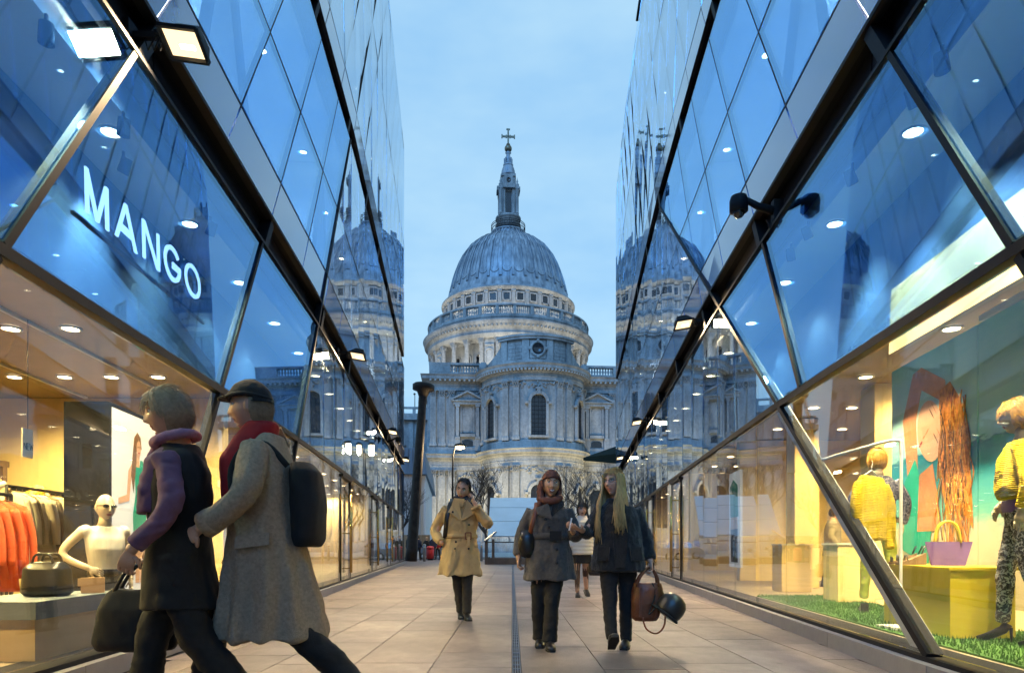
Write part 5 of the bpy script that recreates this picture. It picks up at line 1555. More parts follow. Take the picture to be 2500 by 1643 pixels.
coat = fabric(mb, 'wool_coat', 'wool_grey', root, M, .010, 2, .013, (10, 10, 8), 3, fold=lambda p: .010 * math.sin(p.x * 26) * max(0, min(1, (.9 - p.z) / .3)))
trousers(root, M, J, 'black_cloth', .09, .07, .062, seed=4, flare=.012, hips=(.15, .12))
for k, y in (('l', -2), ('r', 3)): shoe(root, M, J['an_' + k], y, 'leather_black', .25)
mb = MB(); torso_rings(mb, [(.995, 0, -.005, .184, .148), (1.02, 0, -.005, .182, .147), (1.045, 0, -.005, .184, .149)]); mb.v = [tuple(M @ V(p)) for p in mb.v]; belt = mb.build('belt', 'wool_grey', coat)
mb = MB(); mb.box(M @ V((.05, -.158, 1.02)), (.105, .02, .085)); mb.build('buckle', 'black_cloth', belt)
sheet(coat, M, [(-.015, -.125, 1.31), (-.13, -.115, 1.27), (-.11, -.145, 1.21), (.02, -.155, 1.165)], .014, 'wool_grey', 'lapel')
sheet(coat, M, [(.03, -.10, 1.34), (.10, -.075, 1.385), (.135, -.075, 1.30), (.05, -.145, 1.22), (.0, -.15, 1.17)], .02, 'wool_black', 'fur_collar')
for x, z in ((-.04, 1.17), (-.01, 1.10), (.06, .9), (.06, .78)): disc(coat, M, (x, -.168 if z < 1 else -.155, z), (0, -1, .05), .014, 'black')
sb = thing('shoulder_bag', 'dark shoulder bag under the arm of the headscarf woman', 'bag', M @ V((-.22, 0, 1.0)))
mb = MB(); mb.tube([M @ V(p) for p in catmull(((-.11, .08, 1.27), (-.12, -.02, 1.325), (-.13, -.11, 1.24), (-.17, -.125, 1.08), (-.185, -.05, 1.0)), 4)], [(.02, .006)] * 17, 8, flat=(1, 0, 0)); mb.build('strap', 'leather_brown', sb)
mb = MB(); mb.tube([M @ V(p) for p in ((-.215, -.08, 1.07), (-.21, -.09, 1.0), (-.205, -.09, .9), (-.205, -.08, .83))], [(.055, .03), (.075, .045), (.08, .05), (.05, .035)], 12, flat=(1, 0, 0)); mb.build('pouch', 'leather_black', sb)
pq = M @ Matrix.Translation((.175, -.285, 1.12)) @ Matrix.Rotation(R(12), 4, 'Y')
ph = thing('mobile_phone', 'white mobile phone in the hand of the headscarf woman', 'phone', pq.translation)
mb = MB(); mb.box((0, 0, 0), (.012, .05, .11), pq); mb.build('case', 'white_plastic', ph)
mb = MB(); mb.box((-.0065, 0, 0), (.001, .044, .09), pq); mb.build('screen', 'black', ph)

# ---------------------------------------------------------------- blonde woman in a black coat
J = dict(neck=(-.02, .0, 1.36), head=(-.045, -.035, 1.50), sh_l=(-.185, .01, 1.275), sh_r=(.165, .01, 1.27), el_l=(-.27, -.02, 1.06), wr_l=(-.34, -.22, 1.07), el_r=(.255, .05, 1.0), wr_r=(.29, -.02, .78),
         hip_l=(-.085, 0, .83), hip_r=(.085, 0, .83), kn_l=(-.085, -.09, .46), kn_r=(.075, .03, .44), an_l=(-.075, -.22, .12), an_r=(.075, .06, .07),
         hd_l=((-.55, -.6, .15), (.1, .2, 1), .35), hd_r=((.1, -.1, -1), (-1, 0, 0), 1.25))
root, M, HM = figure(.965, 6.2, -4, 'blonde woman with glasses in a black coat, mid-stride', 1.62, J, hair='hair_blonde', fem=1, hyaw=-34, hpitch=-2, hroll=-3, scale_head=1.05)
def long_hair(mb):
    rs = random.Random(2)
    for k in range(520):
        a = rs.uniform(R(50), R(318))              # round the back, open towards the face
        r0 = V((math.sin(a) * .078, -math.cos(a) * .095, .03 + rs.uniform(-.02, .04)))
        fr = abs(math.cos(a / 2))
        top = V((math.sin(a) * .055, -math.cos(a) * .06 + .01, .098))
        ln = rs.uniform(.30, .47) if a > PI else rs.uniform(.26, .40)
        out = V((math.sin(a), -math.cos(a), 0))
        p1 = r0 + out * .012; p2 = p1 + V((out.x * .012, out.y * .012, -.12)); p3 = p2 + V((out.x * .01 + rs.uniform(-.02, .02), (-.06 if out.y < .3 else -.01), -ln * .5)); p4 = p3 + V((rs.uniform(-.03, .03), -.015, -ln * .5))
        mb.tube([M @ HM @ p for p in catmull((top, r0 + out * .008, p1, p2, p3, p4), 3)], lerp_list([.006, .0065, .0065, .006, .005, .0015], 3), 4)
hair_shell(root, M, HM, 'hair_blonde', lambda c: (c.z > .068 - .5 * max(0, abs(c.x - .01) - .02)) or c.y > -.0 or (abs(c.x) > .064 and c.y > -.05 and c.z > -.04), .012, 1.05, extra=long_hair)
mb = MB()
torso_rings(mb, [(.70, .0, .01, .245, .185, .03, 6, 0), (.80, 0, .01, .24, .18), (.95, 0, .0, .215, .165), (1.08, -.01, .0, .205, .158), (1.18, -.01, -.005, .195, .15), (1.265, -.01, .0, .17, .115), (1.32, -.015, .005, .11, .085), (1.36, -.02, 0, .08, .075)])
limb(mb, [(-.16, .01, 1.265), J['el_l'], (-.32, -.18, 1.065)], [.066, .062, .052], 16)
limb(mb, [(.145, .01, 1.265), J['el_r'], (.287, -.005, .81)], [.066, .062, .052], 16)
coat = fabric(mb, 'fur_coat', 'wool_black', root, M, .012, 2, .014, (22, 22, 14), 5)
sheet(coat, M, [(-.06, -.15, 1.30), (.05, -.15, 1.30), (.07, -.175, 1.0), (.04, -.19, .74), (-.04, -.19, .74), (-.06, -.175, 1.0)], .012, 'wool_black', 'fur_trim')
for s_ in (-1, 1): sheet(coat, M, [(s_ * .09, -.178, .92), (s_ * .19, -.15, .92), (s_ * .20, -.155, .80), (s_ * .10, -.185, .80)][::(1 if s_ > 0 else -1)], .012, 'wool_black', 'pocket')
trousers(root, M, J, 'black_cloth', .098, .068, .050, seed=6, hips=(.165, .13))
shoe(root, M, J['an_l'], 4, 'leather_black', .25, pitch=-32, flat=True); shoe(root, M, J['an_r'], -12, 'leather_black', .25, flat=True)
gl = thing('glasses', 'thin rimmed glasses worn by the blonde woman', 'glasses', M @ HM @ V((0, -.1, .01)))
for sx in (-1, 1):
    mb = MB(); mb.tube([M @ HM @ V((sx * .031 + .021 * math.cos(a), -.101 + .012 * abs(math.cos(a)) * (1 if sx * math.cos(a) > 0 else 0), .008 + .014 * math.sin(a))) for a in [2 * PI * k / 16 for k in range(17)]], .0018, 5, caps=False); mb.build('rim', 'steel_dark', gl)
    mb = MB(); mb.tube([M @ HM @ V(p) for p in ((sx * .053, -.088, .012), (sx * .074, -.03, .012), (sx * .078, .015, .005))], .0016, 5); mb.build('temple', 'steel_dark', gl)
    mb = MB(); mb.prism([M @ HM @ V((sx * .031 + .02 * math.cos(a), -.0985, .008 + .013 * math.sin(a))) for a in [2 * PI * k / 14 for k in range(14)]], [M @ HM @ V((sx * .031 + .02 * math.cos(a), -.0975, .008 + .013 * math.sin(a))) for a in [2 * PI * k / 14 for k in range(14)]]); mb.build('lens', 'glass_clear', gl)
mb = MB(); mb.tube([M @ HM @ V((-.011, -.108, .012)), M @ HM @ V((.011, -.108, .012))], .0018, 5); mb.build('bridge', 'steel_dark', gl)
# her brown bag and the helmet clipped to it
bc = V((1.205, 6.12, .44)); bg = thing('leather_handbag', 'brown leather tote carried by the blonde woman', 'handbag', bc)
mb = MB(); torso_rings(mb, [(.26, bc.x - .01, bc.y, .10, .06), (.29, bc.x - .01, bc.y, .125, .075), (.42, bc.x, bc.y, .14, .08, .03, 3, 0), (.54, bc.x + .01, bc.y, .135, .07, .05, 4, 1), (.60, bc.x + .01, bc.y, .125, .045)])
me = remesh(mb, .01, 2, .006, (14, 14, 10), 7); place(me, 'pouch', 'leather_brown', bg, Matrix.Identity(4))
for dy in (-.045, .045):
    mb = MB(); mb.tube(catmull([(bc.x - .10, bc.y + dy, .57), (bc.x - .05, bc.y + dy * .8, .67), (1.245, 6.17 + dy * .3, .735), (bc.x + .09, bc.y + dy * .8, .66), (bc.x + .10, bc.y + dy, .57)], 4), .011, 8); mb.build('handle', 'leather_brown', bg)
mb = MB(); mb.tube(catmull([(bc.x - .05, bc.y - .08, .30), (bc.x - .02, bc.y - .10, .20), (bc.x + .07, bc.y - .10, .16), (bc.x + .15, bc.y - .06, .24), (bc.x + .16, bc.y, .45), (bc.x + .12, bc.y, .58)], 4), .008, 7); mb.build('strap', 'leather_brown', bg)
for dx in (-.07, .07):
    mb = MB(); mb.bar((bc.x + dx, bc.y - .083, .30), (bc.x + dx + .005, bc.y - .07, .56), .02, .008); mb.build('seam', 'leather_brown', bg)
hc = V((1.40, 6.02, .39)); he = thing('crash_helmet', 'round black helmet hanging beside the brown tote', 'helmet', hc)
HMx = Matrix.Translation(hc) @ Matrix.Rotation(R(38), 4, 'Y')
mb = MB(); mb.lathe([(.112, -.085), (.125, -.04), (.128, .01), (.118, .06), (.088, .1), (.04, .122), (.002, .126)], 26, M=HMx); mb.build('shell', 'helmet_black', he)
mb = MB(); mb.lathe([(.115, -.09), (.13, -.085), (.13, -.07), (.115, -.065)], 26, M=HMx, caps=False); mb.build('rim', 'rubber', he)
mb = MB(); mb.prism([HMx @ V((.13 * math.cos(a), .13 * math.sin(a), -.07)) for a in [PI * .75 + PI * .5 * k / 6 for k in range(7)]] + [HMx @ V((.2, 0, -.09)) * 1.0] * 0, [HMx @ V((.165 * math.cos(a), .145 * math.sin(a), -.085)) for a in [PI * .75 + PI * .5 * k / 6 for k in range(7)]]); mb.build('peak', 'helmet_black', he)
mb = MB(); mb.tube(catmull([HMx @ V((-.11, -.03, -.08)), HMx @ V((-.12, -.02, -.17)), (1.27, 6.05, .50), (1.25, 6.08, .60)], 4), .007, 6); mb.build('chin_strap', 'rubber', he)

# ---------------------------------------------------------------- woman in the white padded coat
J = dict(neck=(0, 0, 1.48), head=(0, -.02, 1.60), sh_l=(-.17, 0, 1.38), sh_r=(.17, 0, 1.38), el_l=(-.24, .02, 1.12), wr_l=(-.22, -.08, .90), el_r=(.25, .03, 1.12), wr_r=(.25, -.05, .88),
         hip_l=(-.08, 0, .90), hip_r=(.08, 0, .90), kn_l=(-.09, -.03, .50), kn_r=(.07, .06, .50), an_l=(-.09, -.06, .09), an_r=(.11, .24, .13), hd_l=((0, -.2, -1), (1, 0, 0), .8), hd_r=((0, -.1, -1), (-1, 0, 0), 1.2))
root, M, HM = figure(1.29, 12.6, 0, 'dark haired woman in a cream padded coat and black skirt behind', 1.73, J, fem=1, scale_head=1.05)
hair_shell(root, M, HM, 'hair_brown', lambda c: c.z > .05 or c.y > -.01 or (abs(c.x) > .06 and c.y > -.05), .016, 1.05)
mb = MB()
zz = .78; rings = []
while zz < 1.36:
    w = .225 - .03 * max(0, min(1, (zz - .8) / .25)) + (.02 if zz > 1.15 else 0)
    rings += [(zz, 0, 0, w - .012, .16), (zz + .035, 0, 0, w + .006, .175)]; zz += .07
rings += [(1.40, 0, 0, .17, .12), (1.46, 0, .01, .10, .09), (1.50, 0, .01, .09, .085)]
torso_rings(mb, rings)
for k in 'lr':
    sx = -1 if k == 'l' else 1
    pts = catmull([(sx * .15, 0, 1.37), J['el_' + k], J['wr_' + k]], 6); mb.tube(pts, [.078 + (.008 if i % 2 else -.006) - .0015 * i for i in range(len(pts))], 14)
coat = fabric(mb, 'padded_coat', 'puffer', root, M, .012, 1, .003, seed=8)
mb = MB(); torso_rings(mb, [(.62, 0, .02, .20, .15, .05, 9, 0), (.70, 0, .01, .185, .14, .03, 9, 0), (.85, 0, 0, .17, .13)]); fabric(mb, 'skirt', 'black_cloth', root, M, .013, 2, .004, seed=9)
mb = MB()
for k in 'lr': limb(mb, [J['hip_' + k], J['kn_' + k], V(J['kn_' + k]).lerp(V(J['an_' + k]), .4), J['an_' + k]], [.08, .056, .053, .036], 14)
pm('tights', (.05, .022, .014), .6); fabric(mb, 'tights', 'tights', root, M, .012, 2, 0)
shoe(root, M, J['an_l'], 0, 'leather_black', .24, flat=True); shoe(root, M, J['an_r'], 10, 'leather_black', .24, pitch=25, flat=True)
t = thing('black_handbag', 'small black handbag carried by the woman in the cream coat', 'handbag', (1.57, 12.5, .5))
mb = MB(); torso_rings(mb, [(.40, 1.56, 12.5, .14, .06), (.45, 1.56, 12.5, .17, .07), (.62, 1.56, 12.5, .15, .06), (.66, 1.56, 12.5, .10, .03)]); mb.build('pouch', 'leather_black', t)
mb = MB(); mb.tube(catmull([(1.46, 12.5, .64), (1.50, 12.5, .78), (1.55, 12.5, .82), (1.60, 12.5, .78), (1.66, 12.5, .64)], 4), .012, 7); mb.build('handle', 'leather_black', t)
t = thing('paper_bag', 'white paper shopping bag beside the black handbag', 'bag', (1.70, 12.75, .6))
mb = MB(); mb.prism([(1.62, 12.7, .55), (1.74, 12.7, .53), (1.74, 12.8, .53), (1.62, 12.8, .55)], [(1.60, 12.7, .92), (1.74, 12.7, .92), (1.74, 12.8, .92), (1.60, 12.8, .92)]); mb.build('sack', 'white_plastic', t)
mb = MB(); mb.tube([(1.63, 12.75, .92), (1.60, 12.68, 1.0), (1.71, 12.75, .92)], .004, 5); mb.build('handle', 'white_plastic', t)

# ---------------------------------------------------------------- man in a dark cap walking left
J = dict(neck=(0, .0, 1.51), head=(0, -.07, 1.635), sh_l=(-.20, .0, 1.43), sh_r=(.20, .02, 1.43), el_l=(-.27, .16, 1.17), wr_l=(-.26, .10, .92), el_r=(.28, -.02, 1.16), wr_r=(.25, -.24, 1.0),
         hip_l=(-.09, 0, .93), hip_r=(.09, 0, .93), kn_l=(-.09, -.26, .55), kn_r=(.09, .18, .52), an_l=(-.09, -.36, .12), an_r=(.09, .50, .20), hd_r=((-.1, -.8, -.6), (-1, -.1, -.2), 1.0), hd_l=((0, -.2, -1), (1, 0, 0), .9))
root, M, HM = figure(-1.27, 3.5, -86, 'man in a dark peaked cap, grey tweed overcoat and red scarf striding left', 1.8, J, hair='hair_grey', hyaw=0, hpitch=3)
def cap_extra(mb):
    A = []; B = []
    for k in range(13):
        a = R(-62 + 124 * k / 12); A.append(M @ HM @ V((math.sin(a) * .078, -.02 - math.cos(a) * .082, .052))); B.append(M @ HM @ V((math.sin(a) * .082, -.045 - math.cos(a) * .115, .040)))
    for k in range(12): mb.prism([A[k], A[k + 1], B[k + 1], B[k]], [p + V((0, 0, .008)) for p in (A[k], A[k + 1], B[k + 1], B[k])])
    mb.tube([M @ HM @ V((math.sin(a) * .088, -math.cos(a) * .108, .052 - .02 * (math.cos(a) < 0) * -math.cos(a))) for a in [2 * PI * k / 24 for k in range(25)]], .012, 6)
hair_shell(root, M, HM, 'black_cloth', lambda c: c.z > .045 or (c.y > .03 and c.z > .01), .024, 1.0, 'cap', strands=0, extra=cap_extra)
hair_shell(root, M, HM, 'hair_grey', lambda c: c.y > .015 and c.z > -.06 and c.z < .06, .010, 1.0, 'hair')
mb = MB()
torso_rings(mb, [(.46, 0, .04, .24, .285, .02, 5, 0), (.70, 0, .03, .225, .235, .02, 5, 0), (.98, 0, .01, .205, .175), (1.12, 0, .0, .205, .16), (1.28, 0, .0, .205, .15), (1.39, 0, .0, .185, .12), (1.45, 0, .01, .12, .09), (1.49, 0, .01, .09, .085)])
limb(mb, [(-.165, 0, 1.41), J['el_l'], (-.262, .115, .95)], [.07, .066, .056], 16); limb(mb, [(.165, .0, 1.41), J['el_r'], (.252, -.215, 1.015)], [.07, .066, .056], 16)
coat = fabric(mb, 'tweed_overcoat', 'tweed', root, M, .012, 2, .020, (4, 4, 3.2), 11, fold=lambda p: .012 * math.sin(math.atan2(p.x, p.y) * 11 + 3 * noise.noise(p * 2)) * max(0, min(1, (1.05 - p.z) / .35)))
sheet(coat, M, [(-.19, -.12, 1.44), (-.12, -.17, 1.46), (-.05, -.20, 1.20), (-.14, -.19, 1.25)], .02, 'tweed', 'lapel')
sheet(coat, M, [(-.13, .05, 1.56), (-.15, -.08, 1.50), (-.20, -.06, 1.43), (-.20, .08, 1.47)], .02, 'tweed', 'collar')
sheet(coat, M, [(.226, .09, .99), (.226, -.07, .97), (.232, -.07, .91), (.232, .09, .93)], .008, 'tweed', 'pocket_flap')
mb = MB(); mb.tube([M @ V(q) for q in ((.262, -.165, 1.045), (.254, -.205, 1.022))], .066, 16); mb.build('cuff', 'tweed', coat)
for z in (1.12, .98, .84): disc(coat, M, (-.10, -.165 - (1.12 - z) * .25, z), (-.3, -1, 0), .016, 'leather_black')
mb = MB()
torso_rings(mb, [(1.06, -.02, -.12, .15, .075), (1.2, -.02, -.12, .16, .085), (1.36, -.01, -.11, .15, .10), (1.48, 0, -.04, .11, .10), (1.54, 0, -.01, .085, .085), (1.56, 0, -.01, .07, .07)])
fabric(mb, 'scarf', 'scarf_red', root, M, .012, 2, .008, (12, 12, 8), 12)
trousers(root, M, J, 'black_cloth', .10, .08, .07, seed=13)
for k, y in (('l', 0), ('r', 0)): shoe(root, M, J['an_' + k], y, 'leather_black', .30, pitch=(-8 if k == 'l' else 35))
bp = thing('backpack', 'black backpack on the back of the man in the cap', 'backpack', M @ V((0, .25, 1.2)))
mb = MB(); torso_rings(mb, [(.92, 0, .22, .14, .06), (.96, 0, .225, .16, .08), (1.15, 0, .225, .16, .085), (1.30, 0, .21, .15, .075), (1.35, 0, .19, .11, .05)]); fabric(mb, 'pack', 'black_cloth', bp, M, .014, 2, .006, seed=14)
for sx in (-.13, .13):
    mb = MB(); mb.tube([M @ V(p) for p in catmull(((sx, .15, 1.32), (sx, .05, 1.425), (sx, -.05, 1.42), (sx * 1.1, -.118, 1.30), (sx * 1.35, -.10, 1.16)), 4)], [(.015, .006)] * 17, 8, flat=(1, 0, 0)); mb.build('strap', 'black_cloth', bp)

# ---------------------------------------------------------------- woman in black and mauve walking left
J = dict(neck=(0, .0, 1.455), head=(0, -.05, 1.575), sh_l=(-.18, .0, 1.36), sh_r=(.18, .02, 1.36), el_l=(-.25, -.04, 1.10), wr_l=(-.24, -.22, .92), el_r=(.25, .05, 1.10), wr_r=(.25, -.12, .90),
         hip_l=(-.09, 0, .88), hip_r=(.09, 0, .88), kn_l=(-.09, -.15, .50), kn_r=(.09, .12, .48), an_l=(-.09, -.22, .10), an_r=(.09, .38, .16), hd_l=((0, -.3, -1), (1, 0, 0), 1.2), hd_r=((0, -.3, -1), (-1, 0, 0), .9))
root, M, HM = figure(-1.64, 3.36, -84, 'short haired woman in black with mauve sleeves and a pink scarf walking left', 1.7, J, hair='hair_grey', fem=1, hpitch=8, hyaw=10)
hair_shell(root, M, HM, 'hair_grey', lambda c: (c.z > .052 and c.y > -.085) or c.y > -.005 or (abs(c.x) > .05 and c.y > -.055 and c.z > .0), .022, 1.0)
mb = MB(); torso_rings(mb, [(.62, 0, .02, .20, .175, .03, 6, 0), (.8, 0, .01, .19, .155), (1.0, 0, .01, .175, .13), (1.15, 0, .01, .18, .13), (1.28, 0, .01, .185, .12), (1.36, 0, .01, .16, .10), (1.42, 0, .01, .09, .075)])
fabric(mb, 'black_vest', 'black_cloth', root, M, .012, 2, .016, (5, 5, 4), 15)
mb = MB(); limb(mb, [(-.165, -.02, 1.36), J['el_l'], (-.24, -.20, .95)], [.06, .054, .046], 16); limb(mb, [(.16, .0, 1.35), J['el_r'], (.25, -.10, .93)], [.06, .054, .046], 16)
torso_rings(mb, [(1.08, -.02, -.10, .17, .075), (1.2, -.01, -.085, .17, .085), (1.34, 0, -.03, .16, .10), (1.40, 0, 0, .10, .08)])
fabric(mb, 'mauve_top', 'purple', root, M, .010, 2, .013, (7, 7, 10), 16)
mb = MB(); mb.tube([V(p) for p in catmull(((-.09, -.05, 1.44), (0, -.11, 1.42), (.09, -.05, 1.44), (.07, .06, 1.47), (-.07, .06, 1.47), (-.09, -.05, 1.44)), 4)], .027, 10); mb.tube([V(p) for p in catmull(((-.05, -.10, 1.44), (-.07, -.16, 1.34), (-.09, -.17, 1.20), (-.10, -.16, 1.05)), 4)], [(.05, .022)] * 13, 10, flat=(1, 0, 0)); fabric(mb, 'scarf', 'scarf_pink', root, M, .012, 2, .007, (14, 14, 14), 17)
trousers(root, M, J, 'black_cloth', .10, .08, .07, seed=18)
for k in 'lr': shoe(root, M, J['an_' + k], 0, 'leather_black', .26, pitch=(-8 if k == 'l' else 30))
bg = thing('black_bag', 'large soft black bag hanging from the hand of the woman in mauve', 'bag', M @ V((-.24, -.3, .5)))
mb = MB(); torso_rings(mb, [(.38, -.24, -.30, .08, .19), (.42, -.24, -.30, .095, .215), (.6, -.24, -.29, .09, .20), (.70, -.24, -.28, .05, .15)]); fabric(mb, 'pouch', 'black_cloth', bg, M, .014, 2, .008, seed=19)
for dx in (-.03, .03):
    mb = MB(); mb.tube([M @ V(p) for p in catmull(((-.24 + dx, -.40, .68), (-.24 + dx, -.33, .80), (-.24, -.25, .835), (-.24 + dx, -.19, .80), (-.24 + dx, -.14, .68)), 4)], .010, 7); mb.build('handle', 'leather_black', bg)

# ---------------------------------------------------------------- passers-by at the far kerb
def small_person(u, Y, H, rz, label, top, legs='charcoal', hair='hair_brown', stride=.14, hem=.50):
    k = H / 1.75
    J = {a: tuple(c * k for c in b) for a, b in dict(neck=(0, .0, 1.48), head=(0, -.03, 1.61), sh_l=(-.19, 0, 1.40), sh_r=(.19, 0, 1.40), el_l=(-.25, .05, 1.14), wr_l=(-.23, -.08, .92), el_r=(.25, .02, 1.14), wr_r=(.23, -.1, .92), hip_l=(-.09, 0, .92), hip_r=(.09, 0, .92), kn_l=(-.09, -stride * .6, .50), kn_r=(.09, stride * .6, .50), an_l=(-.09, -stride, .09), an_r=(.09, stride * 1.2, .10)).items()}
    J['hd_l'] = ((0, -.3, -1), (1, 0, 0), .8); J['hd_r'] = ((0, -.3, -1), (-1, 0, 0), .8)
    X = (u - 1250) / FPX * Y
    root, M, HM = figure(X, Y, rz, label, H, J, hair=hair, scale_head=k, group='passers-by at the far kerb')
    hair_shell(root, M, HM, hair, lambda c: c.z > .05 or c.y > .0, .012, k, strands=0)
    mb = MB(); torso_rings(mb, [(hem * H, 0, .01, .22, .17), (.62 * H, 0, 0, .20, .15), (.72 * H, 0, 0, .21, .15), (.80 * H, 0, 0, .19, .12), (.845 * H, 0, .01, .09, .08)])
    limb(mb, [V(J['sh_l']) * .95, J['el_l'], J['wr_l']], [.08, .07, .055], 12); limb(mb, [V(J['sh_r']) * .95, J['el_r'], J['wr_r']], [.08, .07, .055], 12)
    fabric(mb, 'coat', top, root, M, .022, 2, .006, seed=u)
    mb = MB()
    for s in 'lr': limb(mb, [J['hip_' + s], J['kn_' + s], J['an_' + s]], [.09, .07, .06], 10)
    fabric(mb, 'trousers', legs, root, M, .022, 1, .004)
    for s in 'lr': shoe(root, M, J['an_' + s], 0, 'leather_black', .27)
small_person(997, 45.0, 1.74, -60, 'man in black standing before the nail sculpture', 'black_cloth', hem=.46)
small_person(1021, 47.5, 1.72, 160, 'person in navy walking away right of the nail sculpture', 'navy')
small_person(1041, 48.5, 1.66, 150, 'grey haired person in a dark coat behind the bollard', 'black_cloth', hair='hair_grey')
small_person(1057, 49.5, 1.78, 20, 'person in a dark blue coat left of the trench coat man', 'navy', hair='hair_brown')
small_person(1069, 50.0, 1.70, -30, 'person in a dark red top close to the trench coat man', 'scarf_red')
t = thing('carrier_bag', 'white carrier bag held by the person in navy', 'bag', (at(1016, 1335, 47.2).x, 47.2, .5))
cx_ = at(1015, 1335, 47.2).x
mb = MB(); mb.prism([(cx_ - .22, 47.1, .10), (cx_ + .22, 47.1, .10), (cx_ + .22, 47.3, .10), (cx_ - .22, 47.3, .10)], [(cx_ - .2, 47.1, .58), (cx_ + .2, 47.1, .62), (cx_ + .2, 47.3, .62), (cx_ - .2, 47.3, .58)]); mb.build('sack', 'white_plastic', t)
mb = MB(); mb.tube([(cx_ - .1, 47.2, .58), (cx_, 47.2, .84), (cx_ + .1, 47.2, .6)], .012, 6); mb.build('handle', 'white_plastic', t)
# ================================================================== shop windows
def knit(name, col):
    m = pm(name, col, .9, var=.15, scale=20, bump=.0)
    nt = m.node_tree; N = nt.nodes; L = nt.links; b = N.get('Principled BSDF')
    tc = N.new('ShaderNodeTexCoord'); w = N.new('ShaderNodeTexWave'); w.inputs['Scale'].default_value = 22; w.inputs['Distortion'].default_value = 5; w.bands_direction = 'Z'
    bp = N.new('ShaderNodeBump'); bp.inputs['Strength'].default_value = .7; bp.inputs['Distance'].default_value = .02
    L.new(tc.outputs['Object'], w.inputs['Vector']); L.new(w.outputs['Fac'], bp.inputs['Height']); L.new(bp.outputs['Normal'], b.inputs['Normal'])
knit('knit_yellow', (.85, .60, .01))
def pattern(name, a, b_, sc):
    m, nt, b = nodes_of(name); N = nt.nodes; L = nt.links
    tc = N.new('ShaderNodeTexCoord'); v = N.new('ShaderNodeTexNoise'); v.inputs['Scale'].default_value = sc; v.inputs['Detail'].default_value = 3; v.inputs['Distortion'].default_value = 2.5
    ra = N.new('ShaderNodeValToRGB'); ra.color_ramp.interpolation = 'CONSTANT'; e = ra.color_ramp.elements; e[0].color = (*a, 1); e[1].position = .52; e[1].color = (*b_, 1)
    L.new(tc.outputs['Object'], v.inputs['Vector']); L.new(v.outputs['Fac'], ra.inputs['Fac']); L.new(ra.outputs['Color'], b.inputs['Base Color']); b.inputs['Roughness'].default_value = .8
pattern('print_black', (.012, .012, .02), (.55, .53, .48), 26)
pattern('print_navy', (.012, .014, .05), (.25, .24, .3), 24)
pm('lime', (.42, .46, .05), .8, var=.1, scale=8)
pm('yellow_box', (.75, .58, .03), .5, var=.05)
pm('turf', (.05, .15, .012), .95, var=.4, scale=30)
pm('wig_gold', (.60, .33, .05), .5, var=.35, scale=60, stretch=(1, 1, .15))
pm('lilac', (.20, .11, .36), .6, var=.15, scale=8)
pm('orange', (.70, .10, .015), .8, var=.2, scale=8)
pm('cloth_cream', (.66, .60, .46), .85, var=.1, scale=8)
pm('cloth_taupe', (.22, .19, .13), .85, var=.15, scale=8)
pm('cloth_white', (.75, .70, .58), .8, var=.05, scale=6)
pm('slate_top', (.12, .15, .17), .6, var=.15, scale=8)
pm('beige', (.55, .33, .18), .5)
pm('teal', (.0, .32, .22), .7)
pm('print_skin', (.72, .42, .26), .6, var=.1, scale=6)
pm('print_skin_dark', (.55, .22, .09), .6, var=.25, scale=6)
pm('print_hair', (.20, .10, .04), .6, var=.5, scale=24)
pm('print_hair_red', (.60, .20, .02), .6, var=.7, scale=18)
pm('print_hair_gold', (.75, .36, .06), .6, var=.3, scale=18)
pm('print_lips', (.35, .04, .04), .6)
pm('print_grey', (.66, .66, .63), .5, emit=(.9, .95, 1.0), es=.25)
pm('sand', (.62, .50, .30), .6, var=.06)
def seaprint():
    m, nt, b = nodes_of('sea_print'); N = nt.nodes; L = nt.links
    tc = N.new('ShaderNodeTexCoord'); sp = N.new('ShaderNodeSeparateXYZ'); L.new(tc.outputs['Object'], sp.inputs['Vector'])
    no = N.new('ShaderNodeTexNoise'); no.inputs['Scale'].default_value = 5; no.inputs['Detail'].default_value = 6
    mp = N.new('ShaderNodeMapping'); mp.inputs['Scale'].default_value = (1, 1, 4); L.new(tc.outputs['Object'], mp.inputs['Vector']); L.new(mp.outputs['Vector'], no.inputs['Vector'])
    ma = N.new('ShaderNodeMath'); ma.operation = 'MULTIPLY_ADD'; ma.inputs[1].default_value = .25; L.new(no.outputs['Fac'], ma.inputs[0]); L.new(sp.outputs['Z'], ma.inputs[2])
    mr = N.new('ShaderNodeMapRange'); mr.inputs['From Min'].default_value = .3; mr.inputs['From Max'].default_value = 3.3; L.new(ma.outputs[0], mr.inputs['Value'])
    ra = N.new('ShaderNodeValToRGB'); e = ra.color_ramp.elements
    e[0].position = 0; e[0].color = (.50, .40, .24, 1); e[1].position = 1; e[1].color = (.12, .50, .52, 1)
    for p, c in ((.30, (.70, .58, .38)), (.36, (.16, .50, .42)), (.52, (.02, .32, .40)), (.60, (.0, .16, .26)), (.61, (.28, .62, .60)), (.8, (.40, .68, .60))):
        q = ra.color_ramp.elements.new(p); q.color = (*c, 1)
    L.new(mr.outputs['Result'], ra.inputs['Fac']); L.new(ra.outputs['Color'], b.inputs['Base Color']); b.inputs['Roughness'].default_value = .4
seaprint()

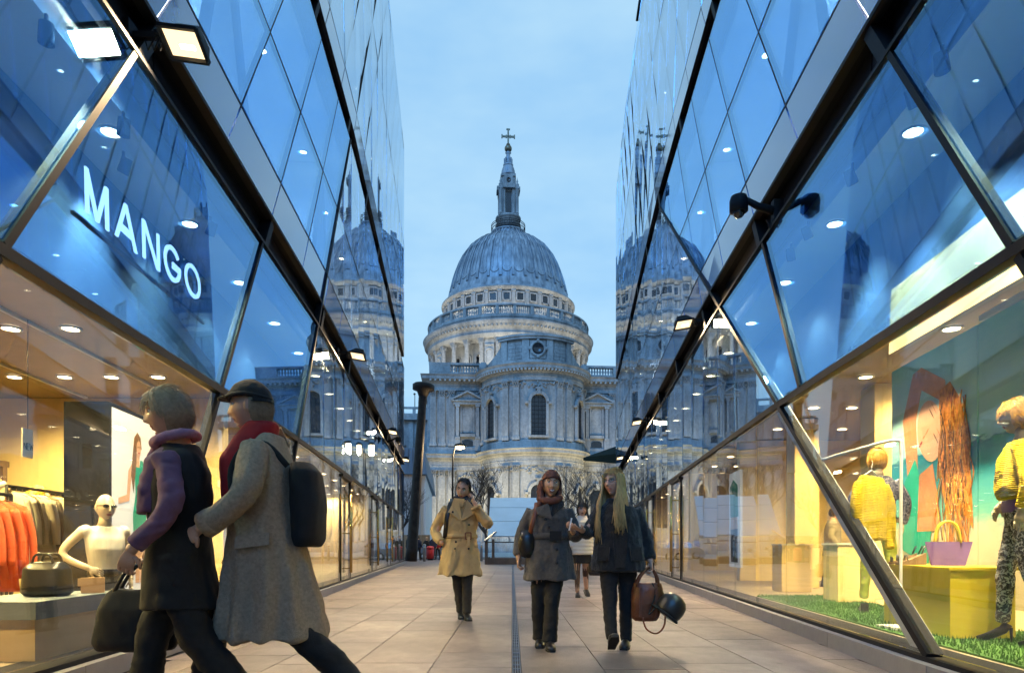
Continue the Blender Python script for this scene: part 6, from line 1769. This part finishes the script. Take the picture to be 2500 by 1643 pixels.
def wp_frame(side, Y, off):
    """local frame on a plane parallel to the glass: s along +Y, z up; returns f(s, z, out) with out towards the passage"""
    def f(s, z, out=0.0):
        p = V((side * (wall_x(side, Y + s) + off), Y + s, z)); return p + V((-side * out, 0, 0))
    return f
def flat_shape(f, pts, out, mat, parent, name='printed_shape'):
    mb = MB(); mb.prism([f(s, z, out) for s, z in pts], [f(s, z, out + .002) for s, z in pts]); return mb.build(name, mat, parent)
def ell(cs, cz, rs_, rz_, n=20, rot=0.0):
    return [(cs + rs_ * math.cos(a) * math.cos(rot) - rz_ * math.sin(a) * math.sin(rot), cz + rs_ * math.cos(a) * math.sin(rot) + rz_ * math.sin(a) * math.cos(rot)) for a in [2 * PI * k / n for k in range(n)]]

# ---------------------------------------------------------------- right window
f = wp_frame(1, 0, 1.55)
po = thing('sea_poster', 'large seaside photo poster of a woman with flowing red hair in the right window', 'poster', f(7.5, .3))
mb = MB(); mb.prism([f(6.76, .35), f(8.6, .35), f(8.6, 3.12), f(6.76, 3.12)], [f(6.76, .35, -.05), f(8.6, .35, -.05), f(8.6, 3.12, -.05), f(6.76, 3.12, -.05)]); mb.build('panel', 'sea_print', po)
# raised arm, face, neck, dress, hair - flat print on the panel (s grows away from the viewer = leftwards)
flat_shape(f, [(8.15, 1.55), (8.3, 2.45), (8.05, 2.95), (7.85, 2.98), (7.35, 2.72), (7.32, 2.55), (7.45, 2.52), (7.85, 2.72), (7.98, 2.4), (7.92, 1.6)], .003, 'print_skin_dark', po)
flat_shape(f, [(8.35, .9), (8.25, 1.7), (8.0, 1.95), (7.8, 1.55), (7.6, 1.3), (7.7, .7)], .0035, 'teal', po)
flat_shape(f, [(7.95, 1.1), (7.9, 1.75), (7.6, 1.85), (7.45, 1.3), (7.5, 1.1)], .0045, 'print_skin_dark', po)
hairp = [(7.45, 2.62), (7.25, 2.68), (7.05, 2.45), (6.92, 2.1), (6.86, 1.6), (6.82, 1.1), (6.98, 1.25), (7.0, .95), (7.16, 1.3), (7.2, .85), (7.34, 1.35), (7.45, 1.7), (7.5, 2.2)]
flat_shape(f, hairp, .005, 'print_hair_red', po, 'printed_hair')
flat_shape(f, ell(7.66, 2.22, .27, .36, rot=-.35), .0065, 'print_skin', po, 'printed_face')
for cs, cz, a, b, m in ((7.62, 2.41, .08, .009, 'print_hair'), (7.53, 2.12, .08, .009, 'print_hair'), (7.57, 2.46, .09, .006, 'print_skin_dark'), (7.46, 2.16, .09, .006, 'print_skin_dark'), (7.72, 2.22, .010, .05, 'print_skin_dark'), (7.79, 2.17, .012, .03, 'print_skin_dark'), (7.86, 2.10, .016, .05, 'print_lips')): flat_shape(f, ell(cs, cz, a, b, 12, .9), .0085, m, po)
rs = random.Random(6)
for k in range(70):
    s0 = rs.uniform(6.95, 7.46); z0 = rs.uniform(1.5, 2.6); pts = [f(s0, z0, .009)]
    for j in range(5): s0 += rs.uniform(-.07, .05); z0 -= rs.uniform(.1, .18); pts.append(f(s0, z0, .009))
    mb = MB(); mb.tube(catmull(pts, 3), .007, 4); mb.build('printed_hair', ('print_hair_red', 'print_hair', 'print_hair_gold')[k % 3], po)
p2 = thing('sea_poster', 'plain sea and sky poster panel at the right edge behind the yellow mannequin', 'poster', f(5.6, .3))
mb = MB(); mb.prism([f(3.4, .35), f(6.74, .35), f(6.74, 3.12), f(3.4, 3.12)], [f(3.4, .35, -.05), f(6.74, .35, -.05), f(6.74, 3.12, -.05), f(3.4, 3.12, -.05)]); mb.build('panel', 'sea_print', p2)
mb = MB(); mb.prism([f(3.4, 3.14), f(6.74, 3.14), f(6.74, 3.2), f(3.4, 3.2)], [f(3.4, 3.14, -.05), f(6.74, 3.14, -.05), f(6.74, 3.2, -.05), f(3.4, 3.2, -.05)]); mb.build('top_rail', 'white_in', p2)

# turf strip with real blades
tf = MB(); rs = random.Random(3)
strip(1, 3.6, 10.5, .161, .176, .35, 1.5, tf)
for k in range(9000):
    y = rs.uniform(3.6, 10.5); o = rs.uniform(.36, 1.48); p = WP(1, y, .175, o); a = rs.uniform(0, PI); h = rs.uniform(.02, .045); dx = V((math.cos(a), math.sin(a), 0)) * .006; ln = V((rs.uniform(-.012, .012), rs.uniform(-.012, .012), h))
    tf.add([p - dx, p + dx, p + ln], [(0, 1, 2)])
tag(tf.build('artificial_turf', 'turf'), 'green artificial turf on the floor of the right window', 'turf', kind='stuff')

# yellow display box with shoes and a lilac bag
def box_between(side, y0, y1, o0, o1, z0, z1):
    A = [WP(side, y0, z0, o0), WP(side, y1, z0, o0), WP(side, y1, z0, o1), WP(side, y0, z0, o1)]
    mb = MB(); mb.prism(A, [V((p.x, p.y, z1)) for p in A]); return mb
yb = thing('display_box', 'yellow display box with sandals and a lilac bag on top', 'display box', WP(1, 6, .18, .8))
box_between(1, 5.55, 6.75, .62, 1.15, .18, .73).build('carcass', 'yellow_box', yb); box_between(1, 5.53, 6.77, .60, 1.17, .732, .755).build('top', 'yellow_box', yb)
c = WP(1, 6.0, .757, .85); lb = thing('lilac_bag', 'lilac handbag standing on the yellow display box', 'handbag', c)
mb = MB(); mb.prism([c + V((-.11, .06, 0)), c + V((.11, -.06, 0)), c + V((.13, -.01, 0)), c + V((-.09, .11, 0))], [c + V((-.16, .08, .21)), c + V((.16, -.08, .21)), c + V((.17, -.05, .21)), c + V((-.14, .11, .21))]); mb.build('pouch', 'lilac', lb)
for d in (0, .03):
    mb = MB(); mb.tube(catmull([c + V((-.08, .05 + d, .20)), c + V((-.06, .03 + d, .34)), c + V((.0, .0 + d, .39)), c + V((.06, -.03 + d, .34)), c + V((.08, -.05 + d, .20))], 4), .009, 7); mb.build('handle', 'yellow_box', lb)
def sandal(c, rz, mat, label):
    t = thing('sandal', label, 'sandal', c, 'wedge sandals'); M = Matrix.Translation(c) @ Matrix.Rotation(R(rz), 4, 'Z')
    mb = MB(); mb.prism([(-.04, .11, 0), (-.04, -.13, 0), (-.04, -.13, .025), (-.04, -.04, .04), (-.04, .11, .11)], [(.04, .11, 0), (.04, -.13, 0), (.04, -.13, .025), (.04, -.04, .04), (.04, .11, .11)], M=M); mb.build('wedge', 'timber', t)
    for y, z in ((-.10, .03), (-.05, .045)):
        mb = MB(); mb.tube([M @ V(p) for p in ((-.045, y, z - .01), (-.03, y, z + .035), (.03, y, z + .035), (.045, y, z - .01))], [(.016, .004)] * 4, 6, flat=(0, 1, 0)); mb.build('strap', mat, t)
    mb = MB(); mb.tube([M @ V(p) for p in ((-.035, .07, .10), (-.03, .10, .17), (.03, .10, .17), (.035, .07, .10))], .008, 6); mb.build('ankle_strap', mat, t)
sandal(WP(1, 6.55, .757, .72), -120, 'navy', 'navy wedge sandal at the left of the yellow display box'); sandal(WP(1, 6.35, .757, .70), -100, 'leather_black', 'dark wedge sandal in front of the lilac bag')

# mannequin in the yellow knit
J = dict(neck=(0, .0, 1.60), head=(0, -.04, 1.73), sh_l=(-.18, 0, 1.50), sh_r=(.18, 0, 1.50), el_l=(-.26, .05, 1.24), wr_l=(-.20, -.14, 1.07), el_r=(.27, .04, 1.24), wr_r=(.24, -.02, 1.00),
         hip_l=(-.09, 0, 1.03), hip_r=(.09, 0, 1.03), kn_l=(-.12, -.10, .58), kn_r=(.10, .04, .58), an_l=(-.14, -.12, .17), an_r=(.12, .14, .17), hd_l=((.5, -.4, -.8), (.3, .8, .2), .2), hd_r=((.05, -.1, -1), (-1, 0, 0), .3))
p = WP(1, 5.15, 0, .95)
root, M, HM = figure(p.x, p.y, -125, 'mannequin with golden bob in a yellow knit and black patterned trousers', 1.9, J, skin='skin_mannequin', hair='wig_gold', fem=1, name='mannequin', cat='mannequin', z0=.175, eyes=False, hpitch=6, scale_head=1.05)
hair_shell(root, M, HM, 'wig_gold', lambda c: c.z > .04 or c.y > .015 or (abs(c.x) > .062 and c.y > -.03 and c.z > -.08), .018, 1.05, 'wig')
mb = MB(); torso_rings(mb, [(1.10, 0, 0, .20, .15, .03, 7, 0), (1.16, 0, -.01, .22, .17), (1.3, 0, -.01, .215, .165), (1.42, 0, -.01, .205, .15), (1.50, 0, 0, .19, .115), (1.545, 0, .01, .13, .09)])
limb(mb, [(-.16, 0, 1.48), J['el_l'], (-.21, -.11, 1.09)], [.085, .075, .05], 14); limb(mb, [(.16, 0, 1.48), J['el_r'], (.242, -.01, 1.03)], [.085, .075, .05], 14)
fabric(mb, 'yellow_sweater', 'knit_yellow', root, M, .013, 2, .012, (9, 9, 14), 31)
mb = MB(); torso_rings(mb, [(1.0, 0, 0, .175, .13), (1.06, 0, 0, .18, .135), (1.13, 0, 0, .165, .125)]); fabric(mb, 'vest', 'lilac', root, M, .014, 2, .004)
trousers(root, M, J, 'print_black', .095, .066, .05, seed=32)
for k in 'lr': 
    a = V(J['an_' + k]); mb = MB(); mb.tube([M @ p for p in (a + V((0, .03, -.02)), a + V((0, 0, -.07)), a + V((0, -.10, -.13)), a + V((0, -.17, -.15)))], [(.036, .035), (.038, .03), (.042, .02), (.03, .01)], 10); o = mb.build('heeled_shoe', 'leather_black', root)
    mb = MB(); mb.tube([M @ (a + V((0, .05, -.05))), M @ (a + V((0, .055, -.165)))], [.014, .006], 8); mb.build('heel', 'leather_black', o)
# mannequin seen from behind in lime trousers
J2 = dict(J); J2.update(el_l=(-.28, .0, 1.24), wr_l=(-.25, -.02, 1.0), kn_l=(-.14, -.02, .58), kn_r=(.12, .02, .58), an_l=(-.19, .02, .17), an_r=(.14, -.02, .17), hd_l=((0, 0, -1), (1, 0, 0), .3))
p = WP(1, 7.75, 0, 1.0)
root, M, HM = figure(p.x, p.y, 160, 'mannequin seen from behind with blonde wig, dark printed top and lime trousers', 1.9, J2, skin='skin_mannequin', hair='wig_gold', fem=1, name='mannequin', cat='mannequin', z0=.175, eyes=False, scale_head=1.05)
hair_shell(root, M, HM, 'wig_gold', lambda c: c.z > .03 or c.y > -.01 or abs(c.x) > .05, .022, 1.05, 'wig')
mb = MB(); torso_rings(mb, [(1.02, 0, 0, .19, .14), (1.2, 0, 0, .18, .135), (1.38, 0, 0, .19, .14), (1.48, 0, 0, .18, .11), (1.55, 0, .01, .11, .08)])
limb(mb, [(-.155, 0, 1.48), J2['el_l'], J2['wr_l']], [.07, .06, .045], 14); limb(mb, [(.155, 0, 1.48), J2['el_r'], J2['wr_r']], [.07, .06, .045], 14)
fabric(mb, 'printed_top', 'print_navy', root, M, .014, 2, .008, seed=33)
trousers(root, M, J2, 'lime', .09, .062, .048, seed=34)
for k in 'lr':
    a = V(J2['an_' + k]); mb = MB(); mb.prism([M @ (a + V(q)) for q in ((-.04, .06, -.17), (-.04, -.17, -.17), (-.04, -.16, -.14), (-.04, -.05, -.11), (-.04, .06, -.06))], [M @ (a + V(q)) for q in ((.04, .06, -.17), (.04, -.17, -.17), (.04, -.16, -.14), (.04, -.05, -.11), (.04, .06, -.06))]); mb.build('wedge_shoe', 'leather_black', root)
# white rail with the yellow jumper on a hanger
rc = WP(1, 6.25, .18, .55); rk = thing('clothes_rail', 'white tubular clothes rail in the right window', 'clothes rail', rc)
vd = V((-.78, .62, 0))
mb = MB(); mb.tube(catmull([rc + V((0, 0, 0)), rc + V((0, 0, 1.0)), rc + V((0, 0, 1.62)), rc + vd * .05 + V((0, 0, 1.72)), rc + vd * .3 + V((0, .12, 1.68)), rc + vd * .55 + V((.0, .3, 1.62))], 5), .014, 10); mb.build('tube', 'white_plastic', rk)
mb = MB(); mb.box(rc + V((0, 0, .01)), (.3, .3, .02)); mb.build('foot', 'white_plastic', rk)
hc_ = rc + vd * .22 + V((-.05, -.05, 0))
Mh = Matrix.Translation((hc_.x, hc_.y, 0)) @ Matrix.Rotation(R(38), 4, 'Z')
jm = thing('jumper', 'yellow open knit jumper on a hanger in the right window', 'jumper', (hc_.x, hc_.y, 1.2))
mb = MB(); torso_rings(mb, [(.98, 0, 0, .26, .045), (1.15, 0, 0, .27, .05), (1.4, 0, 0, .26, .05), (1.54, 0, 0, .25, .035), (1.58, 0, 0, .20, .02)], p=3.0)
limb(mb, [(-.24, 0, 1.50), (-.33, -.02, 1.30), (-.30, -.03, 1.02)], [(.05, .05), (.075, .05), (.05, .04)], 12); limb(mb, [(.24, 0, 1.50), (.33, -.02, 1.28), (.31, -.03, .90)], [(.05, .05), (.075, .05), (.05, .04)], 12)
fabric(mb, 'knit', 'knit_yellow', jm, Mh, .012, 2, .008, (12, 12, 10), 35)
mb = MB(); mb.tube([Mh @ V(q) for q in ((-.2, 0, 1.56), (0, 0, 1.63), (.2, 0, 1.56))], .006, 6); mb.tube([Mh @ V(q) for q in catmull(((0, 0, 1.63), (0, 0, 1.67), (.02, 0, 1.70), (0, 0, 1.72)), 3)], .004, 6); mb.build('hanger', 'white_plastic', jm)
# plinths, column, mirror further in
for y, o, lab in ((9.2, 1.1, 'plain cream display plinth near the fold of the right window'), (11.4, 1.0, 'cream display plinth with small goods deep in the right window')):
    t = thing('plinth', lab, 'plinth', WP(1, y, .17, o)); box_between(1, y, y + .55, o, o + .5, .17, .95).build('carcass', 'cream', t); box_between(1, y - .02, y + .57, o - .02, o + .52, .952, .975).build('top', 'cloth_white', t)
for y, o in ((9.9, 1.9), (12.6, 1.6)):
    box_between(1, y, y + .5, o, o + .45, .17, 3.29).build('column', 'cream', BL[1])
fr_ = thing('teal_poster', 'narrow backlit print of a figure in denim deep in the right window', 'poster', WP(1, 14.5, .5, 1.0)); g = wp_frame(1, 0, .9)
mb = MB(); mb.prism([g(13.9, .5), g(14.9, .5), g(14.9, 2.5), g(13.9, 2.5)], [g(13.9, .5, -.05), g(14.9, .5, -.05), g(14.9, 2.5, -.05), g(13.9, 2.5, -.05)]); mb.build('panel', 'print_grey', fr_)
flat_shape(g, [(14.1, .6), (14.7, .6), (14.75, 1.3), (14.1, 1.3)], .003, 'navy', fr_); flat_shape(g, [(14.1, 1.3), (14.75, 1.3), (14.7, 1.55), (14.15, 1.55)], .003, 'print_skin', fr_); flat_shape(g, [(14.05, 1.55), (14.75, 1.55), (14.8, 2.2), (14.5, 2.35), (14.1, 2.2)], .003, 'teal', fr_)
# raking inner frame behind the fold
(py, pz), (dy, dz), a_ = FOLD[1]
wbar(1, (5.02, .17), (9.10, 3.03), .22, .13, .18, 'raking_frame', 'white_in')
# shopper inside
small_person(2033, 13.0, 1.70, 70, 'woman in a long brown padded coat shopping inside the right store', 'cloth_taupe', hem=.44); bpy.data.objects['person'].get('label')
for o in bpy.data.objects:
    if o.get('label', '').startswith('woman in a long brown padded'):
        del o['group']

# ---------------------------------------------------------------- left window
tb = thing('display_table', 'pale wooden display table with grey top in the left window', 'display table', WP(-1, 4.8, .17, .5))
box_between(-1, 4.5, 5.6, .22, .8, .165, .44).build('carcass', 'mdf', tb); box_between(-1, 4.47, 5.63, .19, .83, .442, .56).build('top', 'slate_top', tb)
c = WP(-1, 5.02, .562, .45)
hb = thing('black_handbag', 'black leather handbag on the left display table', 'handbag', c)
mb = MB(); torso_rings(mb, [(c.z, c.x, c.y, .13, .10), (c.z + .03, c.x, c.y, .16, .12), (c.z + .20, c.x, c.y, .15, .10), (c.z + .25, c.x, c.y, .11, .05)], p=3.5); place(remesh(mb, .01, 2, .003), 'pouch', 'leather_black', hb, Matrix.Identity(4))
for d in (-.05, .05):
    mb = MB(); mb.tube(catmull([c + V((-.08, d, .22)), c + V((-.05, d, .30)), c + V((.05, d, .30)), c + V((.08, d, .22))], 4), .009, 7); mb.build('handle', 'leather_black', hb)
c = WP(-1, 5.36, .562, .3); ps = thing('clutch_purse', 'small tan purse beside the black handbag on the table', 'purse', c)
mb = MB(); mb.box(c + V((0, 0, .06)), (.16, .05, .12), rz=.5); mb.build('body', 'beige', ps); mb = MB(); mb.box(c + V((-.012, -.02, .085)), (.16, .02, .06), rz=.5); mb.build('flap', 'beige', ps)
# bald half-length mannequin
bm_p = WP(-1, 6.55, 0, .85); Mm = Matrix.Translation((bm_p.x, bm_p.y, 0)) @ Matrix.Rotation(R(58), 4, 'Z')
J = dict(neck=(0, 0, 1.17), head=(.0, -.02, 1.295), sh_l=(-.18, 0, 1.08), sh_r=(.18, 0, 1.08), el_l=(-.34, .05, .86), wr_l=(-.17, -.10, .72), el_r=(.22, .02, .82), wr_r=(.22, -.04, .60), hip_l=(-.06, 0, .56), hip_r=(.06, 0, .56), kn_l=(-.06, 0, .42), kn_r=(.06, 0, .42), an_l=(-.06, 0, .26), an_r=(.06, 0, .26), hd_l=((.8, -.3, -.4), (0, .8, -.2), .4), hd_r=((0, -.1, -1), (-1, 0, 0), .3))
root, M, HM = figure(bm_p.x, bm_p.y, 52, 'bald mannequin with sunglasses, white top and black skirt in the left window', 1.5, J, skin='skin_mannequin', hair='skin_mannequin', fem=1, name='mannequin', cat='mannequin', eyes=False, scale_head=1.08, clothed=False)
mb = MB(); torso_rings(mb, [(.66, 0, 0, .125, .10), (.74, 0, 0, .135, .105), (.9, 0, -.015, .165, .135), (1.0, 0, -.01, .175, .125), (1.07, 0, 0, .17, .09), (1.12, 0, .01, .10, .075)])
for s in (-1, 1): mb.ball((s * .165, 0, 1.07), (.06, .07, .06), 12, 10)
fabric(mb, 'white_top', 'cloth_white', root, M, .012, 3, .006, seed=41)
mb = MB(); torso_rings(mb, [(.18, 0, 0, .21, .19, .05, 8, 0), (.45, 0, 0, .19, .16, .04, 8, 0), (.62, 0, 0, .145, .12), (.69, 0, 0, .13, .105)]); fabric(mb, 'skirt', 'black_cloth', root, M, .014, 2, .005, seed=42)
mb = MB(); torso_rings(mb, [(.64, 0, 0, .142, .115), (.675, 0, 0, .146, .118), (.71, 0, 0, .142, .115)]); mb.v = [tuple(M @ V(p)) for p in mb.v]; mb.build('belt', 'leather_black', root)
sg_ = thing('sunglasses', 'dark sunglasses on the bald mannequin', 'sunglasses', M @ HM @ V((0, -.1, .01)))
for sx in (-1, 1):
    mb = MB(); mb.ball(M @ HM @ V((sx * .034, -.098, .012)), (.028, .028, .02), 10, 8); mb.build('lens', 'black_gloss', sg_); mb = MB(); mb.tube([M @ HM @ V(q) for q in ((sx * .06, -.085, .018), (sx * .08, -.02, .018), (sx * .084, .03, .01))], .004, 6); mb.build('temple', 'black', sg_)
# lightbox with a printed figure
f = wp_frame(-1, 0, 1.3)
lbx = thing('poster_stand', 'tall dark framed poster of a woman in a green dress in the left window', 'poster', f(8, .2))
mb = MB(); mb.prism([f(7.42, .2), f(8.62, .2), f(8.62, 2.5), f(7.42, 2.5)], [f(7.42, .2, -.5), f(8.62, .2, -.5), f(8.62, 2.5, -.5), f(7.42, 2.5, -.5)]); mb.build('case', 'steel_dark', lbx)
mb = MB(); mb.prism([f(7.46, .26, .002), f(8.58, .26, .002), f(8.58, 2.45, .002), f(7.46, 2.45, .002)], [f(7.46, .26, .006), f(8.58, .26, .006), f(8.58, 2.45, .006), f(7.46, 2.45, .006)]); mb.build('print', 'print_grey', lbx)
FG = [('print_skin', [(8.02, .5), (8.12, .5), (8.16, 1.0), (8.02, 1.0)], .007), ('print_skin', [(8.14, .5), (8.22, .5), (8.26, 1.0), (8.14, 1.0)], .007),
      ('teal', [(7.97, .92), (8.27, .92), (8.30, 1.35), (8.24, 1.62), (8.26, 1.82), (8.2, 1.95), (8.14, 1.95), (8.12, 1.86), (8.02, 1.86), (8.0, 1.72), (8.02, 1.55), (7.95, 1.3)], .0095),
      ('print_skin', [(8.20, 1.92), (8.30, 1.88), (8.38, 1.5), (8.45, 1.1), (8.40, 1.1), (8.30, 1.5), (8.24, 1.75)], .0075),
      ('print_skin', [(8.0, 1.86), (7.92, 1.8), (7.86, 1.45), (7.60, 1.40), (7.60, 1.47), (7.80, 1.52), (7.84, 1.8), (7.96, 1.92)], .0075),
      ('print_skin', [(8.03, 1.84), (8.12, 1.84), (8.12, 2.02), (8.03, 2.02)], .008),
      ('print_hair', [(7.96, 1.55), (7.90, 1.75), (7.94, 2.0), (7.98, 2.2), (8.06, 2.27), (8.14, 2.22), (8.17, 2.08), (8.13, 2.1), (8.04, 2.1), (8.03, 1.9)], .0105)]
for m, pts, o in FG: flat_shape(f, pts, o, m, lbx)
flat_shape(f, ell(8.09, 2.08, .055, .095), .0125, 'print_skin', lbx, 'printed_face'); flat_shape(f, ell(8.09, 2.03, .02, .01, 10), .015, 'print_lips', lbx)
for s in (8.065, 8.115): flat_shape(f, ell(s, 2.10, .013, .007, 10), .015, 'print_hair', lbx)
# racks and hanging clothes
ORD = ('first', 'second', 'third', 'fourth', 'fifth', 'sixth', 'seventh', 'eighth', 'ninth', 'tenth')
def rack(y0, y1, off, z, label, mats, n, glabel, grp):
    t = thing('clothes_rack', label, 'clothes rack', WP(-1, y0, .17, off), 'racks in the left shop')
    a, b = WP(-1, y0, z, off), WP(-1, y1, z, off)
    mb = MB(); mb.tube([a, b], .018, 8); mb.build('rail', 'steel_dark', t)
    for p in (a, b):
        mb = MB(); mb.tube([V((p.x, p.y, .17)), p], .018, 8); mb.build('leg', 'steel_dark', t)
        mb = MB(); mb.box((p.x, p.y, .19), (.5, .05, .04)); mb.build('foot', 'steel_dark', t)
    rs = random.Random(int(y0 * 10))
    for k in range(n):
        p = a.lerp(b, (k + .6) / (n + .2)); mat = mats[k % len(mats)]
        g_ = thing('hanging_garment', glabel % ORD[k], 'garment', p, grp)
        Mg = Matrix.Translation((p.x, p.y, z - 1.45)) @ Matrix.Rotation(R(rs.uniform(-14, 14)), 4, 'Z'); hem = rs.uniform(.45, .7)
        mb = MB(); torso_rings(mb, [(hem, 0, 0, .22, .04, .12, 5, k), (.8, 0, 0, .20, .04, .06, 5, k), (1.2, 0, 0, .20, .045), (1.32, 0, 0, .19, .035), (1.38, 0, 0, .08, .025)], n=20)
        for s in (-1, 1): limb(mb, [(s * .17, 0, 1.3), (s * .22, .02, 1.05), (s * .23, .02, .78)], [(.03, .045), (.03, .04), (.03, .03)], 8, 4)
        mb.v = [tuple(Mg @ V(q)) for q in mb.v]; mb.build('cloth', mat, g_)
        mb = MB(); mb.tube([Mg @ V((-.18, 0, 1.33)), Mg @ V((0, 0, 1.40)), Mg @ V((.18, 0, 1.33))], .007, 6); mb.tube([Mg @ V((0, 0, 1.40)), Mg @ V((0, 0, 1.47))], .004, 5); mb.build('hanger', 'timber', g_)
rack(6.05, 6.6, 1.75, 1.42, 'short dark rack holding orange clothes at the left edge', ['orange'], 4, '%s orange garment from the near end of the short rack', 'orange garments')
rack(7.8, 8.9, 2.6, 1.62, 'dark rack of cream clothes behind the bald mannequin', ['cloth_cream', 'cloth_white', 'cloth_taupe', 'cloth_cream'], 10, '%s cream garment from the near end of the rack behind the bald mannequin', 'cream garments on the rack')
rack(9.2, 10.7, 3.6, 1.72, 'dark rack of brown clothes at the back of the left shop', ['cloth_taupe', 'cloth_cream', 'cloth_taupe', 'steel_post'], 10, '%s muted garment from the near end of the rear left rack', 'muted garments on the rear rack')
for k, (y, o) in enumerate(((7.5, 4.6), (8.6, 4.6), (9.7, 4.6), (10.7, 4.6), (7.5, 5.5))):
    a = WP(-1, y, .17, o); mb = MB(); mb.bar(a, a + V((0, 0, 2.1)), .09); mb.build('timber_post', 'frame_brown', BL[-1])
mb = MB(); mb.bar(WP(-1, 6.0, 2.22, 4.6), WP(-1, 10.8, 2.22, 4.6), .09); mb.build('timber_beam', 'frame_brown', BL[-1])
# bust forms on top of the racks
for y, o, m, lab in ((8.3, 3.1, 'cloth_white', 'headless bust form in a white top behind the cream rack'), (9.3, 3.2, 'knit_yellow', 'headless bust form with a yellow scarf at the back of the left shop'), (10.2, 3.1, 'lilac', 'headless bust form with a blue scarf near the dark poster stand')):
    p = WP(-1, y, 0, o); t = thing('bust_form', lab, 'bust form', (p.x, p.y, .17), 'bust forms')
    mb = MB(); torso_rings(mb, [(1.35, 0, 0, .13, .10), (1.5, 0, 0, .16, .12), (1.62, 0, 0, .17, .10), (1.68, 0, 0, .08, .07), (1.76, 0, 0, .05, .05)]); place(remesh(mb, .015, 2), 'torso', 'mdf', t, Matrix.Translation((p.x, p.y, 0)))
    mb = MB(); mb.tube(catmull([(p.x - .1, p.y - .08, 1.64), (p.x, p.y - .12, 1.6), (p.x + .1, p.y - .06, 1.66), (p.x, p.y + .1, 1.7), (p.x - .1, p.y - .08, 1.64)], 4), .035, 8); mb.build('drape', m, t)
    mb = MB(); mb.tube([(p.x, p.y, .17), (p.x, p.y, 1.38)], .02, 8); mb.lathe([(.16, .17), (.16, .19), (.03, .2)], 14, c=(p.x, p.y, 0)); mb.build('stand', 'steel_dark', t)
# small shop notice
g = wp_frame(-1, 0, 2.0); sn = thing('small_notice', 'small hanging NEW notice at the left of the left window', 'notice', g(7.1, 1.9))
mb = MB(); mb.prism([g(7.02, 1.85), g(7.20, 1.85), g(7.20, 2.15), g(7.02, 2.15)], [g(7.02, 1.85, -.01), g(7.20, 1.85, -.01), g(7.20, 2.15, -.01), g(7.02, 2.15, -.01)]); mb.build('card', 'cloth_white', sn)
mb = MB(); mb.tube([g(7.11, 2.15), g(7.11, 3.28)], .004, 5); mb.build('wire', 'steel_dark', sn)
def strokes(segs, s0, z0, w, h, nm):
    mb = MB()
    for i, (a, b) in enumerate(segs): mb.bar(g(s0 + a[0] * w, z0 + a[1] * h, .002 + .0004 * i), g(s0 + b[0] * w, z0 + b[1] * h, .002 + .0004 * i), .006, .003)
    mb.build(nm, 'black', sn)
strokes([((0, 0), (0, 1)), ((0, 1), (1, 0)), ((1, 0), (1, 1))], 7.04, 1.93, .04, .07, 'letter'); strokes([((0, 0), (0, 1)), ((0, 1), (1, 1)), ((0, .5), (.8, .5)), ((0, 0), (1, 0))], 7.095, 1.93, .035, .07, 'letter'); strokes([((0, 1), (.25, 0)), ((.25, 0), (.5, .8)), ((.5, .8), (.75, 0)), ((.75, 0), (1, 1))], 7.14, 1.93, .055, .07, 'letter')

# spots added to brighten the posters and displays, modelled as track fixtures
def added_track_spot(side, y, off, ty, toff, tz, e, col=(1.0, .80, .45)):
    p = WP(side, y, 4.55, off); q_ = WP(side, ty, tz, toff); d = (q_ - p).normalized(); Q = Matrix.Translation(p) @ d.to_track_quat('-Z', 'Y').to_matrix().to_4x4()
    mb = MB(); mb.lathe([(.05, .12), (.055, .0), (.055, -.02)][::-1], 12, M=Q, caps=False); mb.lathe([(.0, .12), (.05, .12)], 12, M=Q, caps=False); mb.bar(p + V((0, 0, .05)), p + V((0, 0, .19)), .02); o = mb.build('added_track_spot', 'steel_dark', BL[side])
    l = bpy.data.lights.new('added_track_lamp', 'SPOT'); l.spot_size = R(72); l.spot_blend = .7; l.shadow_soft_size = .05; l.energy = e; l.color = col
    _link(bpy.data.objects.new('added_track_lamp', l), o, Q @ Matrix.Translation((0, 0, -.03)))
for y in (4.4, 5.6, 6.8, 8.0): added_track_spot(1, y, .22, y + .35, 1.5, 1.75, 900)
for y in (5.2, 8.6): added_track_spot(1, y, .22, y + .2, .9, .6, 600)
added_track_spot(-1, 7.9, .25, 8.0, 1.3, 1.5, 450); added_track_spot(-1, 6.0, .3, 6.4, .85, .9, 500); added_track_spot(-1, 4.9, .3, 5.0, .5, .5, 350); added_track_spot(-1, 6.6, .6, 7.2, 2.2, 1.0, 700)

# ceiling tracks in the left shop
for o_ in (1.9, 3.3):
    strip(-1, 3.0, 10.8, 3.262, 3.292, o_, o_ + .04).build('ceiling_track', 'white_in', BL[-1])
